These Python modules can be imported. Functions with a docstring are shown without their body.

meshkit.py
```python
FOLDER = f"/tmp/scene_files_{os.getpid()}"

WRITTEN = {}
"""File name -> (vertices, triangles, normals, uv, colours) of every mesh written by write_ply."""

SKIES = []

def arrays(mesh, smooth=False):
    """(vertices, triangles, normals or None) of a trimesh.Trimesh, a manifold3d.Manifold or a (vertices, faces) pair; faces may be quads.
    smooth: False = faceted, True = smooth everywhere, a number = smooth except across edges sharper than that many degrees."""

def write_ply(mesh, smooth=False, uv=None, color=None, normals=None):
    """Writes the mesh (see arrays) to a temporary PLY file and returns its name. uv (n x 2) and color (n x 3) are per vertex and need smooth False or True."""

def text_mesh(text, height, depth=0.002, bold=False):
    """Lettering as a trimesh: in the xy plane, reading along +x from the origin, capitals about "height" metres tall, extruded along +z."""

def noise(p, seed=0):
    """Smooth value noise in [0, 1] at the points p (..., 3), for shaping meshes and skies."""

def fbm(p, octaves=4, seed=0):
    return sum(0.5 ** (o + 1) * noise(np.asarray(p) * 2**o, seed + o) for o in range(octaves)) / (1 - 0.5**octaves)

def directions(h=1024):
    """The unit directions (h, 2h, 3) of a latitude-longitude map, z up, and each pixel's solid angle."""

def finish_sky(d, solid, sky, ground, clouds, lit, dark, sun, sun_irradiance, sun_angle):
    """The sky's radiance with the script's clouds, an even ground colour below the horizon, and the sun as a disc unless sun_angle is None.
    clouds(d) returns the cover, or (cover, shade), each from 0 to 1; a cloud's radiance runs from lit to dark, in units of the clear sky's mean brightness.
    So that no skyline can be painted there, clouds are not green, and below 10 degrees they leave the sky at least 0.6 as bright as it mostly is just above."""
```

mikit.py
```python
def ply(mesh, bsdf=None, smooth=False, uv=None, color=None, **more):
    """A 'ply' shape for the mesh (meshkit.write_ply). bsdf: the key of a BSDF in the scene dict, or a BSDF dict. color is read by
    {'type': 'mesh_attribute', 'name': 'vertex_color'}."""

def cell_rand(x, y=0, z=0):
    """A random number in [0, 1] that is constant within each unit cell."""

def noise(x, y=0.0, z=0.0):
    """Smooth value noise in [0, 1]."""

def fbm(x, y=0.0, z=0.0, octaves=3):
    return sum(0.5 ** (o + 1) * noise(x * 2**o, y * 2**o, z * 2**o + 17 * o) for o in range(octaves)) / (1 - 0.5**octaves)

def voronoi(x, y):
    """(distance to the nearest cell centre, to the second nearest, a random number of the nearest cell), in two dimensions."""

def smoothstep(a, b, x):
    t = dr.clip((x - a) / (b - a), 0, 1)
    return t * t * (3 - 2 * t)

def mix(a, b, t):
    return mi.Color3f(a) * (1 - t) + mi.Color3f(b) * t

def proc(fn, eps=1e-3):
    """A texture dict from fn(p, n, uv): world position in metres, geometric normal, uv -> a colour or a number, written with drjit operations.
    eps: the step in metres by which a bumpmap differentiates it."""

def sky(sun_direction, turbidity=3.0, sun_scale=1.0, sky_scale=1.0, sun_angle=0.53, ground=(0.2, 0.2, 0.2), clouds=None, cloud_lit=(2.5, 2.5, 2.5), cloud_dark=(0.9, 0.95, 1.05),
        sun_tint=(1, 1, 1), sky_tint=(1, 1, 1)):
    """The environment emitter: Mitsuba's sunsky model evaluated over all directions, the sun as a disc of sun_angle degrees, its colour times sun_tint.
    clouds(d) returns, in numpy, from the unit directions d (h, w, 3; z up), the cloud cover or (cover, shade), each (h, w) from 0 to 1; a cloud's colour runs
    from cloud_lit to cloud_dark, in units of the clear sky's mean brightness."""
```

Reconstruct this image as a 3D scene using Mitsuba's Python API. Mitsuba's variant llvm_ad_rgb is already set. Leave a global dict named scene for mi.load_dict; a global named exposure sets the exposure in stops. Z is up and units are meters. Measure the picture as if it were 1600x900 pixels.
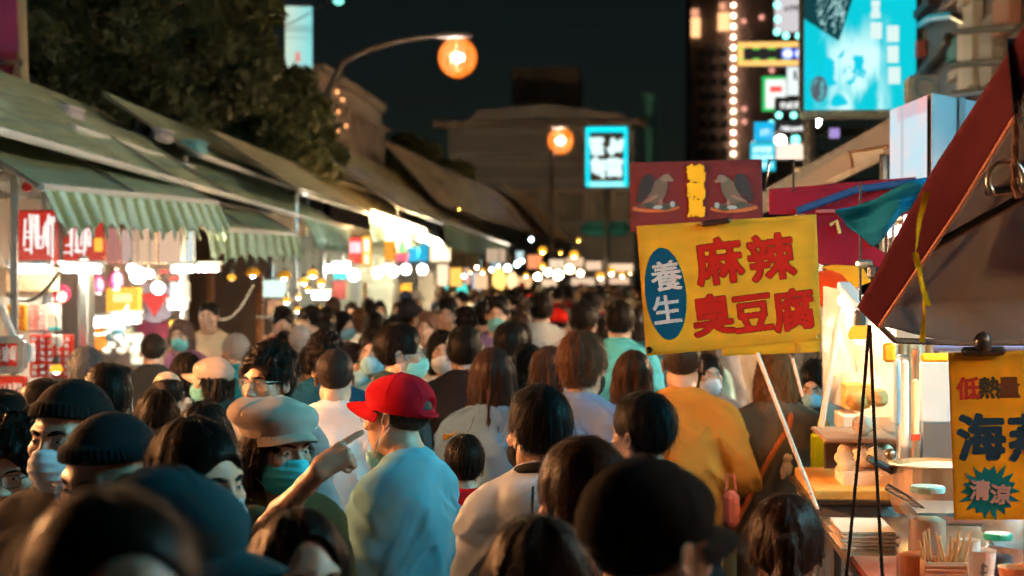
import math, random
import numpy as np
import trimesh
import mitsuba as mi
import drjit as dr
import mikit, meshkit
from mikit import proc, fbm, noise, smoothstep, mix, cell_rand, voronoi

T = mi.ScalarTransform4f
scene, labels = {}, {}
PI = math.pi

# ---------------------------------------------------------------- camera, sky, exposure
CAM = np.array([0.0, 0.0, 2.0])
FPX = 2600.0
YAW, PITCH = math.atan2(200, FPX), math.atan2(-20, FPX)
FWD = np.array([-math.sin(YAW) * math.cos(PITCH), math.cos(YAW) * math.cos(PITCH), math.sin(PITCH)])
RIGHT = np.array([math.cos(YAW), math.sin(YAW), 0.0])
UPV = np.cross(RIGHT, FWD)
scene['camera'] = {'type': 'thinlens', 'fov': math.degrees(2 * math.atan(800 / FPX)), 'fov_axis': 'x',
                   'to_world': T().look_at(CAM.tolist(), (CAM + FWD).tolist(), [0, 0, 1]),
                   'aperture_radius': 0.0082, 'focus_distance': 4.9, 'near_clip': 0.05, 'far_clip': 600.0}
exposure = 1.35
scene['sky'] = {**mikit.sky((0.3, -1.0, 0.12), turbidity=3, sun_scale=0.0, sky_scale=0.045, sky_tint=(0.6, 0.8, 0.95), ground=(0.1, 0.1, 0.1)), 'sampling_weight': 1.0}


def P(px, py, Y):
    """World point at depth Y (metres along the street) seen at a pixel of the 1600x900 photograph: used to lay the place out."""
    d = FWD + RIGHT * ((px - 800) / FPX) + UPV * ((450 - py) / FPX)
    return CAM + d * (Y / d[1])


# ---------------------------------------------------------------- materials
def rgb(c):
    return {'type': 'rgb', 'value': [float(x) for x in c]}


VC = {'type': 'mesh_attribute', 'name': 'vertex_color'}


def decode(uv):
    """The surface colour carried by a mesh's uv: v packs the base colour (7 bits a channel, square-root coded), u is its brightness."""
    code = dr.floor(uv.y * 2097152.0)
    r = dr.floor(code / 16384.0)
    g = dr.floor((code - r * 16384.0) / 128.0)
    b = code - r * 16384.0 - g * 128.0
    return mi.Color3f(dr.square(r / 127.0), dr.square(g / 127.0), dr.square(b / 127.0))


def encode(c):
    """(n, 3) colours -> uv, or None when their hue varies too much for one base colour."""
    c = np.maximum(np.asarray(c, float), 1e-4)
    base = c.mean(0)
    top = max(base.max(), 1e-3)
    k = 1.0 if top < 0.9 else top / 0.9
    q = np.clip(np.round(np.sqrt(base / k) * 127), 1, 127)
    deq = (q / 127) ** 2
    w = np.array([.3, .5, .2])
    u = (c @ w) / (deq @ w)
    code = q[0] * 16384 + q[1] * 128 + q[2]
    return np.stack([u, np.full(len(c), (code + 0.5) / 2097152.0)], 1)


UVC = proc(lambda p, n, uv: decode(uv) * uv.x)
UVSKIN = proc(lambda p, n, uv: decode(uv) * uv.x * mi.Color3f(1.0, dr.clip(0.55 + 0.45 * uv.x, 0.4, 1.05), dr.clip(0.5 + 0.5 * uv.x, 0.35, 1.05)))


def two(b):
    return {'type': 'twosided', 'bsdf': b}


def mat(name, b):
    scene[name] = b
    return name


def weave(p, n, uv):
    return noise(p.x * 420, p.y * 420, p.z * 420) * 0.6 + noise(p.x * 120, p.y * 120, p.z * 120) * 0.4


def grit(p, n, uv):
    return fbm(p.x * 60, p.y * 60, p.z * 60, 3)


SKIN = mat('mat_skin', two({'type': 'bumpmap', 'texture': proc(lambda p, n, uv: noise(p.x * 700, p.y * 700, p.z * 700), 4e-4), 'scale': 0.0003,
                            'bsdf': {'type': 'principled', 'base_color': UVSKIN, 'roughness': 0.42, 'specular': 0.42, 'sheen': 0.15}}))
CLOTH = mat('mat_cloth', two({'type': 'bumpmap', 'texture': proc(weave, 8e-4), 'scale': 0.0012,
                              'bsdf': {'type': 'principled', 'base_color': UVC, 'roughness': 0.85, 'specular': 0.05, 'sheen': 0.02}}))
HAIR = mat('mat_hair', two({'type': 'principled', 'base_color': UVC, 'roughness': 0.42, 'specular': 0.05}))
PLASTIC = mat('mat_plastic', two({'type': 'principled', 'base_color': UVC, 'roughness': 0.35, 'specular': 0.5}))
MATTE = mat('mat_matte', two({'type': 'principled', 'base_color': UVC, 'roughness': 0.75, 'specular': 0.3}))
PAINTED = mat('mat_painted', two({'type': 'bumpmap', 'texture': proc(grit, 3e-3), 'scale': 0.004,
                                  'bsdf': {'type': 'principled', 'base_color': UVC, 'roughness': 0.6, 'specular': 0.35}}))
METAL = mat('mat_metal', two({'type': 'principled', 'base_color': UVC, 'roughness': 0.28, 'metallic': 0.9}))
PRINT = mat('mat_print', two({'type': 'principled', 'base_color': VC, 'roughness': 0.8, 'specular': 0.25, 'sheen': 0.3}))
GLASS = mat('mat_glass', {'type': 'thindielectric', 'int_ior': 1.45})

# ---------------------------------------------------------------- entries
NEXT = {}


def numbered(key):
    if key not in scene and key not in labels and key not in NEXT:
        NEXT[key] = 1
        return key
    while True:
        k = f"{key}_{NEXT.setdefault(key, 1):03d}"
        NEXT[key] += 1
        if k not in scene and k not in labels:
            return k


def thing(name, label, cat, group=None):
    key = numbered(name)
    labels[key] = {'label': label, 'category': cat}
    if group:
        labels[key]['group'] = group
    return key


def arr(mesh):
    if isinstance(mesh, tuple):
        v, f = np.asarray(mesh[0], float), np.asarray(mesh[1], int)
    else:
        v, f = np.asarray(mesh.vertices, float), np.asarray(mesh.faces, int)
    if f.ndim == 2 and f.shape[1] == 4:
        f = np.vstack([f[:, [0, 1, 2]], f[:, [0, 2, 3]]])
    return v, f


def part(parent, name, mesh, bsdf, color=(0.5, 0.5, 0.5), smooth=False, emit=None, weight=None, label=None, kind=None, **more):
    """One entry of the scene; name None = the thing's own mesh."""
    key = parent if name is None else numbered(f"{parent}__{name}")
    v, f = arr(mesh)
    c = np.asarray(color, float)
    if c.ndim == 1:
        c = np.tile(c, (len(v), 1))
    if emit is not None:
        emit = np.asarray(emit, float) * (0.48 if np.max(emit) < 4 else 1.0)
        em = {'type': 'area', 'radiance': rgb(emit)}
        if weight is not None:
            em['sampling_weight'] = float(weight)
        more['emitter'] = em
    if emit is not None or bsdf == GLASS:
        scene[key] = mikit.ply((v, f), bsdf, smooth=smooth, **more)
    elif bsdf == PRINT:
        scene[key] = mikit.ply((v, f), bsdf, smooth=True, color=c, **more)
    else:
        scene[key] = mikit.ply((v, f), bsdf, smooth=smooth if smooth in (True, False) else False, uv=encode(c), **more)
    if label or kind:
        labels[key] = {}
        if label:
            labels[key]['label'] = label
        if kind:
            labels[key]['kind'] = kind
    return key


def solo(name, label, cat, mesh, bsdf, color, smooth=False, group=None, **k):
    key = thing(name, label, cat, group)
    part(key, None, mesh, bsdf, color, smooth, **k)
    return key


def struct(name, mesh, bsdf, color=(0.5, 0.5, 0.5), kind='structure', label=None, cat=None, **k):
    key = numbered(name)
    labels[key] = {'kind': kind}
    if label:
        labels[key]['label'] = label
    if cat:
        labels[key]['category'] = cat
    v, f = arr(mesh)
    c = np.tile(np.asarray(color, float), (len(v), 1)) if np.ndim(color) == 1 else color
    scene[key] = mikit.ply((v, f), bsdf, uv=encode(c), **k)
    return key


# ---------------------------------------------------------------- mesh helpers
def cat_(ms):
    vs, fs, n = [], [], 0
    for m in ms:
        v, f = arr(m)
        vs.append(v); fs.append(f + n); n += len(v)
    return np.vstack(vs), np.vstack(fs)


def xf(m, loc=(0, 0, 0), rz=0.0, rx=0.0, ry=0.0, s=1.0):
    v, f = arr(m)
    R = trimesh.transformations.euler_matrix(rx, ry, rz, 'sxyz')[:3, :3]
    return (v * s) @ R.T + np.asarray(loc, float), f


def frame(m, O, X, Y, Z):
    """Moves a mesh drawn in the axes X, Y, Z (unit vectors) to O."""
    v, f = arr(m)
    return v[:, :1] * X + v[:, 1:2] * Y + v[:, 2:3] * Z + np.asarray(O, float), f


def bx(c, size, bev=0.0):
    """Box by centre and full size, its vertical edges and rims chamfered when bev > 0."""
    c, h = np.asarray(c, float), np.asarray(size, float) / 2
    if bev <= 0:
        m = trimesh.creation.box(extents=h * 2)
        return np.asarray(m.vertices) + c, np.asarray(m.faces)
    b = min(bev, h.min() * 0.9)
    pts = []
    for sx in (-1, 1):
        for sy in (-1, 1):
            for sz in (-1, 1):
                for k in range(3):
                    q = np.array([sx, sy, sz]) * h
                    o = np.array([sx, sy, sz]) * b
                    o[k] = 0
                    pts.append(q - o)
    m = trimesh.convex.convex_hull(np.array(pts))
    return np.asarray(m.vertices) + c, np.asarray(m.faces)


def tube(pts, r, sides=8, closed=False, caps=True):
    p = np.asarray(pts, float)
    n = len(p)
    r = np.broadcast_to(np.asarray(r, float), (n,))
    t = np.roll(p, -1, 0) - np.roll(p, 1, 0) if closed else np.gradient(p, axis=0)
    t /= np.linalg.norm(t, axis=1, keepdims=True) + 1e-12
    a = np.zeros_like(p)
    ref = np.array([0, 0, 1.0]) if abs(t[0, 2]) < 0.9 else np.array([1.0, 0, 0])
    for i in range(n):
        ai = ref - t[i] * (ref @ t[i])
        ai /= np.linalg.norm(ai) + 1e-12
        a[i] = ai
        ref = ai
    b = np.cross(t, a)
    ang = np.arange(sides) * 2 * PI / sides
    v = p[:, None] + r[:, None, None] * (np.cos(ang)[None, :, None] * a[:, None] + np.sin(ang)[None, :, None] * b[:, None])
    rows = n if closed else n - 1
    i, j = np.meshgrid(np.arange(rows), np.arange(sides), indexing='ij')
    i2, j2 = (i + 1) % n, (j + 1) % sides
    q = np.stack([i * sides + j, i * sides + j2, i2 * sides + j2, i2 * sides + j], -1).reshape(-1, 4)
    f = np.vstack([q[:, [0, 1, 2]], q[:, [0, 2, 3]]])
    v = v.reshape(-1, 3)
    if caps and not closed:
        m = len(v)
        v = np.vstack([v, p[:1], p[-1:]])
        k = np.arange(sides)
        f = np.vstack([f, np.stack([np.full(sides, m), (k + 1) % sides, k], 1), np.stack([np.full(sides, m + 1), (n - 1) * sides + k, (n - 1) * sides + (k + 1) % sides], 1)])
    return v, f


def lathe(profile, sides=20):
    """Surface of revolution about z from (radius, z) pairs."""
    pr = np.asarray(profile, float)
    ang = np.arange(sides) * 2 * PI / sides
    v = np.stack([pr[:, None, 0] * np.cos(ang), pr[:, None, 0] * np.sin(ang), np.broadcast_to(pr[:, None, 1], (len(pr), sides))], -1).reshape(-1, 3)
    i, j = np.meshgrid(np.arange(len(pr) - 1), np.arange(sides), indexing='ij')
    j2 = (j + 1) % sides
    q = np.stack([i * sides + j, i * sides + j2, (i + 1) * sides + j2, (i + 1) * sides + j], -1).reshape(-1, 4)
    return v, np.vstack([q[:, [0, 1, 2]], q[:, [0, 2, 3]]])


def ball(c, r, sub=2):
    m = trimesh.creation.icosphere(subdivisions=sub)
    return np.asarray(m.vertices) * np.asarray(r, float) + np.asarray(c, float), np.asarray(m.faces)


def sheet(fn, nu, nv):
    """Grid mesh of fn(u, v) -> (..., 3) for u, v in [0, 1]."""
    u, v = np.meshgrid(np.linspace(0, 1, nu + 1), np.linspace(0, 1, nv + 1), indexing='ij')
    p = np.asarray(fn(u, v)).reshape(-1, 3)
    i, j = np.meshgrid(np.arange(nu), np.arange(nv), indexing='ij')
    a = i * (nv + 1) + j
    q = np.stack([a, a + nv + 1, a + nv + 2, a + 1], -1).reshape(-1, 4)
    return p, np.vstack([q[:, [0, 1, 2]], q[:, [0, 2, 3]]])


def slab(fn, nu, nv, th):
    """Like sheet(), with thickness th along the sheet's normal (closed)."""
    v, f = sheet(fn, nu, nv)
    m = trimesh.Trimesh(v, f, process=False)
    nrm = np.array(m.vertex_normals)
    n = len(v)
    top = v + nrm * th
    id_ = np.arange(n).reshape(nu + 1, nv + 1)
    rim = np.concatenate([id_[:, 0], id_[-1, 1:], id_[-2::-1, -1], id_[0, -2:0:-1]])
    r2 = np.roll(rim, -1)
    side = np.vstack([np.stack([rim, r2, r2 + n], 1), np.stack([rim, r2 + n, rim + n], 1)])
    return np.vstack([v, top]), np.vstack([f[:, ::-1], f + n, side])


def extrude(poly, depth):
    from shapely.geometry import MultiPolygon
    gs = poly.geoms if hasattr(poly, 'geoms') else [poly]
    return cat_([trimesh.creation.extrude_polygon(g, depth, engine='earcut') for g in gs if g.area > 0])


def unit(v):
    v = np.asarray(v, float)
    return v / np.linalg.norm(v)
# ---------------------------------------------------------------- signed distances and surface nets (bodies, hair, clothes)
f32 = np.float32


def smin(a, b, k):
    h = np.clip(0.5 + 0.5 * (b - a) / k, 0, 1)
    return b + (a - b) * h - k * h * (1 - h)


def smax(a, b, k):
    return -smin(-a, -b, k)


def ell(p, c, r):
    q = [(p[i] - f32(c[i])) / f32(r[i]) for i in range(3)]
    k0 = np.sqrt(q[0] ** 2 + q[1] ** 2 + q[2] ** 2)
    k1 = np.sqrt((q[0] / f32(r[0])) ** 2 + (q[1] / f32(r[1])) ** 2 + (q[2] / f32(r[2])) ** 2)
    return k0 * (k0 - 1) / np.maximum(k1, f32(1e-6))


def cap(p, a, b, ra, rb=None):
    rb = ra if rb is None else rb
    a, b = np.asarray(a, f32), np.asarray(b, f32)
    ba = b - a
    d = [p[i] - a[i] for i in range(3)]
    t = np.clip((d[0] * ba[0] + d[1] * ba[1] + d[2] * ba[2]) / f32(max(float(ba @ ba), 1e-9)), 0, 1)
    return np.sqrt((d[0] - t * ba[0]) ** 2 + (d[1] - t * ba[1]) ** 2 + (d[2] - t * ba[2]) ** 2) - (f32(ra) + f32(rb - ra) * t)


def chain(p, pts, rs, k=0.01):
    d = None
    for i in range(len(pts) - 1):
        c = cap(p, pts[i], pts[i + 1], rs[i], rs[i + 1])
        d = c if d is None else smin(d, c, k)
    return d


def nets(fn, xs, ys, zs):
    """Surface of fn < 0 on a rectilinear grid: one vertex per crossed cell (naive surface nets)."""
    xs, ys, zs = (np.asarray(a, f32) for a in (xs, ys, zs))
    G = np.meshgrid(xs, ys, zs, indexing='ij')
    F = np.asarray(fn(G), f32)
    F = np.where(np.abs(F) < 1e-7, f32(1e-7), F)
    S = F < 0
    o = [(i, j, k) for i in (0, 1) for j in (0, 1) for k in (0, 1)]
    nx, ny, nz = F.shape
    cnt = np.zeros((nx - 1, ny - 1, nz - 1), np.int8)
    for i, j, k in o:
        cnt += S[i:nx - 1 + i, j:ny - 1 + j, k:nz - 1 + k]
    I, J, K = np.nonzero((cnt > 0) & (cnt < 8))
    cell = np.full(cnt.shape, -1, np.int64)
    cell[I, J, K] = np.arange(len(I))
    acc, num = np.zeros((len(I), 3)), np.zeros(len(I))
    ax = (xs, ys, zs)
    for a in o:
        for d in range(3):
            if a[d]:
                continue
            b = list(a); b[d] = 1
            fa, fb = F[I + a[0], J + a[1], K + a[2]], F[I + b[0], J + b[1], K + b[2]]
            m = (fa < 0) != (fb < 0)
            t = np.where(m, fa / np.where(m, fa - fb, 1), 0)
            base = np.stack([xs[I + a[0]], ys[J + a[1]], zs[K + a[2]]], 1).astype(float)
            idx = (I, J, K)[d]
            base[:, d] += t * (ax[d][idx + 1] - ax[d][idx])
            acc += base * m[:, None]
            num += m
    v = acc / num[:, None]
    quads = []
    for d in range(3):
        sl0 = [slice(1, -1)] * 3; sl1 = [slice(1, -1)] * 3
        sl0[d] = slice(0, -1); sl1[d] = slice(1, None)
        A, B = S[tuple(sl0)], S[tuple(sl1)]
        E = np.nonzero(A != B)
        flip = A[E]
        e = [E[0] + 1, E[1] + 1, E[2] + 1]
        e[d] = E[d]
        u, w = (d + 1) % 3, (d + 2) % 3
        def at(du, dw):
            q = [e[0].copy(), e[1].copy(), e[2].copy()]
            q[u] -= du; q[w] -= dw
            return cell[q[0], q[1], q[2]]
        q = np.stack([at(1, 1), at(0, 1), at(0, 0), at(1, 0)], 1)
        q[~flip] = q[~flip][:, ::-1]
        quads.append(q)
    q = np.vstack(quads)
    q = q[(q >= 0).all(1)]
    return v, np.vstack([q[:, [0, 1, 2]], q[:, [0, 2, 3]]])


def axis(*segs):
    """Grid line from (start, end, step) runs that follow each other."""
    out = [np.array([segs[0][0]])]
    for a, b, h in segs:
        n = max(1, int(round((b - a) / h)))
        out.append(np.linspace(a, b, n + 1)[1:])
    return np.concatenate(out)


def normals_of(v, f):
    n = np.zeros_like(v)
    c = np.cross(v[f[:, 1]] - v[f[:, 0]], v[f[:, 2]] - v[f[:, 0]])
    for k in range(3):
        np.add.at(n, f[:, k], c)
    return n / (np.linalg.norm(n, axis=1, keepdims=True) + 1e-20)


CACHE = {}


def lighten(m, tol):
    """The same surface with fewer triangles, within tol metres."""
    import manifold3d
    for t in (0, .0013, .0029):
        got = m(t) if callable(m) else m
        q = manifold3d.Manifold(manifold3d.Mesh(np.asarray(got[0], np.float32), np.asarray(got[1], np.uint32)))
        if q.status() == manifold3d.Error.NoError or not callable(m):
            break
    if q.status() != manifold3d.Error.NoError:
        return got
    q = q.simplify(tol).to_mesh()
    return np.array(q.vert_properties[:, :3], float), np.array(q.tri_verts, int)


def cached(key, make):
    if key not in CACHE:
        CACHE[key] = make()
    return CACHE[key]


# ---------------------------------------------------------------- the head (metres, face towards +y, origin between the ears' tops; crown at z = 0.118)
HC = np.array([0, 0.015, 1.602])      # head centre of a 1.72 m person
PIV = np.array([0, -0.02, 1.47])      # neck pivot
SCALP_C, SCALP_R = (0, -0.012, 0.033), (0.075, 0.096, 0.085)


def head_sdf(p, sex='m', detail=True):
    X, Y, Z = p
    A = [np.abs(X), Y, Z]
    w = 1.0 if sex == 'm' else 0.94
    d = ell(p, SCALP_C, SCALP_R)
    d = smin(d, ell(p, (0, 0.027, -0.03), (0.061 * w, 0.064, 0.083)), 0.025)
    d = smin(d, ell(p, (0, 0.033, -0.075), (0.050 * w, 0.050, 0.043)), 0.03)
    d = smin(d, ell(p, (0, 0.07, -0.101), (0.021, 0.017, 0.015)), 0.022)
    d = smin(d, ell(A, (0.046 * w, 0.061, -0.022), (0.02, 0.02, 0.018)), 0.022)
    d = smin(d, cap(A, (0.05 * w, 0.01, -0.085), (0.055, -0.005, -0.055), 0.012), 0.025)
    if detail:
        d = smin(d, cap(A, (0.0, 0.0865, 0.022), (0.043, 0.071, 0.024), 0.0105), 0.015)
        d = smax(d, -ell(A, (0.031, 0.102, 0.001), (0.021, 0.0215, 0.0125)), 0.012)
        d = smin(d, ell(A, (0.031, 0.0705, 0.0005), (0.0155, 0.0155, 0.0115)), 0.006)
        d = smin(d, cap(p, (0, 0.091, 0.006), (0, 0.109, -0.036), 0.0075, 0.0105), 0.012)
        d = smin(d, ell(A, (0, 0.1105, -0.038), (0.0115, 0.011, 0.0095)), 0.008)
        d = smin(d, ell(A, (0.0135, 0.099, -0.041), (0.0085, 0.011, 0.008)), 0.007)
        d = smax(d, -ell(A, (0.007, 0.107, -0.0505), (0.0042, 0.006, 0.005)), 0.004)
        d = smin(d, ell(p, (0, 0.083, -0.068), (0.028, 0.0135, 0.017)), 0.014)
        d = smin(d, cap(A, (0, 0.0975, -0.0655), (0.021, 0.086, -0.0695), 0.0052, 0.0028), 0.005)
        d = smin(d, cap(A, (0, 0.0955, -0.0765), (0.019, 0.086, -0.0725), 0.0060, 0.003), 0.006)
        d = smax(d, -cap(A, (0, 0.1035, -0.0711), (0.024, 0.089, -0.0708), 0.0018), 0.003)
    else:
        d = smin(d, cap(p, (0, 0.088, 0.006), (0, 0.106, -0.038), 0.008, 0.013), 0.015)
    ear = ell((np.abs(X) * f32(0.96) + Y * f32(0.28), Y * f32(0.96) - np.abs(X) * f32(0.28), Z + f32(0.22) * Y), (0.0765, -0.029, -0.012), (0.0080, 0.0175, 0.0305))
    if detail:
        ear = smax(ear, -ell(A, (0.088, -0.008, -0.008), (0.007, 0.011, 0.019)), 0.004)
    return smin(d, ear, 0.007)


def torso_sdf(p, sex='m', pose=None):
    X, Y, Z = p
    A = [np.abs(X), Y, Z]
    m = sex == 'm'
    d = cap(p, (0, 0.0, 1.53), (0, -0.028, 1.40), 0.054 if m else 0.046, 0.066 if m else 0.056)
    d = smin(d, cap(A, (0.02, -0.035, 1.465), (0.13, -0.025, 1.405), 0.036, 0.042), 0.045)
    d = smin(d, cap(A, (0.05, -0.01, 1.385), (0.158 if m else 0.138, -0.012, 1.372), 0.058, 0.052), 0.03)
    d = smin(d, ell(p, (0, -0.005, 1.25), (0.15 if m else 0.135, 0.085, 0.2)), 0.05)
    d = smin(d, ell(p, (0, 0.0, 1.02), (0.135, 0.095, 0.2)), 0.05)
    d = smin(d, ell(p, (0, -0.01, 0.92), (0.155, 0.11, 0.13)), 0.04)
    d = smin(d, cap(A, (0.085, 0, 0.88), (0.095, 0.012, 0.48), 0.082, 0.055), 0.03)
    d = smin(d, cap(A, (0.095, 0.012, 0.48), (0.1, -0.01, 0.09), 0.052, 0.036), 0.03)
    d = smin(d, cap(A, (0.1, -0.02, 0.045), (0.112, 0.13, 0.035), 0.036, 0.03), 0.02)
    return d + f32(0.018) * np.clip((f32(1.44) - Z) / f32(0.035), 0, 1)


REST_ARM = dict(sh=(0.175, -0.012, 1.375), el=(0.235, -0.045, 1.11), wr=(0.225, 0.07, 0.89), dirn=(0.0, 0.25, -1.0), up=(-1, 0, 0))
PHONE_ARM = dict(sh=(0.175, -0.012, 1.375), el=(0.215, 0.03, 1.12), wr=(0.08, 0.27, 1.22), dirn=(-0.35, 0.6, 0.55), up=(0, 0.6, -0.6))


def hand_sdf(p, wr, dirn, palm, side, index_out=False, curl=0.45):
    """A hand at the wrist: fingers along dirn, the palm facing 'palm'; side +1 puts the thumb on cross(dirn, palm)."""
    d0 = unit(dirn)
    n0 = np.asarray(palm, float); n0 = unit(n0 - d0 * (n0 @ d0))
    s0 = np.cross(d0, n0) * side
    W = np.asarray(wr, float)
    q = lambda a, b, c: W + d0 * a + s0 * b + n0 * c
    d = cap(p, q(0, 0.0, 0), q(0.03, 0.012, 0), 0.024, 0.022)
    d = smin(d, cap(p, q(0.02, 0.022, 0), q(0.085, 0.028, 0), 0.016, 0.0135), 0.018)
    d = smin(d, cap(p, q(0.02, -0.012, 0), q(0.08, -0.026, 0.002), 0.017, 0.0125), 0.018)
    d = smin(d, cap(p, q(0.03, 0.006, 0), q(0.088, 0.0, -0.002), 0.017, 0.0135), 0.018)
    for i, (b, L, r) in enumerate(((0.030, 0.072, 0.0092), (0.0105, 0.080, 0.0095), (-0.0095, 0.073, 0.009), (-0.028, 0.058, 0.008))):
        base = q(0.084 - 0.004 * abs(i - 1), b, 0)
        if index_out and i == 0:
            angs = (0.05, 0.12, 0.1)
        elif index_out:
            angs = (1.25, 1.75, 1.1)
        else:
            angs = (curl * 0.7 + 0.05 * i, curl + 0.05 * i, curl * 0.7)
        a, pt, fd = 0.0, base, None
        pts, rs = [base], [r * 1.08]
        for t, fr in zip(angs, (0.46, 0.31, 0.25)):
            a += t
            pt = pt + (d0 * math.cos(a) + n0 * math.sin(a)) * (L * fr) + s0 * (b * 0.12 * fr)
            pts.append(pt); rs.append(r * (1.0 - 0.16 * len(rs) / 3))
        d = smin(d, chain(p, pts, rs, 0.003), 0.004)
    if index_out:
        th = [q(0.018, 0.028, 0.004), q(0.052, 0.044, 0.016), q(0.078, 0.036, 0.034), q(0.092, 0.016, 0.040)]
    else:
        th = [q(0.018, 0.026, 0.004), q(0.05, 0.05, 0.014), q(0.078, 0.06, 0.022), q(0.1, 0.062, 0.026)]
    return smin(d, chain(p, th, [0.0155, 0.012, 0.0105, 0.0085], 0.006), 0.008)


def arm_mesh(arm, side, h, **kw):
    """Skin of one arm with its hand. side -1 is the person's left."""
    s = np.array([side, 1, 1.0])
    sh, el, wr = (np.array(arm[k]) * s for k in ('sh', 'el', 'wr'))
    dirn, up = np.array(arm['dirn'], float) * s, np.array(arm['up'], float) * s
    a1 = chain_mesh([sh, sh + (el - sh) * .5, el, el + (wr - el) * .35, el + (wr - el) * 0.8, wr + (wr - el) * 0.02], np.array([0.046, 0.043, 0.037, 0.038, 0.0275, 0.0265]) * arm.get('slim', 1), h * 1.6)
    u = unit(dirn)
    c = wr + u * 0.08
    r = 0.14
    fn = lambda p: smin(hand_sdf(p, wr, dirn, up, arm.get('thumb', 1) * side, **kw), cap(p, wr - unit(wr - el) * 0.04, wr, 0.0268, 0.025), 0.012)
    hm = nets(fn, *[np.arange(c[i] - r, c[i] + r, h) for i in range(3)])
    return cat_([lighten(a1, .0007 if h < .004 else .002), lighten(hm, .0003 if h < .004 else .0016)])


def chain_mesh(pts, rs, h, k=0.02):
    pts = np.array(pts)
    lo, hi = pts.min(0) - max(rs) - 2 * h, pts.max(0) + max(rs) + 2 * h
    return nets(lambda p: chain(p, pts, rs, k), *[np.arange(lo[i], hi[i] + h, h) for i in range(3)])


def body_mesh(sex, h):
    def make():
        det = h < 0.009
        def fn(p):
            q = (p[0], p[1] - f32(HC[1]), p[2] - f32(HC[2]))
            return smin(head_sdf(q, sex, det), torso_sdf(p, sex), 0.02)
        c = max(0.022, 2 * h)
        xs = axis((-0.26, -0.096, c), (-0.096, 0.096, h), (0.096, 0.26, c))
        ys = axis((-0.16, -0.105, h * 1.5), (-0.105, 0.155, h), (0.155, 0.22, c))
        zs = axis((-0.02, 1.30, 0.035), (1.30, 1.47, 0.012), (1.47, 1.735, h))
        return lighten(nets(fn, xs, ys, zs), 0.0005 if h < .0047 else 0.0013 if h < .009 else 0.0035)
    return cached(('body', sex, h), make)


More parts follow.
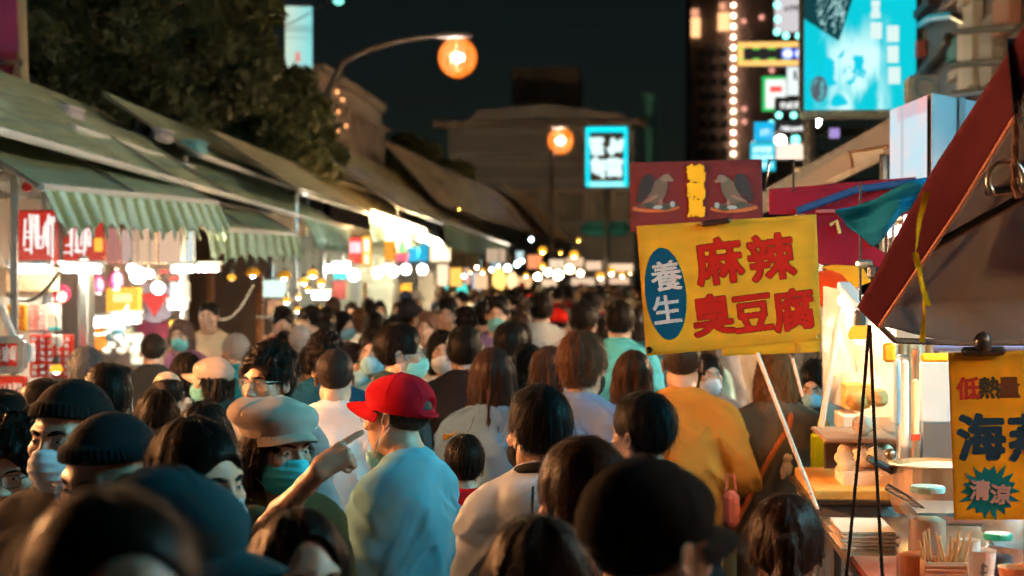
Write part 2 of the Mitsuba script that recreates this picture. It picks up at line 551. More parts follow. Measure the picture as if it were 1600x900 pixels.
def skin_colors(v, tone, rnd):
    """Skin with redder lips, nose, cheeks and ears, and slightly darker lids; head coordinates from a canonical body."""
    q = v - HC
    c = np.tile(np.asarray(tone, float), (len(v), 1))
    ax = np.abs(q[:, 0])
    g = lambda cx, cy, cz, r: np.exp(-((ax - cx) ** 2 + (q[:, 1] - cy) ** 2 + (q[:, 2] - cz) ** 2) / r ** 2)
    red = np.clip(0.55 * g(0, 0.108, -0.04, 0.02) + 0.45 * g(0.042, 0.07, -0.03, 0.025) + 0.6 * g(0.08, -0.01, -0.01, 0.03), 0, 1)
    c *= 1 - red[:, None] * np.array([0.0, 0.22, 0.25])
    lip = ((ax < 0.0225) & (q[:, 1] > 0.082) & (np.abs(q[:, 2] + 0.0712) < 0.0105 * np.sqrt(np.clip(1 - (ax / 0.024) ** 2, 0, 1)))).astype(float)
    c = c * (1 - lip[:, None] * np.array([0.15, 0.42, 0.36]))
    mott = meshkit.fbm(v * 55 + rnd * 13, 3)[:, None]
    return c * (0.9 + 0.2 * mott)


# ---------------------------------------------------------------- hair
def strand_noise(p, f, seed=0):
    """Noise that runs along the meridians from the crown, so that it reads as locks."""
    x, y, z = p[0], p[1] + f32(0.03), p[2]
    r = np.sqrt(x * x + y * y) + f32(1e-4)
    q = np.stack([x / r * f, y / r * f, z * f32(f * 0.9)], -1)
    return meshkit.noise(q, seed).astype(f32) - f32(0.5)


def hair_sdf(p, style, seed=0):
    high = style.endswith('_high')
    style = style.replace('_high', '')
    X, Y, Z = p
    A = [np.abs(X), Y, Z]
    sr = np.array(SCALP_R)
    n1 = strand_noise(p, 5.0, seed) * 2
    n2 = strand_noise(p, 19.0, seed + 3) * 2
    face = ell(p, (0, 0.135, -0.03), (0.09, 0.102, 0.13) if high else (0.085, 0.095, 0.105))
    if style in ('short', 'side'):
        d = ell(p, (0, -0.014, 0.038), sr + (0.012, 0.014, 0.020)) + n1 * f32(0.0025) + n2 * f32(0.003)
        if style == 'side':
            d = smin(d, ell(p, (0.02, 0.05, 0.1), (0.06, 0.05, 0.028)) + n1 * f32(0.006), 0.02)
        d = smax(d, -face, 0.008)
        d = smax(d, -ell(A, (0.07, 0.03, -0.06), (0.06, 0.052, 0.06)), 0.01)
        d = smax(d, -(Z + f32(0.062) - f32(0.25) * (Y + f32(0.05)) * -1), 0.01)
    elif style == 'thin':
        d = ell(p, (0, -0.014, 0.034), sr + (0.005, 0.006, 0.006)) + n2 * f32(0.0012)
        d = smax(d, -face, 0.008)
        d = smax(d, -ell(A, (0.07, 0.035, -0.06), (0.06, 0.052, 0.07)), 0.01)
        d = smax(d, -(Z + f32(0.05)), 0.006)
    elif style == 'bald':
        d = ell(p, (0, -0.014, 0.03), sr + (0.006, 0.007, 0.003)) + n2 * f32(0.0015)
        d = smax(d, Z - f32(0.055) + f32(0.35) * Y, 0.01)
        d = smax(d, -face, 0.008)
        d = smax(d, -(Z + f32(0.055)), 0.008)
        d = smax(d, -ell(A, (0.07, 0.045, -0.04), (0.06, 0.06, 0.08)), 0.01)
    elif style == 'bowl':
        d = ell(p, (0, -0.014, 0.03), sr + (0.017, 0.02, 0.026)) + n1 * f32(0.007) + n2 * f32(0.005)
        d = smin(d, ell(p, (0, -0.04, -0.03), (0.072, 0.075, 0.055)) + n2 * f32(0.003), 0.02)
        d = smax(d, -ell(p, (0, 0.14, -0.055), (0.078, 0.1, 0.10)), 0.008)
        d = smax(d, -ell(A, (0.095, 0.01, -0.055), (0.04, 0.05, 0.05)), 0.01)
        d = smax(d, -(Z + f32(0.078)), 0.012)
    elif style == 'curly':
        q = np.stack([X * 55, Y * 55, Z * 55], -1)
        b = (meshkit.noise(q, seed) - 0.5).astype(f32)
        d = ell(p, (0, -0.014, 0.045), sr + (0.02, 0.022, 0.03)) + b * f32(0.024) + n1 * f32(0.004)
        d = smax(d, -face, 0.008)
        d = smax(d, -ell(A, (0.08, 0.03, -0.06), (0.06, 0.052, 0.06)), 0.01)
        d = smax(d, -(Z + f32(0.06)), 0.012)
    elif style in ('long', 'bob', 'bangs', 'tail', 'bun'):
        d = ell(p, (0, -0.014, 0.034), sr + (0.012, 0.014, 0.017)) + n1 * f32(0.006) + n2 * f32(0.004)
        if style in ('long', 'bob', 'bangs'):
            end = {'long': -0.36, 'bob': -0.135, 'bangs': -0.13}[style]
            t = np.clip((f32(0.04) - Z) / f32(0.04 - end), 0, 1)
            rx, ry = f32(0.088) + f32(0.018) * np.sin(t * 3.0), f32(0.08) - f32(0.02) * t
            cy = f32(-0.022) - f32(0.035) * t
            wv = np.sin(Z * 38 + strand_noise(p, 3.0, seed) * 6) * f32(0.005) * t
            cur = (np.sqrt((X / rx) ** 2 + ((Y - cy) / ry) ** 2) - 1) * f32(0.06) + wv + n1 * f32(0.009) + n2 * f32(0.005)
            cur = smax(cur, Z - f32(0.05), 0.02)
            tipn = strand_noise(p, 7.0, seed + 9) * f32(0.05)
            cur = smax(cur, f32(end) - Z + tipn, 0.02)
            d = smin(d, cur, 0.02)
            d = smax(d, -ell(p, (0, 0.10, -0.10), (0.07, 0.11, 0.195) if high else (0.066, 0.105, 0.155)), 0.01)
        else:
            d = smax(d, -(Z + f32(0.058)), 0.01)
            d = smax(d, -ell(A, (0.07, 0.035, -0.06), (0.06, 0.052, 0.06)), 0.01)
            d = smax(d, -face, 0.008)
        if style == 'bangs':
            fr = ell(p, (0, 0.0, 0.03), sr + (0.01, 0.014, 0.012)) + n2 * f32(0.004) + n1 * f32(0.003)
            fr = smax(fr, -(Z - f32(0.016) + strand_noise(p, 9.0, 5) * f32(0.018)), 0.004)
            fr = smax(fr, -(Y - f32(0.01)), 0.01)
            d = np.minimum(d, fr)
        if style == 'tail':
            pts = [(0, -0.1, 0.045), (0, -0.145, 0.03), (0.004, -0.15, -0.06), (0.006, -0.135, -0.17), (0.01, -0.13, -0.27)]
            d = smin(d, chain(p, pts, [0.02, 0.024, 0.036, 0.03, 0.008], 0.02) + n2 * f32(0.006), 0.006)
        if style == 'bun':
            d = smin(d, ell(p, (0, -0.1, 0.085), (0.042, 0.042, 0.04)) + n2 * f32(0.003), 0.01)
    return d


def hair_mesh(style, h, seed=0):
    def make():
        lo = -0.40 if style.startswith('long') else -0.32 if style == 'tail' else -0.19
        fn = lambda p: hair_sdf(p, style, seed)
        v, f = nets(fn, np.arange(-0.135, 0.136, h), np.arange(-0.2, 0.135, h), np.arange(lo, 0.165, h))
        v, f = lighten((v, f), 0.0008 if h < .008 else 0.003)
        return v + HC, f
    return cached(('hair', style, h, seed), make)


def strands(v, f, n, L, w, seed, lift=0.35, droop=0.6, fringe=False):
    """Short tapering blades of hair lying along the surface, combed away from the crown."""
    rng = np.random.default_rng(seed)
    tri = v[f]
    cr = np.cross(tri[:, 1] - tri[:, 0], tri[:, 2] - tri[:, 0])
    ar = np.linalg.norm(cr, axis=1)
    i = rng.choice(len(f), n, p=ar / ar.sum())
    a, b = rng.random(n), rng.random(n)
    s = a + b > 1
    a[s], b[s] = 1 - a[s], 1 - b[s]
    t = tri[i]
    p = t[:, 0] + a[:, None] * (t[:, 1] - t[:, 0]) + b[:, None] * (t[:, 2] - t[:, 0])
    nr = cr[i] / ar[i][:, None]
    crown = HC + np.array([0.012, -0.045, 0.125])
    d = p - crown
    d /= np.linalg.norm(d, axis=1, keepdims=True)
    d = d + np.array([0, 0, -droop]) + rng.normal(0, 0.22, (n, 3))
    d -= nr * (d * nr).sum(1, keepdims=True)
    d /= np.linalg.norm(d, axis=1, keepdims=True) + 1e-9
    wd = np.cross(nr, d)
    Ls = L * rng.uniform(0.5, 1.2, n)[:, None]
    lf = lift * rng.uniform(0.1, 1.0, n)[:, None]
    fly = rng.random(n) < 0.11
    lf[fly] = lift * 2.2 + 0.25
    Ls[fly] *= 1.5
    if not fringe:
        tip = p + d * Ls - np.array([0, 0, .18]) * Ls - HC
        ok = ~((tip[:, 1] > 0.035) & (tip[:, 2] < 0.066) & (tip[:, 2] > -.13) & (np.abs(tip[:, 0]) < .068))
        p, d, nr, wd, Ls, lf, n = p[ok], d[ok], nr[ok], wd[ok], Ls[ok], lf[ok], int(ok.sum())
    rows = []
    for k in range(4):
        u = k / 3
        c = p + d * Ls * u + nr * (Ls * lf * u * (1 - 0.55 * u) - 0.001) - np.array([0, 0, 1]) * Ls * 0.18 * u * u
        ww = w * (1 - u) ** 0.6 * 0.5 + 1e-5
        rows += [c - wd * ww, c + wd * ww]
    V = np.stack(rows, 1).reshape(-1, 3)
    base = np.arange(n)[:, None] * 8
    q = np.concatenate([base + np.array([[2 * k, 2 * k + 1, 2 * k + 3, 2 * k + 2]]) for k in range(3)])
    return V, np.vstack([q[:, [0, 1, 2]], q[:, [0, 2, 3]]])


# ---------------------------------------------------------------- hats, masks, glasses (canonical body coordinates)
def cap_dome(h, backhole=False, tall=0.0):
    def make():
        def fn(p):
            d = ell(p, (0, -0.012, 0.036), (0.0905, 0.112, 0.092 + tall))
            d = smin(d, ell(p, (0, 0.05, 0.07), (0.06, 0.045, 0.033)), 0.03)
            d = smax(d, -(p[2] - f32(0.022) - f32(0.16) * (p[1] - f32(0.06))), 0.004)
            if backhole:
                d = smax(d, -smax(ell(p, (0, -0.13, 0.026), (0.046, 0.030, 0.034)), f32(0.02) - p[2], .002), 0.003)
            return d
        v, f = nets(fn, np.arange(-0.115, 0.116, h), np.arange(-0.145, 0.14, h), np.arange(-0.04, 0.16, h))
        v, f = lighten((v, f), .0004 if h < .006 else .0012)
        return v + HC, f
    return cached(('cap', h, backhole, tall), make)


def cap_trim():
    """Seams, button and bill of a baseball cap."""
    def make():
        seams = []
        for k in range(6):
            a = PI / 6 + k * PI / 3
            pts = [np.array([math.sin(a) * math.sin(t) * 0.091, -0.012 + math.cos(a) * math.sin(t) * 0.1125, 0.036 + 0.0925 * math.cos(t)]) for t in np.linspace(0.05, 1.5, 12)]
            seams.append(tube([q + HC for q in pts], 0.0013, 5))
        button = ball(HC + (0, -0.012, 0.129), (0.008, 0.008, 0.004), 2)
        def bill(u, v):
            a = (u - 0.5) * 2.15
            x = 0.088 * np.sin(a) / math.sin(1.075)
            y0 = -0.012 + 0.112 * np.sqrt(np.clip(1 - (x / 0.094) ** 2, 0, 1)) - 0.012
            y = y0 + v * (0.082 * np.sqrt(np.clip(1 - (x / 0.0885) ** 2, 0, 1)) + 0.004)
            z = 0.03 + 0.16 * (y - 0.06) * 0.6 - 7.0 * x * x * (0.35 + 0.25 * v) - 0.14 * v * v * 0.08
            return np.stack([x, y, z], -1) + HC
        return cat_(seams + [button]), slab(bill, 20, 8, 0.004)
    return cached('captrim', make)


def beanie(h):
    def make():
        def fn(p):
            rib = np.cos(np.arctan2(p[0], p[1] + f32(0.012)) * 46) * f32(0.0016)
            d = ell(p, (0, -0.02, 0.038), (0.09, 0.113, 0.104)) + rib * np.clip((f32(0.11) - p[2]) * 20, 0, 1)
            d = smax(d, -(p[2] - f32(0.046) - f32(0.16) * p[1]), 0.006)
            band = ell(p, (0, -0.014, 0.05), (0.0935, 0.1145, 0.09)) + rib * f32(1.3)
            band = smax(band, np.abs(p[2] - f32(0.062) - f32(0.16) * p[1]) - f32(0.019), 0.008)
            return smin(d, band, 0.004)
        v, f = nets(fn, np.arange(-0.115, 0.116, h), np.arange(-0.15, 0.12, h), np.arange(-0.02, 0.16, h))
        v, f = lighten((v, f), .0004 if h < .006 else .0012)
        return v + HC, f
    return cached(('beanie', h), make)


def newsboy(h):
    def make():
        def fn(p):
            a = np.arctan2(p[0], p[1] + f32(0.025))
            seam = np.exp(-(np.sin(a * 4) / f32(0.09)) ** 2) * f32(0.0035)
            puff = ell(p, (0, -0.038, 0.075 ), (0.124, 0.132, 0.052)) + seam
            puff = smin(puff, ell(p, (0, .03, .07), (.085, .07, .045)), .03)
            lump = meshkit.noise(np.stack([p[0] * 16, p[1] * 16, p[2] * 16], -1), 4).astype(f32)
            puff = puff - (lump - f32(0.5)) * f32(0.014)
            band = smax(ell(p, (0, -0.014, 0.04), (0.092, 0.112, 0.08)), np.abs(p[2] - f32(0.04)) - f32(0.022), 0.006)
            d = smin(puff, band, 0.012)
            return smax(d, -(p[2] - f32(0.018)), 0.006)
        v, f = nets(fn, np.arange(-0.15, 0.151, h), np.arange(-0.185, 0.13, h), np.arange(0.0, 0.165, h))
        def bill(u, w):
            a = (u - 0.5) * 2.2
            x = 0.086 * np.sin(a) / math.sin(1.1)
            y0 = -0.014 + 0.108 * np.sqrt(np.clip(1 - (x / 0.094) ** 2, 0, 1)) - 0.01
            y = y0 + w * 0.055 * np.sqrt(np.clip(1 - (x / 0.0865) ** 2, 0, 1)) + 0.002 * w
            z = 0.042 - 6.0 * x * x * (0.4 + 0.2 * w) - 0.014 * w
            return np.stack([x, y, z], -1) + HC
        v, f = lighten((v, f), .0005)
        up_ = np.array([0, 0, .012])
        bl = slab(bill, 20, 6, 0.005)
        return (v + HC + up_, f), (bl[0] + up_, bl[1]), ball(HC + (0, -0.036, 0.138), (0.01, 0.01, 0.006), 2)
    return cached(('newsboy', h), make)


def mask_mesh(h, kind='surgical'):
    def make():
        def fn(p):
            tent = ell(p, (0, 0.026, -0.062), (0.070, 0.094, 0.062))
            tent = smin(tent, ell(p, (0, 0.098, -0.045), (0.02, 0.022, 0.03)), 0.03)
            tent = smin(tent, ell(p, (0, 0.04, -0.085), (0.05, 0.058, 0.04)), 0.02)
            if kind == 'surgical':
                z = (p[2] + f32(0.056)) / f32(0.021)
                tent = tent + (np.abs((z - np.floor(z)) - f32(0.5)) - f32(0.25)) * f32(0.008) * (np.abs(p[2] + f32(0.058)) < 0.036)
            top = p[2] + f32(0.014) + np.abs(p[0]) * f32(0.18)
            d = smax(tent, top, 0.004)
            d = smax(d, -(p[2] + f32(0.122)), 0.004)
            return smax(d, -(p[1] - f32(0.022) - f32(0.25) * (p[2] + f32(0.06))), 0.004)
        v, f = nets(fn, np.arange(-0.09, 0.091, h), np.arange(-0.02, 0.15, h), np.arange(-0.14, 0.02, h))
        v, f = lighten((v, f), .0004 if h < .006 else .0012)
        return v + HC, f
    return cached(('mask', kind, h), make)


def loops():
    def make():
        out = []
        for s in (-1, 1):
            two_ = []
            out.append(two_)
            for pts in (((0.066, 0.034, -0.03), (0.078, 0.01, -0.0), (0.0865, -0.012, 0.018), (0.088, -0.028, 0.004)), ((0.06, 0.032, -0.1), (0.078, 0.0, -0.07), (0.088, -0.024, -0.03), (0.088, -0.028, 0.004))):
                two_.append(tube(np.array(pts) * [s, 1, 1] + HC, 0.0014, 5))
        return [cat_(o) for o in out]
    return cached('loops', make)


def eyes():
    """Two eyes: almond whites with dark irises, a dark upper lid line."""
    def make():
        V, F, C = [], [], []
        n = 0
        for s in (-1, 1):
            u, t = np.meshgrid(np.linspace(-1, 1, 17), np.linspace(-1, 1, 7), indexing='ij')
            hgt = 0.0037 * (1 - u ** 2) ** 0.7
            x, z = 0.0128 * u, hgt * t + 0.0012 * u * 1.0
            y = 0.0862 - 22 * x * x - 16 * z * z
            v = np.stack([s * (0.0315 + x), y, z + 0.0], -1).reshape(-1, 3)
            i, j = np.meshgrid(np.arange(16), np.arange(6), indexing='ij')
            a = i * 7 + j
            q = np.stack([a, a + 7, a + 8, a + 1], -1).reshape(-1, 4)
            r = np.hypot(x + 0.0, z * 1.0).reshape(-1)
            c = np.where((r < 0.0052)[:, None], [0.012, 0.0115, 0.011], [0.58, 0.56, 0.54])
            c = np.where((t.reshape(-1) > 0.85)[:, None], [0.02, 0.0195, 0.019], c)
            V.append(v); F.append(q + n); C.append(c); n += len(v)
        return (np.vstack(V) + HC, np.vstack(F)), np.vstack(C)
    return cached('eyes', make)


def brows(thick=1.0):
    def make():
        out = []
        for s in (-1, 1):
            u = np.linspace(0, 1, 9)
            x = 0.013 + 0.037 * u
            z = 0.0165 + 0.0085 * np.sin(u * 2.2) - 0.004 * u
            y = 0.0965 - 0.0165 * u ** 2 - 0.003 * u
            c = np.stack([s * x, y, z], -1) + HC
            r = 0.0032 * thick * (0.75 + 0.5 * np.sin(u * 2.6)) * (1 - 0.75 * u ** 3)
            out.append(tube(c, r, 6))
        return out
    return cached(('brows', thick), make)


def spectacles(square=True):
    def make():
        rims = []
        for s in (-1, 1):
            a = np.arange(24) * 2 * PI / 24
            e = 0.6 if square else 1.0
            x = 0.0245 * np.sign(np.cos(a)) * np.abs(np.cos(a)) ** e
            z = 0.0185 * np.sign(np.sin(a)) * np.abs(np.sin(a)) ** e
            y = 0.1125 - 9 * (np.abs(x + 0.033) - 0.0) ** 2 * 0.6
            rims.append(tube(np.stack([s * (x + 0.034), y, z - 0.002], -1) + HC, 0.0013, 6, closed=True))
            rims.append(tube(np.array([(s * 0.058, 0.1, 0.006), (s * 0.073, 0.085, 0.008), (s * 0.082, 0.0, 0.006), (s * 0.085, -0.018, -0.004)]) + HC, [0.0016, 0.0018, 0.0016, 0.0014], 6))
        rims.append(tube(np.array([(-0.01, 0.1115, 0.004), (0, 0.114, 0.007), (0.01, 0.1115, 0.004)]) + HC, 0.0014, 6))
        lens = []
        for s in (-1, 1):
            a = np.arange(20) * 2 * PI / 20
            e = 0.6 if square else 1.0
            x = 0.024 * np.sign(np.cos(a)) * np.abs(np.cos(a)) ** e
            z = 0.018 * np.sign(np.sin(a)) * np.abs(np.sin(a)) ** e
            v = np.stack([s * (x + 0.034), 0.1125 - 5.4 * np.abs(x + 0.033) ** 2, z - 0.002], -1)
            v = np.vstack([v, [[s * 0.034, 0.1078, -0.002]]]) + HC
            k = np.arange(20)
            f = np.stack([k, (k + 1) % 20, k * 0 + 20], 1)
            lens.append((v, f if s < 0 else f[:, ::-1]))
        return cat_(rims), lens
    return cached(('specs', square), make)


# ---------------------------------------------------------------- clothes
PROFILES = {
    'tee': [(0.80, .175, .115, 0), (1.0, .172, .125, 0.005), (1.15, .180, .132, 0), (1.28, .186, .130, -.004), (1.36, .165, .105, -.01), (1.42, .105, .075, -.02), (1.47, .066, .064, -.02)],
    'jacket': [(0.74, .20, .14, 0), (0.95, .195, .14, 0.005), (1.15, .200, .148, 0), (1.28, .205, .146, -.004), (1.37, .178, .118, -.012), (1.43, .11, .085, -.02), (1.50, .070, .072, -.015)],
    'coat': [(0.48, .24, .17, 0), (0.8, .215, .155, 0), (0.98, .195, .14, 0.0), (1.15, .196, .142, 0), (1.28, .198, .138, -.004), (1.37, .172, .112, -.012), (1.43, .11, .085, -.02), (1.49, .072, .07, -.02)],
}
SLEEVE = {'tee': (0.062, 0.066, 0.068), 'jacket': (0.066, 0.06, 0.05), 'coat': (0.064, 0.058, 0.05)}


def top_sdf(p, style, arms, sleeve, belly=0.0, wide=0.0, folds=0.015, seed=0, collar='crew', hood=False):
    X, Y, Z = p
    pr = np.array(PROFILES[style])
    rx = np.interp(Z, pr[:, 0], pr[:, 1] + wide).astype(f32)
    ry = np.interp(Z, pr[:, 0], pr[:, 2]).astype(f32)
    cy = np.interp(Z, pr[:, 0], pr[:, 3]).astype(f32)
    e = np.sqrt((X / rx) ** 2 + ((Y - cy) / ry) ** 2)
    d = (e - 1) * np.minimum(rx, ry)
    d = smax(d, pr[0, 0] - Z, 0.01)
    d = smax(d, Z - f32(pr[-1, 0]), 0.012)
    A = (np.abs(X), Y, Z)
    g = 0.012 if style == 'tee' else 0.02
    d = smin(d, cap(A, (0.02, -0.035, 1.465), (0.13, -0.025, 1.405), 0.040 + g, 0.047 + g), 0.045)
    d = smin(d, cap(A, (0.05, -0.01, 1.385), (0.15 + wide * 0.6, -0.012, 1.372), 0.058 + g, 0.052 + g), 0.03)
    if style != 'tee':
        d = smin(d, smax(cap(p, (0, -0.012, 1.40), (0, -0.008, 1.56), 0.072, 0.07), Z - f32(1.50), 0.008), 0.015)
    if belly:
        d = smin(d, ell(p, (0, 0.075, 1.03), (0.13 + belly * 0.3, 0.075 + belly, 0.17)), 0.06)
    r0, r1, r2 = SLEEVE[style]
    for side, arm in arms:
        s = np.array([side, 1, 1.0])
        sh, el, wr = (np.array(arm[k]) * s for k in ('sh', 'el', 'wr'))
        sh = sh + np.array([-0.012 * side + wide * 0.6 * side, 0, -0.008])
        if sleeve == 'short':
            c = cap(p, sh, sh + (el - sh) * 0.75, r0, r0 + 0.012)
        else:
            c = smin(cap(p, sh, el, r0, r1), cap(p, el, wr - (wr - el) * 0.06, r1, r2), 0.02)
            L = (wr - el) / np.linalg.norm(wr - el)
            tt = (X - f32(el[0])) * f32(L[0]) + (Y - f32(el[1])) * f32(L[1]) + (Z - f32(el[2])) * f32(L[2])
            c = c + np.sin(tt * 110 + meshkit.noise(np.stack([X * 9, Y * 9, Z * 9], -1), seed + 2).astype(f32) * 5) * f32(folds * 0.22)
        d = smin(d, c, 0.045)
    if hood:
        hd = ell(p, (0, -0.095, 1.415), (0.135, 0.065, 0.075))
        hd = smin(hd, ell((np.abs(X), Y, Z), (0.085, -0.03, 1.45), (0.045, 0.075, 0.035)), 0.03)
        d = smin(d, hd, 0.018)
    if folds:
        a = meshkit.fbm(np.stack([X * 6 + Z * 3.2, Y * 6, Z * 3.0 - X * 1.6], -1), 2, seed).astype(f32)
        b = meshkit.noise(np.stack([X * 9 - Z * 7, Y * 9, Z * 6 + np.abs(X) * 11], -1), seed + 7).astype(f32)
        c = meshkit.noise(np.stack([X * 16, Y * 16, Z * 13 + np.abs(X) * 5], -1), seed + 5).astype(f32)
        ra, rb = 1 - np.abs(a - f32(0.5)) * 3.2, 1 - np.abs(b - f32(0.5)) * 2.2
        low_ = np.clip((f32(1.43) - Z) / f32(0.12), 0.15, 1)
        d = d - (np.clip(ra, 0, 1) ** 2 - f32(.25)) * f32(folds * 1.5) * low_ - (np.clip(rb, 0, 1) ** 3 - f32(.2)) * f32(folds * 0.9) * low_ - (c - f32(.5)) * f32(folds * .5) * low_
    if collar == 'crew':
        d = smax(d, -cap(p, (0, 0.01, 1.60), (0, -0.004, 1.485), 0.062, 0.058), 0.006)
    elif collar == 'v':
        d = smax(d, -cap(p, (0, 0.03, 1.60), (0, 0.085, 1.42), 0.066, 0.045), 0.008)
    return d


def top_mesh(h, style, arms, sleeve='long', **k):
    key = ('top', h, style, sleeve, repr(arms), repr(sorted(k.items())))
    def make():
        z0 = PROFILES[style][0][0] - 0.03
        pts = np.array([np.array(a[q]) * [s, 1, 1] for s, a in arms for q in ('sh', 'el', 'wr')])
        lo = np.minimum(pts.min(0) - 0.085, [-0.27, -0.2, z0])
        hi = np.maximum(pts.max(0) + 0.085, [0.27, 0.2, 1.54])
        lo[2] = min(z0, lo[2])
        o_ = lambda t: nets(lambda p: top_sdf(p, style, arms, sleeve, **k), np.arange(lo[0] + t, hi[0], h), np.arange(lo[1] + t * .7, hi[1], h), np.arange(lo[2] + t * .4, hi[2] + h, h))
        return lighten(o_, 0.0014 if h < .01 else 0.003 if h < .02 else 0.006)
    return cached(key, make)


def trousers(h):
    def make():
        def fn(p):
            A = [np.abs(p[0]), p[1], p[2]]
            d = ell(p, (0, -0.005, 0.9), (0.168, 0.122, 0.14))
            d = smin(d, cap(A, (0.088, 0, 0.87), (0.1, 0.012, 0.47), 0.094, 0.072), 0.03)
            d = smin(d, cap(A, (0.1, 0.012, 0.47), (0.102, -0.012, 0.09), 0.072, 0.062), 0.03)
            n = meshkit.noise(np.stack([p[0] * 12, p[1] * 12, p[2] * 9], -1), 3).astype(f32)
            return d - (n - f32(0.5)) * f32(0.014)
        return lighten(nets(fn, np.arange(-0.24, 0.241, h), np.arange(-0.16, 0.161, h), np.arange(0.0, 1.08, h * 1.5)), h * .15)
    return cached(('trousers', h), make)


def shoes(h):
    def make():
        def fn(p):
            A = [np.abs(p[0]), p[1], p[2]]
            d = smin(cap(A, (0.1, -0.035, 0.055), (0.114, 0.15, 0.045), 0.047, 0.04), cap(A, (0.1, -0.02, 0.06), (0.1, -0.02, 0.11), 0.045), 0.02)
            return smax(d, f32(0.004) - p[2], 0.006)
        return lighten(nets(fn, np.arange(-0.2, 0.201, h), np.arange(-0.12, 0.22, h), np.arange(-0.02, 0.18, h)), .002)
    return cached(('shoes', h), make)


# ---------------------------------------------------------------- assembling a person
TONES = [(0.43, 0.255, 0.17), (0.47, 0.29, 0.20), (0.38, 0.22, 0.145), (0.49, 0.315, 0.225), (0.35, 0.20, 0.13)]
BLACK_HAIR, BROWN_HAIR, GREY_HAIR = (0.0065, 0.0055, 0.005), (0.045, 0.020, 0.010), (0.22, 0.22, 0.22)
PEOPLE = []


def head_xform(v, turn, pitch, tilt, hs):
    """Turns the head about the neck: full above the jaw, fading out to the collar."""
    if not (turn or pitch or tilt or hs != 1.0):
        return v
    w = np.clip((v[:, 2] - 1.435) / 0.085, 0, 1)
    w = (w * w * (3 - 2 * w))[:, None]
    out = v.copy()
    q = (v - PIV) * (1 + (hs - 1) * w)
    for k, ang in ((1, tilt), (0, pitch), (2, turn)):
        a = w[:, 0] * ang
        c, s = np.cos(a), np.sin(a)
        i, j = [(1, 2), (2, 0), (0, 1)][k]
        qi, qj = q[:, i].copy(), q[:, j].copy()
        q[:, i], q[:, j] = c * qi - s * qj, s * qi + c * qj
    return q + PIV


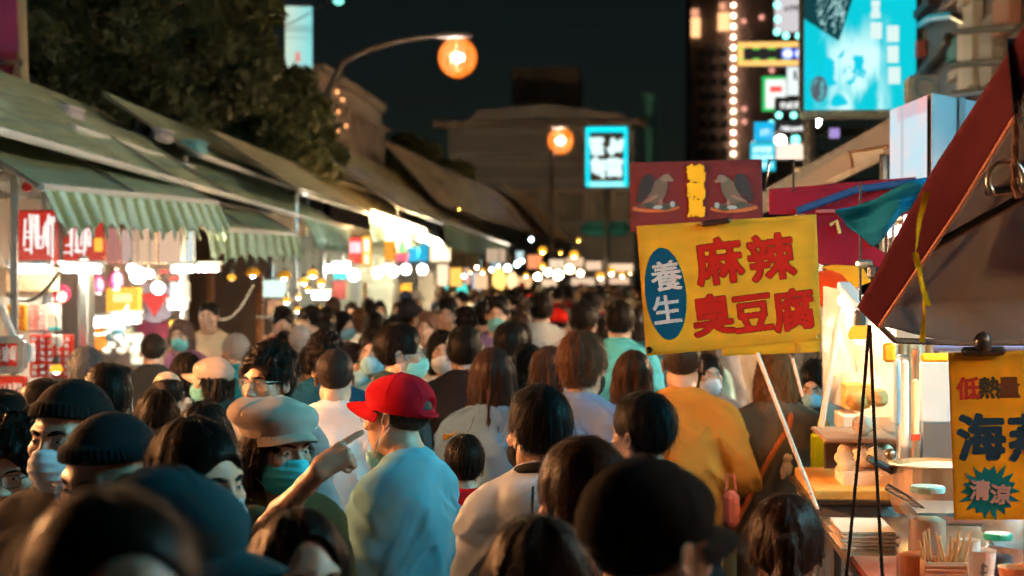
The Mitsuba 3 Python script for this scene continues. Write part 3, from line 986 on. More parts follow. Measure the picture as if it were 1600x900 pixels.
def person(label, x, y, H, yaw=0.0, turn=0.0, pitch=0.0, tilt=0.0, res=0.007, sex='m', tone=0, hair='short', hair_color=BLACK_HAIR, hseed=0, blades=None,
           hat=None, hat_color=(0.05, 0.05, 0.06), mask=None, mask_color=(0.12, 0.5, 0.55), glasses=None, brow=1.0, face=True,
           top='tee', top_color=(0.3, 0.3, 0.3), sleeve='long', collar='crew', collar_color=None, top_kw=None, arms=None, arm_kw=None, legs_color=(0.03, 0.03, 0.035), shoe_color=(0.08, 0.08, 0.08),
           hs=1.0, group=None, extra=None, low=False, wide=0.0):
    """A standing person at (x, y), H metres tall to the crown, facing +y turned by yaw (degrees, anticlockwise from above)."""
    key = thing('person', label, 'person', group)
    rnd = len(PEOPLE) * 0.37
    s = H / 1.72
    ya = math.radians(yaw)
    R = np.array([[math.cos(ya), -math.sin(ya), 0], [math.sin(ya), math.cos(ya), 0], [0, 0, 1]])
    tu, pi_, ti = math.radians(turn), math.radians(pitch), math.radians(tilt)
    put = lambda v: (head_xform(np.asarray(v, float), tu, pi_, ti, hs) * s) @ R.T + np.array([x, y, 0])
    put0 = lambda v: (np.asarray(v, float) * s) @ R.T + np.array([x, y, 0])
    add = lambda name, m, b, c, smooth=True, fn=put, **k: part(key, name, (fn(arr(m)[0]), arr(m)[1]), b, c, smooth, **k)
    tn = np.asarray(TONES[tone] if isinstance(tone, int) else tone, float)
    if arms is None:
        arms = [(1, REST_ARM), (-1, REST_ARM)]
    bm = body_mesh(sex, res)
    bc = skin_colors(bm[0], tn, rnd)
    ms, cs = [(put(bm[0]), bm[1])], [bc]
    if not low:
        for i, (sd, a) in enumerate(arms):
            kw = a.get('hand', {})
            am = cached(('arm', repr(sd), repr(a), a.get('res', 0.006)), lambda: arm_mesh(a, sd, a.get('res', 0.006), **kw))
            ms.append((put0(am[0]), am[1])); cs.append(np.tile(tn * 0.96, (len(am[0]), 1)))
    part(key, 'body', cat_(ms), SKIN, np.vstack(cs), True)
    # head things
    if hair:
        hr = 0.006 if res <= 0.007 else 0.012
        hm = hair_mesh(hair, hr, hseed)
        if hat:
            v, f = hm
            top_z = HC[2] + (0.045 if hat != 'newsboy' else 0.05)
            m = v.copy()
            c0 = HC + np.array([0, -0.012, 0.0])
            w = np.clip((m[:, 2] - HC[2] - 0.012) / 0.03, 0, 1)[:, None]
            m = c0 + (m - c0) * (1 - (0.16 if hat != 'backcap' else 0.05) * w)
            m[:, 2] = np.minimum(m[:, 2], top_z + 0.10 * np.clip(m[:, 2] - top_z, 0, 1))
            hm = (m, f)
        vv, ff = hm
        if blades is None:
            blades = 6500 if res <= 0.005 else 1500 if res <= 0.007 else 0
        hc = np.asarray(hair_color, float)
        parts_, cols = [(put(vv), ff)], [np.tile(hc, (len(vv), 1)) * (0.7 + 0.6 * meshkit.fbm(vv * 90, 2)[:, None])]
        if blades:
            L = {'thin': 0.010, 'bald': 0.012, 'short': 0.026, 'side': 0.03, 'curly': 0.03, 'bowl': 0.032}.get(hair, 0.05)
            bv, bf = cached(('blades', hair, hseed, hr, blades, hat is not None), lambda: strands(vv, ff, blades, L, 0.0013 if res <= 0.005 else 0.0019, 11 + hseed, lift=0.6 if hair == 'curly' else 0.38, fringe=hair == 'bangs'))
            parts_.append((put(bv), bf))
            cols.append(np.repeat(hc[None] * (0.5 + 1.8 * np.random.default_rng(5).random((len(bv) // 8, 1))), 8, 0))
        part(key, 'hair', cat_(parts_), HAIR, np.vstack(cols), True)
    if face and res <= 0.009:
        (ev, ef), ec = eyes()
        add('eye', (ev[:len(ev) // 2], ef[:len(ef) // 2]), PLASTIC, ec[:len(ev) // 2])
        n = len(ev) // 2
        add('eye', (ev[n:], ef[len(ef) // 2:] - n), PLASTIC, ec[n:])
        for bw in brows(brow):
            add('eyebrow', bw, HAIR, np.asarray(hair_color if hair_color != GREY_HAIR else (0.05, 0.05, 0.05)) * 1.1)
    if hat in ('cap', 'backcap'):
        hh = 0.005 if res <= 0.006 else 0.009
        ck = add('cap', cap_dome(hh, hat == 'backcap'), CLOTH, hat_color)
        seam, bill = cap_trim()
        add(ck[len(key) + 2:] + '__seam', seam, CLOTH, np.asarray(hat_color) * 0.85)
        add(ck[len(key) + 2:] + '__bill', bill, CLOTH, np.asarray(hat_color) * 0.95, 40 if False else False)
        if hat == 'backcap':
            st = tube([HC + (-0.047, -0.103, 0.007), HC + (-0.025, -0.1225, 0.003), HC + (0, -0.127, 0.002), HC + (0.025, -0.1225, 0.003), HC + (0.047, -0.103, 0.007)], 0.0065, 8)
            add(ck[len(key) + 2:] + '__strap', st, CLOTH, np.asarray(hat_color) * 0.9)
    elif hat == 'beanie':
        add('beanie', beanie(0.0045 if res <= 0.006 else 0.008), CLOTH, hat_color)
    elif hat == 'newsboy':
        puff, bill, btn = newsboy(0.005)
        ck = add('cap', puff, CLOTH, hat_color)
        add('cap__bill', bill, CLOTH, np.asarray(hat_color) * 0.95, False)
        add('cap__button', btn, CLOTH, hat_color)
    if mask:
        kind = 'black' if mask == 'black' else 'surgical'
        add('mask', mask_mesh(0.004 if res <= 0.006 else 0.007, kind), CLOTH, mask_color)
        if res <= 0.008:
            for lp in loops():
                add('mask__loop', lp, MATTE, (0.7, 0.7, 0.7) if kind != 'black' else (0.03, 0.03, 0.03))
    if glasses:
        fr, ln = spectacles(glasses != 'round')
        add('glasses', fr, METAL if glasses == 'metal' else PLASTIC, (0.35, 0.33, 0.3) if glasses == 'metal' else (0.015, 0.013, 0.012))
        for l_ in ln:
            add('glasses__lens', l_, GLASS, (1, 1, 1), False)
    # clothes
    th = 0.0075 if res <= 0.005 else 0.013 if res <= 0.007 else 0.022
    tm = top_mesh(th, top, arms, sleeve, collar=collar, wide=wide, **(top_kw or {}))
    tc = np.asarray(top_color, float)
    tname = {'tee': 'shirt', 'jacket': 'jacket', 'coat': 'coat'}[top]
    add(tname, tm, CLOTH, np.tile(tc, (len(tm[0]), 1)) * (0.88 + 0.24 * meshkit.fbm(tm[0] * 14, 3)[:, None]), fn=put0)
    if collar == 'crew' and res <= 0.007:
        a = np.arange(28) * 2 * PI / 28
        rr = 0.0665
        ring = np.stack([rr * np.sin(a), -0.014 + rr * 1.08 * np.cos(a), 1.452 - 0.026 * np.cos(a) + 0.008 * np.abs(np.sin(a))], -1)
        add(tname + '__collar', tube(ring, 0.0075, 8, closed=True), CLOTH, tc * 0.85 if collar_color is None else collar_color, fn=put0)
    add('trousers', trousers(0.02 if not low else 0.035), CLOTH, legs_color, fn=put0)
    if not low:
        add('shoes', shoes(0.016), MATTE, shoe_color, fn=put0)
    PEOPLE.append((key, x, y, H))
    if extra:
        extra(key, put, put0, add)
    return key


def stand(px, py, Y, extra_top=0.012):
    """Ground place and height of someone whose crown is seen at (px, py) at depth Y."""
    q = P(px, py, Y)
    return q[0], q[1], q[2] - extra_top
GLYPHS = {
 '麻': '89,16 89,18 98,26 107,39 119,65 118,67 100,67 100,77 122,77 122,101 133,101 133,79 134,77 159,77 159,67 138,67 138,64 150,37 164,19 164,17 156,10 154,11 148,20 134,50 133,-13 122,-13 122,47 120,47 107,21 97,9 95,9|12,-5 19,13 24,43 25,117 89,117 83,133 95,136 103,117 160,116 160,105 37,105 36,44 32,16 23,-11 21,-12|35,17 35,19 43,26 49,35 62,65 61,67 41,67 41,77 65,77 65,101 76,101 76,77 95,77 95,67 77,67 76,65 97,43 92,33 90,33 78,51 76,51 76,-13 65,-13 65,45 63,45 54,24 43,10 41,10',
 '辣': '67,2 67,4 81,12 97,28 108,45 107,47 83,47 83,90 113,90 113,105 80,105 80,116 113,116 113,135 125,135 125,116 160,116 160,105 125,105 125,91 156,90 156,47 131,47 130,45 146,21 164,4 157,-4 155,-4 143,8 126,32 125,-13 113,-13 112,31 100,15 76,-6;125,57 145,56 145,80 125,80;94,57 113,56 113,80 94,80|15,60 15,70 51,70 61,94 62,101 64,102 74,99 61,71 79,70 79,60 53,60 53,43 76,42 76,32 53,32 51,17 45,3 40,-4 30,-13 28,-13 21,-5 35,8 40,20 41,31 19,32 19,42 42,42 42,59|17,104 17,114 47,114 44,122 37,131 45,136 48,135 58,119 55,114 77,114 77,104|23,98 24,100 29,102 33,102 42,82 42,75 35,72 33,73 32,80',
 '臭': '16,-5 17,-3 34,0 50,6 66,16 71,22 19,23 19,34 79,34 84,47 96,45 93,34 126,35 109,44 109,46 114,49 113,51 35,51 35,122 75,122 80,135 93,134 93,131 89,125 89,122 140,122 140,51 118,51 117,50 138,39 139,37 137,34 157,34 158,23 99,22 110,12 125,5 141,1 161,-1 155,-12 134,-9 116,-3 99,7 86,21 69,4 50,-6 35,-11 22,-13;47,82 126,81 127,91 48,92;48,112 48,101 127,102 126,113;126,60 126,72 47,71 48,60',
 '豆': '17,4 99,4 110,25 116,42 118,42 129,39 129,37 112,4 159,4 159,-7 17,-7|20,127 155,127 155,116 20,116|35,98 138,98 138,46 35,46;49,87 48,57 125,57 125,87|47,38 48,40 55,42 59,41 68,21 71,10 59,7 54,24',
 '腐': '14,-7 22,13 26,34 28,62 28,123 87,123 87,126 83,131 83,134 92,136 94,136 102,123 160,123 160,113 40,113 39,111 39,51 35,18 28,-6 24,-14|82,89 82,98 128,98 128,109 139,109 139,98 158,98 158,89 139,89 139,65 137,61 132,59 114,58 111,65 128,67 128,89|50,-12 50,51 94,51 97,60 107,60 106,51 150,51 150,-5 147,-9 142,-11 121,-11 119,-2 124,-2 124,0 99,11 96,11 87,3 72,-3 70,-3 65,3 65,5 75,7 85,12 94,21 96,26 105,26 103,17 131,6 132,4 127,0 127,-2 139,-2 139,42 102,42 102,39 105,37 135,26 129,19 113,27 96,32 83,23 69,19 65,26 82,32 91,42 61,42 60,-12|85,80 92,86 110,76 112,72 107,67 105,67|43,81 45,84 59,93 73,110 82,107 77,98 71,92 71,57 60,57 60,81 49,74 45,81',
 '養': '13,44 14,46 34,55 54,71 17,72 17,81 63,81 70,89 69,91 35,91 35,100 76,100 81,107 80,109 26,109 26,118 58,118 50,132 61,135 70,123 68,118 104,118 114,135 118,135 127,132 119,118 150,118 150,109 95,109 90,101 91,100 141,100 141,91 85,91 79,82 159,81 159,72 122,71 129,64 141,56 162,48 156,39 154,38 148,40 129,51 129,18 97,17 102,12 114,7 139,21 144,19 148,15 127,5 127,2 141,-1 159,-3 153,-13 141,-12 121,-7 101,2 100,-5 96,-6 60,-9 44,-12 39,-1 45,3 47,8 47,50 22,36;90,71 98,59 118,59 109,72;59,27 116,26 117,34 60,35;59,43 116,42 117,50 60,51;59,2 68,1 96,5 89,10 83,18 60,18;59,60 84,59 79,68 86,70 86,72 70,72',
 '生': '17,-8 17,4 82,5 82,45 34,45 35,57 82,57 82,92 44,92 37,78 28,66 17,72 17,74 28,87 36,102 46,132 58,130 50,104 82,104 82,135 95,135 95,104 152,104 152,92 95,92 95,57 146,57 146,45 95,45 95,5 160,4 160,-8',
 '低': '66,-13 62,-3 66,-1 68,4 68,118 110,125 144,135 153,126 152,124 124,117 126,75 128,73 160,73 160,62 128,61 133,29 141,7 146,3 150,4 153,15 154,26 163,20 157,-5 151,-11 144,-11 138,-8 131,0 122,24 115,62 80,61 80,4 84,4 102,9 102,-2 78,-8 68,-13;80,74 115,73 113,114 80,109|101,19 102,22 108,24 111,22 124,-7 114,-10 110,3|12,67 12,70 25,84 38,105 50,134 62,131 55,113 46,96 46,-12 35,-12 35,76 33,76 28,67 19,57',
 '熱': '17,26 16,36 47,38 47,54 22,54 22,63 47,63 47,75 58,75 58,63 83,63 83,54 58,54 58,40 87,42 87,37 91,39 100,54 104,68 89,80 94,88 106,81 108,95 108,101 91,101 91,112 108,112 109,135 120,135 119,112 145,112 146,51 147,43 150,37 153,37 154,40 155,59 162,53 161,35 157,27 152,25 145,27 138,39 135,60 133,101 119,101 116,76 117,72 132,61 128,51 126,50 118,59 113,61 111,52 105,40 91,24 89,24 81,32|129,15 129,17 141,20 156,0 160,-9 148,-13 141,1|102,0 96,16 107,18 113,4 116,-9 104,-11|61,83 61,85 66,90 83,81 89,77 89,75 86,70 83,69|18,93 18,102 47,103 47,115 24,115 24,124 47,124 47,134 58,134 58,124 82,124 82,115 58,115 58,103 87,102 87,93|66,-12 63,16 74,16 78,-10|16,-9 27,3 35,19 47,17 41,4 28,-13|16,73 18,77 27,81 38,90 40,90 46,84 41,79 23,69 20,69',
 '量': '16,-9 16,0 82,1 82,8 80,10 29,10 29,18 82,19 81,27 33,27 34,68 144,68 144,27 95,27 94,19 148,18 148,10 95,10 94,1 161,0 161,-9;94,35 131,34 132,43 95,44;94,52 131,51 132,59 95,60;45,35 81,34 82,43 46,44;45,52 81,51 82,59 46,60|16,84 160,84 160,75 16,75|36,130 140,130 140,91 36,91;48,99 127,98 128,105 126,107 49,107;48,115 127,114 128,121 126,123 49,123',
 '海': '54,46 54,57 70,57 74,90 151,90 150,58 162,57 162,46 149,46 147,22 158,21 158,11 146,11 142,-4 138,-9 134,-11 110,-12 108,-11 106,-1 128,-2 133,5 133,11 63,11 68,46;106,79 122,63 122,61 117,59 117,57 138,57 139,80;101,45 118,29 119,26 114,23 114,21 136,21 137,46;84,80 82,57 114,58 112,62 97,75 102,78 101,80;79,45 77,21 111,22 109,26 94,40 94,42 98,44 97,46 81,46|52,85 52,87 60,95 68,108 75,123 78,135 90,132 86,117 158,117 158,106 79,106 63,79|24,124 26,129 31,133 50,123 58,116 52,108 50,108 40,116|20,-5 40,46 41,48 43,48 51,41 33,-5 30,-10|15,77 18,83 23,86 44,74 47,71 47,68 40,61 28,71',
 '燕': '129,19 140,24 154,6 161,-6 161,-9 150,-13 144,-1|16,112 16,122 60,122 60,135 70,135 71,122 104,122 104,135 115,135 115,122 160,122 160,111 115,111 115,89 60,89 60,111;70,99 104,98 104,111 70,111|121,36 121,92 132,92 132,71 141,75 149,82 152,82 158,76 157,73 151,69 132,60 132,41 134,40 148,40 150,45 150,55 152,55 160,52 159,40 157,34 151,30 128,30 125,31|102,4 96,19 101,20 108,19 116,-1 116,-10 107,-12 105,-11|66,79 110,79 110,33 66,33;76,43 99,42 99,70 76,70|63,17 64,19 74,20 78,1 78,-10 67,-12 66,3|16,40 17,42 40,48 44,51 44,68 42,69 20,69 20,79 44,79 44,92 54,92 54,27 44,27 44,39 18,31|15,-8 26,5 34,23 45,21 44,14 38,2 26,-13',
 '清': '53,74 53,83 100,84 100,94 63,94 63,103 100,103 100,113 59,113 59,122 100,122 100,135 112,135 113,122 154,122 154,113 112,113 112,103 150,103 150,94 112,94 112,84 160,83 160,74|66,64 146,64 146,-5 144,-9 137,-12 117,-12 114,-2 134,-2 135,0 135,12 78,12 77,-13 66,-13;77,22 134,21 135,33 78,34;77,44 134,43 135,54 78,55|21,124 27,132 30,132 47,122 54,115 47,107 45,107 37,115|19,-4 36,30 42,47 44,49 50,45 53,40 36,1 30,-11|14,81 21,90 43,77 47,74 47,72 43,66 39,64 30,72',
 '涼': '61,106 61,117 104,117 98,133 106,135 110,135 118,117 160,117 160,106|129,33 130,35 140,38 156,13 160,2 149,-2 141,16|69,92 150,92 150,47 116,47 116,-3 115,-6 110,-10 84,-12 80,-1 103,-1 103,46 69,47;81,59 137,58 137,81 81,81|53,4 67,21 76,38 81,38 88,35 76,14 63,-2|23,124 23,127 26,131 30,133 50,123 58,116 52,107 50,107 38,117|19,-3 35,23 47,48 49,49 56,42 56,40 31,-8 28,-11|14,80 19,89 21,89 39,80 45,76 48,71 43,63 41,63 32,71',
 '鵪': '12,74 12,76 27,89 36,105 35,107 16,107 16,117 41,117 46,135 56,134 52,117 90,117 90,107 72,106 92,82 93,83 93,120 110,120 115,135 126,133 121,120 150,120 150,73 105,73 104,64 162,63 162,54 105,54 104,46 159,45 157,12 153,-7 146,-13 128,-13 126,-7 126,-4 139,-5 144,-2 147,14 139,12 131,29 137,31 147,15 148,18 149,36 93,36 92,79 86,74 83,74 83,26 58,25 58,6 85,14 85,4 45,-10 41,1 47,7 47,26 33,26 32,17 23,17 23,69 20,69 18,67;104,83 139,82 139,93 104,93;104,102 139,101 139,111 104,111;32,80 47,79 47,93 58,93 58,79 80,80 69,95 56,107 48,107 42,93;58,58 73,57 73,70 58,70;72,35 73,48 58,48 58,35;33,36 47,35 47,48 33,48;47,69 33,70 33,57 47,57|125,3 119,26 125,27 132,5|107,14 105,24 112,25 115,10 115,-2 108,-3|84,-5 93,27 101,25 101,20 93,-8',
 '鶉': '90,120 110,120 113,135 126,133 122,124 122,120 149,120 149,73 101,72 102,64 161,64 161,55 101,54 102,45 158,45 157,19 154,-1 151,-8 145,-12 123,-12 121,-3 136,-4 142,-2 145,7 145,12 138,10 129,28 136,30 144,14 146,14 148,34 147,36 90,36;101,83 138,82 139,91 137,93 102,93;101,102 138,101 139,110 102,111|120,12 115,26 122,27 128,11 128,4 121,4|103,10 101,24 108,25 111,9 111,-2 103,-2|76,-4 82,6 87,28 96,26 95,16 87,-6 83,-8|17,109 17,119 48,119 42,131 49,134 52,134 54,132 60,119 86,119 86,109|16,17 16,28 45,30 45,41 60,50 59,51 20,51 20,60 76,61 82,57 82,55 74,48 56,37 57,31 84,33 84,24 56,21 56,-5 54,-9 45,-12 31,-12 28,-5 28,-2 43,-2 45,-1 45,20|23,101 80,101 80,69 23,69;34,79 70,78 70,92 34,92',
 '鳥': '36,32 36,122 76,122 81,136 94,134 89,122 137,122 137,72 49,72 48,61 160,61 160,52 49,52 48,42 155,41 152,3 150,-4 145,-11 141,-13 130,-14 117,-13 115,-5 115,-3 134,-4 138,-2 142,14 143,32;48,103 50,101 124,101 125,112 49,113;49,93 49,81 125,82 124,93|106,22 106,25 114,28 121,18 125,10 125,6 117,3 110,18|80,21 82,23 90,24 96,8 97,-2 91,-4 87,-3 85,10|54,18 55,22 64,23 68,3 67,-7 57,-8 57,6|15,-7 25,6 31,25 34,26 41,23 42,21 39,11 30,-7 25,-12',
}
# ---------------------------------------------------------------- layout helpers
def PZ(px, py, z):
    """The point at height z seen at a pixel."""
    d = FWD + RIGHT * ((px - 800) / FPX) + UPV * ((450 - py) / FPX)
    return CAM + d * ((z - CAM[2]) / d[2])


from shapely.geometry import Polygon as Poly
UNITX, UNITY, UNITZ = np.eye(3)


def glyph(ch, size, bold=0.0, depth=0.003):
    """A character as a raised mesh in the xy plane, its square size metres wide, centred on the origin, facing +z."""
    from shapely.geometry import Polygon
    from shapely.ops import unary_union
    polys = []
    for piece in GLYPHS[ch].split('|'):
        rings = [[tuple(map(float, q.split(','))) for q in r.split()] for r in piece.split(';')]
        polys.append(Polygon(rings[0], rings[1:]).buffer(0))
    g = unary_union(polys)
    if bold:
        g = g.buffer(bold, quad_segs=4).simplify(0.5)
    v, f = extrude(g, depth / size * 160)
    return (v - [85, 61, 0]) * (size / 160.0), f


def pseudo_text(rng, w, h, n=7, th=0.1):
    """Blurred unreadable writing: a block of strokes about w x h, facing +z."""
    from shapely.geometry import LineString
    from shapely.ops import unary_union
    ls = []
    for k in range(n):
        if k % 2:
            y = rng.uniform(-.45, .45); a, b = sorted(rng.uniform(-.5, .5, 2)); ls.append(LineString([(min(a, -.2) * w, y * h), (max(b, .2) * w, y * h)]))
        else:
            x = rng.uniform(-.42, .42); a, b = sorted(rng.uniform(-.5, .5, 2)); ls.append(LineString([(x * w, min(a, -.2) * h), (x * w + rng.uniform(-.15, .15) * w, max(b, .2) * h)]))
    return extrude(unary_union([l.buffer(th * min(w, h) * .5, quad_segs=2) for l in ls]), 0.004)


def panel(name, O, X, Y, w, h, fn, nu, nv, parent=None, gain=None, bsdf=None, weight=0.5, **k):
    """A printed sheet w x h centred on O; fn(u, v) gives the print's colour (..., 3), v upwards; gain makes it a backlit panel."""
    X, Y = unit(X), unit(Y)
    v, f = sheet(lambda u, t: np.asarray(O) + ((u - .5) * w)[..., None] * X + ((t - .5) * h)[..., None] * Y, nu, nv)
    u, t = np.meshgrid(np.linspace(0, 1, nu + 1), np.linspace(0, 1, nv + 1), indexing='ij')
    c = np.clip(np.asarray(fn(u, t), float).reshape(-1, 3), 0.002, 60)
    key = numbered(f"{parent}__{name}") if parent else name
    more = dict(k)
    if gain is not None:
        more['emitter'] = {'type': 'area', 'radiance': {'type': 'mesh_attribute', 'name': 'vertex_color'}, 'sampling_weight': float(weight)}
        c = c * gain * 0.46
        scene[key] = mikit.ply((v, f), 'mat_lamp', color=c, **more)
    else:
        scene[key] = mikit.ply((v, f), PRINT, color=c, **more)
    return key


LAMPMAT = mat('mat_lamp', {'type': 'diffuse', 'reflectance': rgb((0.006, 0.006, 0.006))})
ASPHALT = mat('mat_asphalt', two({'type': 'principled', 'base_color': proc(lambda p, n, uv: mix((0.035, 0.034, 0.035), (0.085, 0.08, 0.078), fbm(p.x * 3, p.y * 3, 0, 4)) * (0.8 + 0.4 * noise(p.x * 90, p.y * 90))), 'roughness': 0.55, 'specular': 0.4}))
CONCRETE = mat('mat_concrete', two({'type': 'principled', 'base_color': proc(lambda p, n, uv: mix((0.16, 0.145, 0.13), (0.30, 0.27, 0.25), fbm(p.x * 1.2 + p.y, p.y * 1.2, p.z * 0.8, 4))), 'roughness': 0.85, 'specular': 0.2}))
LEAF = mat('mat_leaf', two({'type': 'principled', 'base_color': UVC, 'roughness': 0.5, 'specular': 0.3}))

struct('street', bx((0, 120, -0.05), (300, 300, 0.1)), ASPHALT)

# ---------------------------------------------------------------- lamps
TUBE_L = np.array([1.0, 0.85, 0.60]) * 62
COOL_L = np.array([0.86, 1.0, 0.95]) * 45
WARM_L = np.array([1.0, 0.52, 0.16]) * 90
WHITE_L = np.array([1.0, 0.82, 0.54]) * 90


def tube_lamp(a, b, label, L=None, r=0.02, weight=4.0, group=None):
    L = TUBE_L if L is None else L
    a, b = np.asarray(a, float), np.asarray(b, float)
    k = thing('tube_lamp', label, 'tube lamp', group)
    d = unit(b - a)
    part(k, 'tube', tube([a, a + (b - a) * .33, a + (b - a) * .66, b], r, 8), LAMPMAT, emit=L, weight=weight)
    m = (a + b) / 2 + [0, 0, r + 0.028]
    up = unit(np.cross(np.cross(d, UNITZ), d))
    part(k, 'fixture', frame(bx((0, 0, 0), (np.linalg.norm(b - a) + .06, 0.055, 0.03), 0.004), m, d, np.cross(up, d), up), PLASTIC, (0.7, 0.7, 0.68))
    for q in (a, b):
        part(k, 'end_cap', tube([q - d * .012, q + d * .012], r * 1.15, 8), PLASTIC, (0.6, 0.6, 0.6))
    return k


def bulb(c, r, label, L=None, weight=1.0, shade=None, drop=0.3, group=None, name='pendant_lamp'):
    """A hanging lamp: cord, socket and glowing globe, with a conical shade where given."""
    L = WHITE_L if L is None else L
    c = np.asarray(c, float)
    r = r * 0.72
    k = thing(name, label, 'lamp', group)
    amber = L[2] < L[0] * .35
    part(k, 'globe', ball(c - [0, 0, r * .35] if amber else c, r * (.62 if amber else 1), 2), LAMPMAT, emit=L * (2.4 if amber else 1), weight=weight, smooth=True)
    if amber:
        part(k, 'glass_shade', xf(lathe([(r * 1.15, -r * .55), (r * 1.3, -r * .1), (r * 1.05, r * .7), (r * .4, r * 1.1)], 18), c), LAMPMAT, emit=np.array([1.0, .42, .03]) * 1.3, weight=weight * .2)
    part(k, 'socket', tube([c + [0, 0, r * .9], c + [0, 0, r * .9 + .06]], 0.025, 8), PLASTIC, (0.05, 0.05, 0.05))
    part(k, 'cord', tube([c + [0, 0, r + .05], c + [0, 0, r + .05 + drop]], 0.005, 5), PLASTIC, (0.03, 0.03, 0.03))
    if shade:
        m = lathe([(0.03, r * 1.5), (0.05, r * 1.45), (r * 2.1, 0.0), (r * 2.05, -0.004), (0.045, r * 1.38), (0.028, r * 1.42)], 20)
        part(k, 'lamp_shade', xf(m, c), PLASTIC, shade, 40 if False else False)
    return k


# ---------------------------------------------------------------- awnings of the left row
def valance_mesh(A, B, h, n, amp, zig, lean=0.0, seed=0, sub=8):
    """Pleated hanging cloth from A to B with a pointed lower edge; returns mesh and stripe colours."""
    A, B = np.asarray(A, float), np.asarray(B, float)
    d = B - A
    d2 = unit(d * [1, 1, 0])
    nrm = np.array([d2[1], -d2[0], 0])
    nu, nv = n * sub, 8
    rng = np.random.default_rng(seed)
    zz = rng.uniform(0.5, 1.0, n * 2 + 2)
    def fn(u, t):
        ph = u * n
        k = np.floor(ph).astype(int)
        w = ph - k
        tri = np.abs(w - 0.5) * 2
        drop = h * (1 - zig * tri ** 1.2 * np.interp(ph, np.arange(n * 2 + 2) / 2, zz))
        z = -t * drop
        off = amp * np.sin(ph * 2 * PI + 0.6 * np.sin(ph * 0.9)) * t ** 0.7 + lean * t + 0.02 * t * np.sin(ph * 0.55 + seed)
        return A + u[..., None] * d + off[..., None] * nrm + z[..., None] * UNITZ
    v, f = sheet(fn, nu, nv)
    u = np.repeat(np.linspace(0, 1, nu + 1), nv + 1)
    return v, f, u * n


def awning(label, near, far, zn, zf, back=1.7, rise=0.75, color=(0.13, 0.2, 0.14), color2=(0.17, 0.22, 0.12), val=None, bar=(0.7, 0.72, 0.7), posts=True, vseed=0, patch=0.0, light_bar=None):
    k = thing('awning', label, 'awning')
    A, B = PZ(*near, zn), PZ(*far, zf)
    d = unit((B - A) * [1, 1, 0])
    side = np.array([-d[1], d[0], 0])
    n = min(90, max(8, int(np.linalg.norm(B - A) / 0.25)))
    nz = lambda u, t: 0.03 * np.sin(u * n * 0.8 + 2 * t) * np.sin(t * PI) - 0.07 * np.sin(t * PI)
    fn = lambda u, t: A + u[..., None] * (B - A) + t[..., None] * (side * back + UNITZ * rise) + nz(u, t)[..., None] * UNITZ
    m = slab(fn, n, 24, 0.006)
    uu = np.repeat(np.linspace(0, 1, n + 1), 25)
    tt = np.tile(np.linspace(0, 1, 25), n + 1)
    q = m[0][:len(uu)]
    s = meshkit.fbm(q * [1.2, 0.7, 3.0], 3, vseed)
    stripe = (np.floor(tt * 24) % 2 == 0)
    c = np.where(stripe[:, None], color, color2) * (0.55 + 0.9 * s[:, None])
    if patch:
        pm = np.clip((meshkit.fbm(q * [2.2, 1.3, 5], 3, 8) - 0.56) * 9, 0, 1) * patch
        c = c * (1 - pm[:, None]) + np.array([0.24, 0.33, 0.27]) * pm[:, None]
    part(k, 'canopy', m, PRINT, np.vstack([c, c]), True)
    out = -side
    part(k, 'front_bar', tube([A + out * .02, (A + B) / 2 + out * .02, B + out * .02], 0.03, 8), PAINTED, np.array(bar) * .55)
    for u in (0.0, 0.5, 1.0):
        q0 = A + (B - A) * u
        part(k, 'arm', tube([q0, q0 + side * back + UNITZ * (rise - .03)], 0.018, 6), METAL, (0.4, 0.4, 0.4))
    if posts:
        for u in (0.04, 0.96):
            q0 = A + (B - A) * u + side * 0.25
            part(k, 'post', tube([[q0[0], q0[1], 0], q0 + UNITZ * 0.08], 0.03, 8), METAL, (0.35, 0.38, 0.4))
    for (v0, v1, h, np_, zig, lean) in (val or []):
        a, b = A + (B - A) * v0, A + (B - A) * v1
        v, f, ph = valance_mesh(a + out * .035, b + out * .035, h, np_, 0.035, zig, lean, vseed)
        w = ph - np.floor(ph)
        cc = np.where((w < 0.42)[:, None], (0.30, 0.47, 0.44), (0.13, 0.19, 0.10)) * (0.8 + 0.4 * meshkit.fbm(v * 5, 2, vseed)[:, None])
        part(k, 'valance', (v, f), PRINT, cc, True)
    return k


GREEN, GREEN2 = (0.14, 0.23, 0.19), (0.17, 0.23, 0.15)
OLIVE, OLIVE2 = (0.19, 0.23, 0.14), (0.13, 0.19, 0.15)
awning('near green awning with a long striped pleated valance over the red signs', (60, 292), (335, 317), 2.62, 2.68, 1.25, 0.80, (.16, .25, .215), (.20, .26, .17), [(0.0, 1.0, 0.37, 15, 0.45, 0.10)], vseed=1)
awning('long olive awning with pale patches, a slanting valance at its far end', (-60, 189), (540, 358), 2.93, 2.72, 1.1, 0.70, OLIVE, OLIVE2, [(0.74, 1.0, 0.42, 17, 0.35, 0.16)], vseed=2, patch=0.7)
awning('low green awning with a striped valance between the two higher striped awnings', (318, 357), (462, 366), 2.45, 2.5, 1.0, 0.6, GREEN, GREEN2, [(0.0, 1.0, 0.36, 10, 0.4, 0.04)], vseed=3)
awning('upper olive roof awning with a bright white front bar, behind the patched awning', (112, 199), (300, 262), 3.3, 3.25, 1.05, 0.66, OLIVE, OLIVE2, None, bar=(0.85, 0.9, 0.88), vseed=4)
awning('upper olive roof awning with a pinkish white front bar halfway along the left row', (310, 243), (530, 320), 3.3, 3.3, 1.05, 0.7, OLIVE, OLIVE2, None, bar=(0.85, 0.8, 0.78), vseed=5)
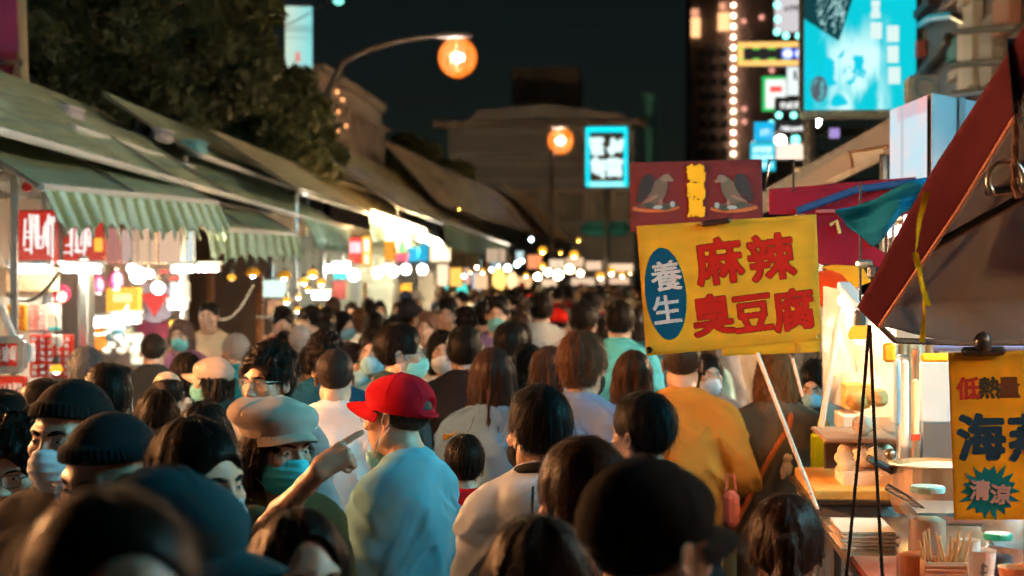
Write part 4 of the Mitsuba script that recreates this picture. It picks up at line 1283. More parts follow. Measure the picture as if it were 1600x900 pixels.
awning('tan olive awning over the signs and bulbs, its edge bar glowing orange', (480, 306), (672, 363), 3.0, 2.95, 1.25, 0.85, (0.36, 0.32, 0.2), (0.3, 0.28, 0.17), [(0.35, 0.95, 0.5, 18, 0.2, 0.05)], bar=(0.85, 0.75, 0.6), vseed=6)
awning('brown awning with a long pale bar further down the left row', (628, 327), (800, 384), 3.1, 3.1, 1.4, 1.0, (0.34, 0.28, 0.19), (0.28, 0.25, 0.17), [(0.2, 0.9, 0.6, 24, 0.2, 0.05)], bar=(0.85, 0.85, 0.82), vseed=7)
awning('rear olive roof with a pale box on it, below the concrete building', (488, 272), (700, 335), 3.7, 3.7, 1.2, 1.1, (0.42, 0.37, 0.22), (0.36, 0.32, 0.18), None, bar=(0.8, 0.78, 0.7), vseed=8)
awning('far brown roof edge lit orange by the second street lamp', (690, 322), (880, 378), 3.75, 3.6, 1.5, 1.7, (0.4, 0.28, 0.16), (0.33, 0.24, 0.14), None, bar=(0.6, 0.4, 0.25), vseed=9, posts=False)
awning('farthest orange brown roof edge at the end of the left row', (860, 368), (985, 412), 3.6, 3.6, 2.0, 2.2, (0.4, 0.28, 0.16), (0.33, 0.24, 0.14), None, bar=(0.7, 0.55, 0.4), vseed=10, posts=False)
for (px, py, z, lab) in ((42, 292, 2.64, 'red ball knob on the corner of the near green awning'), (405, 341, 2.7, 'dark red ball knob at the slanting valance further along')):
    solo('red_ball', lab, 'ball', ball(PZ(px, py, z), 0.04, 2), PLASTIC, (0.6, 0.02, 0.02), True)
for i, (px, py, w, h, c, lab) in enumerate(((93, 184, 36, 32, (0.36, 0.32, 0.36), 'pale grey cloth bundle tied on the near roof edge'), (58, 296, 0, 0, None, ''), (247, 212, 18, 16, (0.3, 0.28, 0.3), 'small grey bundle on the middle of the roof edge'),
                                           (298, 232, 26, 20, (0.12, 0.30, 0.36), 'small blue and red box on the roof edge'), (393, 246, 16, 12, (0.16, 0.25, 0.3), 'tiny blue bundle on the roof edge under the tree'), (490, 256, 26, 26, (0.4, 0.46, 0.5), 'pale box standing on the roof below the concrete building'))):
    if c is None:
        continue
    z = 3.35 if i < 4 else 3.75
    q = PZ(px, py + h / 2, z)
    mpp = q[1] / FPX
    k = thing('roof_box', lab, 'box')
    part(k, 'box', bx(q + [0, 0.2, h * mpp / 2], (w * mpp, 0.4, h * mpp), 0.03), CLOTH, c)
    part(k, 'lid', bx(q + [0, 0.2, h * mpp + 0.015], (w * mpp * 1.05, 0.44, 0.03), 0.01), CLOTH, np.array(c) * 1.2)

# white beam ends left of the near awning
k = thing('white_beam', 'white slanting beam left of the red ball', 'beam')
part(k, None, tube([PZ(-40, 268, 2.75), PZ(38, 302, 2.62)], 0.05, 8), PAINTED, (0.7, 0.72, 0.72))

# ---------------------------------------------------------------- left stalls: bays with counters, back walls and partitions
BAYS = [(-3.0, 3.0), (3.0, 8.0), (8.0, 12.7), (12.7, 16.6), (16.6, 20.6), (20.6, 25.6), (25.6, 31.0), (31.0, 38.0), (38.0, 48.0), (48.0, 60.0)]
BAYNAME = ['stall far to the left beside the crowd', 'stall at the left edge beside the crowd', 'white panelled stall with the red menu boards at the left edge', 'brightly lit stall with an orange light box', 'dark brown stall with the vendor in a tan shirt',
           'stall with a cluster of yellow lamps and a pale panel', 'stall with round bulbs and a white panel', 'stall with blue signs and a white light box', 'stall with orange light boxes down the row', 'last stall of the left row before the far glow']
PARTC = [(0.5, 0.5, 0.48), (0.5, 0.5, 0.48), (0.78, 0.76, 0.72), (0.22, 0.17, 0.15), (0.055, 0.04, 0.035), (0.62, 0.70, 0.68), (0.70, 0.76, 0.74), (0.75, 0.75, 0.72), (0.6, 0.35, 0.16), (0.6, 0.4, 0.22)]
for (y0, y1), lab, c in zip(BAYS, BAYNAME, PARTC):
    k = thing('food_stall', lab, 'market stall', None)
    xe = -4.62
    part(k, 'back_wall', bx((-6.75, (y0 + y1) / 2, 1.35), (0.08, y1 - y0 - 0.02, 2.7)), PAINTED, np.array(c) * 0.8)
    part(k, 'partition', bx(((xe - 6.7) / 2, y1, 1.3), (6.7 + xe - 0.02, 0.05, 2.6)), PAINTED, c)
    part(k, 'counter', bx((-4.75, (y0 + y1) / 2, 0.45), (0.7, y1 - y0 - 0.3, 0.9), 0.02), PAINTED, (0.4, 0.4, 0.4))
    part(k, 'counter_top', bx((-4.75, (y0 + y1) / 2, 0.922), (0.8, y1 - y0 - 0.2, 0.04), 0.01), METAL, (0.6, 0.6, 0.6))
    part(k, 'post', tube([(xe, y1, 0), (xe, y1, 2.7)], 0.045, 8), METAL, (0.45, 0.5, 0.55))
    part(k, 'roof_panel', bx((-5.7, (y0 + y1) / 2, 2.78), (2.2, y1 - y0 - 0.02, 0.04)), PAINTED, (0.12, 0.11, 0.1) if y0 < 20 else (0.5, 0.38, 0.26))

RS = np.random.default_rng(3)
EMIT_RED = np.array([0.9, 0.05, 0.03])


def px_box(name, label, cat, px0, py0, px1, py1, Y, color, bsdf=None, th=0.08, emit=None, weight=0.3, bev=0.01, **k):
    """A box-like thing of real thickness whose front covers the pixel rectangle at depth Y."""
    a, b = P(px0, py1, Y), P(px1, py0, Y)
    c = (a + b) / 2
    key = thing(name, label, cat)
    m = bx(c + [0, th / 2, 0], (b[0] - a[0], th, b[2] - a[2]), bev)
    if emit is None:
        part(key, None, m, bsdf or PAINTED, color, **k)
    else:
        part(key, 'housing', (m[0] + [0, 0.01, 0], m[1]), PLASTIC, np.clip(color, 0, 1))
        part(key, 'face', bx(c - [0, 0.004, 0], ((b[0] - a[0]) * .96, 0.012, (b[2] - a[2]) * .94)), LAMPMAT, emit=emit, weight=weight)
    return key, c, (b[0] - a[0]), (b[2] - a[2])


def write_on(key, c, w, h, cols, rows, color, emit=None, seed=0, name='lettering', jitter=0.0, th=0.13, fill=0.8):
    rng = np.random.default_rng(seed)
    ms = []
    for i in range(cols):
        for j in range(rows):
            m = pseudo_text(rng, w / cols * fill, h / rows * fill, 7, th)
            ms.append(frame(m, c + np.array([((i + .5) / cols - .5) * w, -0.014, ((j + .5) / rows - .5) * h]), UNITX, UNITZ, -UNITY))
    if emit is None:
        part(key, name, cat_(ms), PAINTED, color, kind='stuff' if len(ms) > 1 else None)
    else:
        part(key, name, cat_(ms), LAMPMAT, emit=emit, weight=0.2, kind='stuff' if len(ms) > 1 else None)


# bay 2: red hanging signs with white lettering, tubes under them, menu boards
k, c, w, h = px_box('sign_board', 'red lit sign with white lettering and an orange strip under the near valance', 'sign', 17, 328, 86, 411, 12.3, (0.5, 0.03, 0.02), emit=EMIT_RED * 0.5)  # face and lettering emit in place of the tube light they would reflect
write_on(k, c + [0.05, 0, 0], w * .78, h * .9, 3, 1, (1, 1, 1), np.array([.85, .82, .76]), 4, th=0.2, fill=0.95)
part(k, 'strip', bx(c + [-w * .42, -0.012, 0], (w * .1, 0.006, h * .92)), LAMPMAT, emit=(1.0, 0.3, 0.03), weight=0.1)
k, c, w, h = px_box('sign_board', 'red lit sign with white lettering and a yellow corner, second under the near valance', 'sign', 99, 340, 162, 411, 12.6, (0.5, 0.03, 0.02), emit=EMIT_RED * 0.5)  # emission again stands in for light from the tube underneath
write_on(k, c + [-0.04, 0, 0.01], w * .7, h * .8, 3, 1, (1, 1, 1), np.array([.85, .82, .76]), 9, th=0.2, fill=0.95)
part(k, 'corner', bx(c + [w * .38, -0.012, -h * .1], (w * .2, 0.006, h * .3)), LAMPMAT, emit=(0.95, 0.5, 0.05), weight=0.1)
tube_lamp(P(16, 421, 12.1), P(76, 421, 12.1), 'white tube lamp under the first red sign', r=0.024)
tube_lamp(P(98, 421, 12.35), P(160, 421, 12.35), 'white tube lamp under the second red sign', r=0.024)
px_box('canvas_flap', 'peach canvas flap behind the tube lamps of the white panelled stall', 'canvas', 8, 418, 92, 456, 12.55, (0.75, 0.5, 0.33), CLOTH, 0.03)
k = thing('wall_emblem', 'round crimson emblem on the white panel of the left stall', 'emblem')
e = P(97, 459, 12.66)
part(k, 'disc', frame(lathe([(0, 0.012), (0.072, 0.012), (0.076, 0)], 28), e, UNITX, UNITZ, -UNITY), PAINTED, (0.62, 0.03, 0.09))
part(k, 'inset', frame(lathe([(0, 0.006), (0.043, 0.006), (0.045, 0)], 24), e + [0, -0.0125, -0.02], UNITX, UNITZ, -UNITY), PAINTED, (0.8, 0.75, 0.74))
for i, (a, b, cc, e_) in enumerate(((10, 30, (0.6, 0.36, 0.03), None), (29, 42, (0.65, 0.33, 0.02), None), (45, 57, (0.55, 0.12, 0.08), None), (58, 74, (0.6, 0.3, 0.26), None))):
    k, c, w, h = px_box('menu_strip', f'{["yellow", "amber", "dull red", "pinkish red"][i]} hanging menu strip below the peach canvas', 'menu strip', a, 476, b, 518, 12.5, cc, th=0.02)
    write_on(k, c, w * .7, h * .9, 1, 5, (0.9, 0.85, 0.8) if i > 1 else (0.35, 0.02, 0.02), None, 20 + i)
k, c, w, h = px_box('paper_sheet', 'white notice with a teal stripe on the white panel below the emblem', 'notice', 73, 474, 96, 517, 12.62, (0.85, 0.72, 0.6), th=0.01, bev=0.002)
part(k, 'stripe', bx(c + [0, -0.008, -h * .42], (w * .9, 0.004, h * .1)), PAINTED, (0.02, 0.45, 0.5))
k, c, w, h = px_box('menu_board', 'large red menu board with rows of white writing under the left white panel', 'menu board', 46, 523, 114, 590, 12.2, (0.68, 0.035, 0.02), th=0.04)
write_on(k, c, w * .94, h * .94, 5, 6, (0.95, 0.92, 0.9), None, 31, fill=0.62, th=0.22)
k, c, w, h = px_box('sign_board', 'small red sign in a steel frame with thick white lettering at the left edge', 'sign', -14, 534, 32, 574, 11.2, (0.66, 0.03, 0.02), th=0.05)
write_on(k, c, w * .85, h * .8, 3, 1, (0.95, 0.92, 0.9), None, 41, fill=0.85, th=0.22)
for j, (zz, ww) in enumerate(((h * .58, w * 1.08), (-h * .58, w * 1.08))):
    part(k, 'frame', bx(c + [0, 0, zz], (ww, 0.07, 0.05), 0.006), METAL, (0.5, 0.6, 0.65))
part(k, 'frame', bx(c + [w * .56, 0, 0], (0.05, 0.07, h * 1.08), 0.006), METAL, (0.5, 0.6, 0.65))
k, c, w, h = px_box('sign_board', 'small red sign with a lettering row, below the steel framed one', 'sign', -14, 588, 40, 622, 11.0, (0.66, 0.05, 0.03), th=0.05)
write_on(k, c, w * .85, h * .5, 6, 1, (0.95, 0.92, 0.9), None, 43, fill=0.85, th=0.24)
px_box('ticket_box', 'small white box hanging at the edge of the red menu board', 'box', 40, 537, 50, 566, 11.9, (0.8, 0.8, 0.82), PLASTIC, 0.08)
px_box('paper_cup', 'white cup standing on the red menu board', 'cup', 80, 523, 94, 540, 12.1, (0.85, 0.8, 0.75), PLASTIC, 0.08)
bulb(P(88, 577, 11.7), 0.05, 'small orange lamp in front of the red menu board', WARM_L * .5, 0.5)
px_box('stall_pillar', 'bluish grey steel pillar at the right end of the white panelled stall', 'pillar', 121, 400, 138, 900, 12.55, (0.36, 0.42, 0.46), METAL, 0.16, bev=0.02)
k = thing('awning_brace', 'white diagonal brace pole at the left edge', 'pole')
part(k, None, tube([P(2, 480, 11.6), P(22, 530, 11.4)], 0.03, 8), PAINTED, (0.75, 0.76, 0.76))

# bay 3: orange light box, round lamps, tubes, hanging boards
for i, (a, b, t, cc) in enumerate(((163, 186, 355, (0.5, 0.2, 0.17)), (190, 210, 358, (0.62, 0.42, 0.36)), (212, 244, 352, (0.8, 0.52, 0.33)), (247, 281, 355, (0.8, 0.52, 0.36)), (284, 302, 360, (0.68, 0.78, 0.8)))):
    k, c, w, h = px_box('hanging_board', f'{["dull red", "pinkish", "peach", "wide peach", "pale blue"][i]} lit board behind the tips of the near valance', 'board', a, t, b, 412, 15.6, cc, emit=np.array(cc) * .75)
tube_lamp(P(268, 421, 14.6), P(304, 421, 14.6), 'warm tube lamp below the right end of the near valance', WARM_L * 2.2, 0.026)
tube_lamp(P(306, 420, 15.0), P(342, 420, 15.0), 'warm tube lamp below the low striped valance', WARM_L * 2.2, 0.026)
k, c, w, h = px_box('light_box', 'bright orange light box above the white tube lamps', 'light box', 166, 449, 218, 492, 15.4, (0.6, 0.3, 0.03), emit=np.array([1.3, 0.52, 0.04]), weight=1)
write_on(k, c + [0, 0, -h * .38], w * .8, h * .14, 9, 1, (0.2, 0.02, 0), None, 51, fill=0.8)
part(k, 'glow_panel', bx(c + [0, -0.012, h * .12], (w * .55, 0.006, h * .3)), LAMPMAT, emit=(1.6, 1.0, 0.4), weight=0.2)
for (x, y, r, lab) in ((247, 450, 0.078, 'large round white lamp over the red fan sign'), (216, 430, 0.105, 'very bright round lamp above the orange light box'), (206, 420, 0.06, 'small round lamp beside the very bright one'), (234, 428, 0.05, 'small round lamp over the red lettering')):
    bulb(P(x, y, 15.0), r, lab, WHITE_L, 1.5)
for (x, y, lab) in ((152, 443, 'pink and white round lantern beside the steel pillar'), (180, 437, 'dark pink lantern left of the bright lamps')):
    k = thing('paper_lantern', lab, 'lantern')
    part(k, 'shell', ball(P(x, y, 15.2), (0.075, 0.075, 0.09), 2), PLASTIC, (0.6, 0.08, 0.2), True)
    part(k, 'cap', tube([P(x, y - 18, 15.2), P(x, y - 15, 15.2)], 0.04, 10), PLASTIC, (0.1, 0.05, 0.05))
    part(k, 'base', tube([P(x, y + 14, 15.2), P(x, y + 17, 15.2)], 0.04, 10), PLASTIC, (0.7, 0.65, 0.6))
tube_lamp(P(138, 505, 14.4), P(182, 503, 14.4), 'cool white tube lamp low in the stall with the orange light box', COOL_L, 0.036)
tube_lamp(P(176, 497, 15.0), P(216, 496, 15.0), 'cool white tube lamp just under the orange light box', COOL_L, 0.02)
tube_lamp(P(196, 500, 14.6), P(218, 499, 14.6), 'short cool white tube lamp right of the low one', COOL_L, 0.034)
k = thing('fan_sign', 'round dark sign with a red fan shape behind the white lamp', 'sign')
e = P(243, 472, 15.9)
part(k, 'disc', frame(lathe([(0, 0.03), (0.2, 0.03), (0.205, 0)], 28), e, UNITX, UNITZ, -UNITY), PAINTED, (0.09, 0.08, 0.12))
fan = [(0, -0.14)] + [(0.14 * math.cos(t), 0.06 + 0.03 * math.sin(t)) for t in np.linspace(0.1, PI - 0.1, 12)]
from shapely.geometry import Polygon
part(k, 'fan', frame(extrude(Polygon(fan), 0.01), e + [0, -0.032, 0], UNITX, UNITZ, -UNITY), LAMPMAT, emit=(0.75, 0.06, 0.05), weight=0.1)
k, c, w, h = px_box('light_box', 'pale blue white lit menu screen right of the round dark sign', 'light box', 266, 440, 294, 470, 15.4, (0.2, 0.2, 0.2), emit=np.array([0.75, 1.05, 1.0]))
tube_lamp(P(264, 478, 14.9), P(292, 478, 14.9), 'white tube lamp below the pale menu screen', TUBE_L, 0.028)
k = thing('neon_lettering', 'two rows of red lit lettering under the hanging boards', 'lettering')
for j, (a, b, y) in enumerate(((248, 284, 424), (264, 286, 435))):
    rng = np.random.default_rng(60 + j)
    n = 6 - 2 * j
    for i in range(n):
        x = a + (b - a) * (i + .5) / n
        part(k, 'letter', frame(pseudo_text(rng, 0.032, 0.042, 6, 0.2), P(x, y, 15.2), UNITX, UNITZ, -UNITY), LAMPMAT, emit=(1.2, 0.05, 0.06), weight=0.05)
px_box('appliance', 'steel blue kettle box under the tube lamps', 'appliance', 164, 508, 194, 535, 15.0, (0.2, 0.38, 0.45), METAL, 0.3, bev=0.03)
px_box('board', 'orange brown upright board beside the steel pillar', 'board', 146, 508, 166, 548, 15.6, (0.6, 0.2, 0.04), th=0.05)
px_box('board', 'upright orange board beside the masked woman at the lit stall', 'board', 264, 500, 290, 560, 15.8, (0.75, 0.33, 0.05), th=0.05)
px_box('board', 'upright white board left of the short haired man', 'board', 203, 520, 222, 570, 15.7, (0.6, 0.72, 0.68), th=0.05)
px_box('wall_poster', 'dark magenta poster with white writing behind the short haired man', 'poster', 214, 500, 262, 528, 16.3, (0.35, 0.05, 0.10), th=0.02)
for i in range(7):
    x = 168 + i * 7 + RS.uniform(-2, 2)
    y = 548 - (i % 3) * 9
    solo('food_bag', f'white food bag {["at the left end", "second from the left", "near the left", "in the middle", "right of the middle", "second from the right", "at the right end"][i]} of the pile on the lit counter', 'food bag', ball(P(x, y, 14.9), (0.045, 0.045, 0.035), 2), PLASTIC, (0.75, 0.7, 0.6), True, group='white food bags piled on the lit counter')
# bay 4: the dark stall
bulb(P(395, 428, 18.0), 0.062, 'yellow shaded lamp hanging under the low striped valance', WARM_L, 1.5, (0.7, 0.36, 0.03))
bulb(P(444, 432, 18.4), 0.06, 'tilted yellow lamp right of the yellow shaded lamp', WARM_L, 1.5, (0.7, 0.36, 0.03))
bulb(P(362, 434, 17.5), 0.05, 'small copper lamp in front of the dark wall of the vendor stall', np.array([0.9, 0.5, 0.25]) * 1.2, 0.1)
for (x, y, r, L, lab) in ((448, 470, .055, 1, 'low amber lamp by the pale menu screen'), (466, 463, .045, .8, 'amber lamp in the middle of the yellow lamp cluster'), (475, 440, .06, 1.2, 'amber lamp high in the yellow lamp cluster'), (489, 428, .07, 1.3, 'brightest amber lamp at the top of the cluster'),
                         (481, 452, .045, .7, 'small amber lamp right of the middle of the cluster'), (502, 442, .06, .8, 'amber lamp at the right side of the cluster'), (466, 484, .05, .9, 'lowest amber lamp under the cluster'), (497, 484, .055, 1.3, 'yellow white lamp by the pale panel'), (458, 502, .04, .7, 'small orange lamp between the two customers')):
    bulb(P(x, y, 19.2), r, lab, WARM_L * L, 0.6)
k, c, w, h = px_box('light_box', 'pale mint menu screen between the yellow lamps', 'light box', 411, 437, 449, 465, 19.6, (0.2, 0.2, 0.2), emit=np.array([0.7, 0.95, 0.8]))
px_box('board', 'pinkish board below the pale mint menu screen', 'board', 416, 468, 441, 492, 19.8, (0.6, 0.4, 0.36), th=0.04)
for (x, lab) in ((400, 'dark wooden post behind the yellow shaded lamp'), (322, 'brown wooden post left of the vendor')):
    px_box('wooden_post', lab, 'post', x, 428, x + 10, 620, 20.0, (0.16, 0.07, 0.04), th=0.1)
tube_lamp(P(488, 462, 19.5), P(516, 462, 19.5), 'white tube lamp right of the amber lamp cluster', TUBE_L, 0.04)
tube_lamp(P(519, 418, 21.5), P(548, 418, 21.5), 'cool white tube lamp over the teal box', COOL_L, 0.05)
px_box('teal_box', 'teal box under the cool tube lamp', 'box', 521, 424, 541, 437, 21.5, (0.01, 0.38, 0.45), th=0.2)
px_box('board', 'dull crimson board under the teal box', 'board', 519, 438, 540, 467, 22.5, (0.38, 0.06, 0.06), th=0.04)
px_box('side_panel', 'large pale blue panel behind the curly haired man', 'panel', 494, 469, 543, 560, 23.5, (0.6, 0.68, 0.68), th=0.05)
bulb(P(553, 430, 22.0), 0.10, 'big round white bulb at the corner of the bulb row', WHITE_L * 1.2, 2)
bulb(P(512, 420, 21.0), 0.06, 'small leaning white lamp above the pale blue panel', WHITE_L, .6)
for (a, b, lab, t) in ((548, 563, 'narrow white banner with printed lines', 437), (568, 572, 'thin brown pole of the stall', 440)):
    px_box('banner' if a == 548 else 'wooden_post', lab + ' left of the bulb row', 'banner' if a == 548 else 'post', a, t, b, 500 if a == 548 else 620, 24.0, (0.55, 0.62, 0.66) if a == 548 else (0.35, 0.17, 0.06), th=0.06)
# bay 5-6 lit signs
k, c, w, h = px_box('sign_board', 'red and white lit sign beside the yellow vertical light', 'sign', 545, 370, 566, 412, 24.0, (0.4, 0.02, 0.02), emit=np.array([0.95, 0.09, 0.06]))
part(k, 'white_patch', bx(c + [0, -0.012, h * .1], (w * .8, 0.006, h * .4)), LAMPMAT, emit=(1.1, 0.75, 0.8), weight=0.1)
k, c, w, h = px_box('sign_board', 'narrow vertical yellow framed lit sign', 'sign', 566, 368, 580, 416, 23.5, (0.6, 0.3, 0.02), emit=np.array([1.2, 0.6, 0.06]))
part(k, 'white_patch', bx(c + [0, -0.012, h * .18], (w * .5, 0.006, h * .4)), LAMPMAT, emit=(1.2, 1.3, 1.1), weight=0.1)
part(k, 'white_patch', bx(c + [0, -0.012, -h * .27], (w * .5, 0.006, h * .3)), LAMPMAT, emit=(1.3, 1.1, 0.8), weight=0.1)
for (a, b, t, u, e_, lab) in ((600, 617, 376, 408, (0.85, 0.33, 0.02), 'orange lit sign under the brown valance'), (618, 634, 376, 395, (0.35, 0.9, 0.35), 'pale green lit sign next to the orange one'), (615, 636, 396, 409, (0.8, 0.12, 0.22), 'pinkish red lit sign under the green one'),
                              (638, 653, 386, 409, (0.01, 0.45, 0.75), 'bright blue lit sign in the bulb row'), (655, 668, 381, 409, (0.01, 0.42, 0.70), 'taller bright blue lit sign beside the first'), (672, 704, 382, 409, (1.7, 1.35, 0.85), 'glowing white light box with a yellow edge'),
                              (683, 700, 412, 447, (1.2, 0.85, 0.55), 'tall peach lit panel below the white light box'), (703, 722, 418, 448, (1.2, 0.62, 0.12), 'amber lit panel beside the peach one'), (726, 735, 418, 445, (0.7, 0.4, 0.3), 'dull pink lit panel right of the amber one'),
                              (738, 752, 425, 455, (0.5, 0.55, 0.6), 'grey blue lit panel at the far end of the stall row')):
    px_box('light_box', lab, 'light box', a, t, b, u, 27.0 + (a - 600) * .12, np.clip(np.array(e_) * .6, 0, 1), emit=np.array(e_), weight=0.4, th=0.15)
tube_lamp(P(650, 368, 28.0), P(686, 381, 32.0), 'slanting warm tube lamp above the white light box', np.array([1.0, 0.75, 0.35]) * 60, 0.06)
tube_lamp(P(580, 333, 25.5), P(664, 361, 35.0), 'long orange tube lamp along the edge of the tan awning', np.array([1.0, 0.55, 0.25]) * 22, 0.03, 4)
tube_lamp(P(470, 302, 19.5), P(525, 319, 29.0), 'long white tube lamp along the upper roof bar', np.array([1.0, 0.9, 0.75]) * 1.2, 0.02, .5)
tube_lamp(P(665, 340, 31.5), P(795, 382.5, 59), 'very long pale tube lamp along the brown awning bar', np.array([1.0, 0.85, 0.7]) * 2.4, 0.025, 1)
for i, (x, y, r, lab) in enumerate(((590, 426, .10, 'round bulb at the left end of the bulb row'), (614, 424, .11, 'round bulb second in the bulb row'), (605, 418, .06, 'small cool bulb above the bulb row'), (634, 421, .105, 'round bulb third in the bulb row'), (660, 421, .105, 'round bulb fourth in the bulb row'))):
    bulb(P(x, y, 26.0), r, lab, WHITE_L * 1.1, 1.2)
for (a, b, t, u, Y, c, lab) in ((574, 612, 440, 560, 29, (0.62, 0.74, 0.72), 'tall white panel with faint printing under the bulb row'), (652, 680, 425, 500, 34, (0.72, 0.74, 0.74), 'white panel behind the bulb row further on'), (625, 643, 443, 490, 31, (0.7, 0.27, 0.04), 'orange hanging cloth under the bulb row')):
    px_box('side_panel', lab, 'panel', a, t, b, u, Y, c, th=0.06)
for i, (x, y, r, c, lab) in enumerate(((694, 447, .07, (0.1, 0.6, 0.5), 'teal lamp low beyond the bulb row'), (780, 437, .13, (1.0, 0.6, 0.15), 'amber lantern hanging over the far crowd'), (800, 438, .10, (1.0, 0.6, 0.3), 'pale amber lantern beside the first one'), (722, 455, .1, (0.05, .5, .4), 'teal lamp over the far heads'))):
    q = P(x, y, 40.0)
    k = thing('hanging_lantern', lab, 'lantern')
    part(k, 'shell', ball(q, (r * 1.3, r * 1.3, r * 2.1), 2), LAMPMAT, emit=np.array(c) * 1.6, weight=0.3, smooth=True)
    part(k, 'cord', tube([q + [0, 0, r * 2], q + [0, 0, r * 2 + .5]], 0.01, 5), PLASTIC, (0.03, 0.03, 0.03))
FAR = [(745, 421, .09, 0), (754, 424, .09, 1), (768, 418, .09, 2), (779, 418, .08, 2), (793, 417, .12, 2), (808, 416, .13, 2), (822, 430, .13, 1), (815, 405, .08, 2), (848, 393, .17, 3), (848, 414, .17, 3), (876, 398, .14, 3), (897, 398, .19, 3),
       (840, 429, .19, 0), (856, 427, .24, 0), (872, 428, .22, 0), (890, 424, .24, 0), (907, 427, .22, 0), (938, 428, .18, 1), (955, 426, .24, 1), (972, 428, .2, 1), (984, 430, .15, 1), (904, 375, .09, 3), (830, 371, .10, 2), (717, 328, .06, 3), (725, 430, .06, 2), (735, 428, .06, 1)]
for i, (x, y, r, t) in enumerate(FAR):
    Y = 38 + max(0, x - 740) * 0.13
    L = [np.array([1.0, 0.72, 0.38]) * 16, np.array([1.0, 0.62, 0.3]) * 14, np.array([0.7, 1.0, 0.9]) * 9, np.array([1.0, 0.45, 0.08]) * 14][t]
    nm = ['white', 'warm white', 'cool white', 'amber'][t]
    bulb(P(x, y + ((i * 7) % 5 - 2) * 1.6, Y), r * (.55 + .5 * ((i * 37) % 10) / 10), f'{nm} lamp glowing far down the stall row above the crowd', L, 0.25, drop=0.4, group=f'{nm} lamps far down the stall row')
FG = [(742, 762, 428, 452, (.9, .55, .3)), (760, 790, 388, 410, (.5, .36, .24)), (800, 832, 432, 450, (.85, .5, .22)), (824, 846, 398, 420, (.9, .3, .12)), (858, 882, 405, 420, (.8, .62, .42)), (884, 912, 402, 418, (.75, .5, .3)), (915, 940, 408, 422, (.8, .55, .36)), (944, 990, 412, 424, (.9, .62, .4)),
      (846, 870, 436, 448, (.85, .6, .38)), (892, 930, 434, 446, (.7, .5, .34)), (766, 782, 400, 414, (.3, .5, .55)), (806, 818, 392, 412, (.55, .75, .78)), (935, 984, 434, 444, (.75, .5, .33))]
for i, (a, b, t, u, c) in enumerate(FG):  # glow panels: their emission stands in for lamplight on the far stall fronts
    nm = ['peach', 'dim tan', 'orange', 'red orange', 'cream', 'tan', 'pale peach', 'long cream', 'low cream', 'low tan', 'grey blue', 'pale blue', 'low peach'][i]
    px_box('light_box', f'{nm} glow panel for a lit stall front far down the left row', 'light box', a, t, b, u, 42 + (a - 740) * .12, np.array(c) * .6, emit=np.array(c), weight=.4, th=.3)
# wires across the stalls
for i, (a, b, lab) in enumerate((((10, 460, 11.5), (92, 425, 12.0), 'thin dark wire across the peach canvas'), ((135, 520, 14), (200, 478, 15), 'white cord slanting across the orange light box'), ((338, 500, 16.5), (396, 445, 17.5), 'pale cable slanting in front of the dark stall'), ((150, 500, 14), (260, 560, 15), 'white cord drooping right of the steel pillar'), ((400, 495, 18), (470, 450, 18.8), 'grey cable slanting below the yellow lamps'))):
    A, B = P(*a), P(*b)
    solo('cable', lab, 'cable', tube([A + (B - A) * u - np.array([0, 0, 0.12 * math.sin(PI * u)]) for u in np.linspace(0, 1, 9)], 0.011, 5), PLASTIC, (0.6, 0.6, 0.6) if i else (0.06, 0.05, 0.05))
# ---------------------------------------------------------------- trees behind the left row
def tree(name, label, base, h, crowns, n, seed, leaf=0.17):
    """Trunk, limbs and a crown of separate leaves: crowns = (x, y, z, rx, ry, rz) ellipsoids; leaves gather in clumps with gaps."""
    rng = np.random.default_rng(seed)
    k = thing(name, label, 'tree')
    base = np.array(base, float)
    top = base + [0.2, 0.1, h]
    part(k, 'trunk', tube([base, base + [0.05, 0, h * .3], base + [0.15, .05, h * .6], top], [0.22, 0.18, 0.14, 0.09], 10), PAINTED, (0.09, 0.06, 0.04), True)
    V, F, C, n0 = [], [], [], 0
    per = n // len(crowns)
    for ci, (x, y, z, rx, ry, rz) in enumerate(crowns):
        c = np.array([x, y, z])
        fork = base + [0.1, 0, h * (.5 + .08 * ci)]
        part(k, 'limb', tube([fork, fork * .5 + c * .5 + [0, 0, .3], c], [0.09, 0.06, 0.03], 7), PAINTED, (0.09, 0.06, 0.04), True)
        m = 36
        cl = rng.normal(0, 1, (m, 3)); cl /= np.linalg.norm(cl, axis=1, keepdims=True)
        cl *= rng.uniform(0.35, 1.0, (m, 1)) ** 0.6
        cl = cl * [rx, ry, rz] + c
        w = rng.uniform(0.18, 0.44, m)
        i = rng.integers(0, m, per)
        d = rng.normal(0, 1, (per, 3)); d /= np.linalg.norm(d, axis=1, keepdims=True)
        p = cl[i] + d * (w[i] * rng.uniform(0.2, 1, per) ** 0.5)[:, None] * [1.2, 1.2, .8]
        nrm = d + rng.normal(0, .7, (per, 3)); nrm /= np.linalg.norm(nrm, axis=1, keepdims=True)
        a = np.cross(nrm, rng.normal(0, 1, (per, 3))); a /= np.linalg.norm(a, axis=1, keepdims=True)
        b = np.cross(nrm, a)
        L = leaf * rng.uniform(.6, 1.3, per)[:, None]
        q = np.stack([p - a * L, p + b * L * .42, p + a * L, p - b * L * .42], 1).reshape(-1, 3)
        V.append(q)
        j = np.arange(per)[:, None] * 4 + n0
        F += [j + [[0, 1, 2]], j + [[0, 2, 3]]]
        tone = np.array([0.05, 0.066, 0.03]) * rng.uniform(.6, 1.5, (m, 1))[i] + np.array([0.03, 0.015, 0]) * rng.random((per, 1))
        C.append(np.repeat(tone, 4, 0))
        n0 += per * 4
    part(k, 'crown', (np.vstack(V), np.vstack(F)), LEAF, np.vstack(C), kind='stuff')
    return k


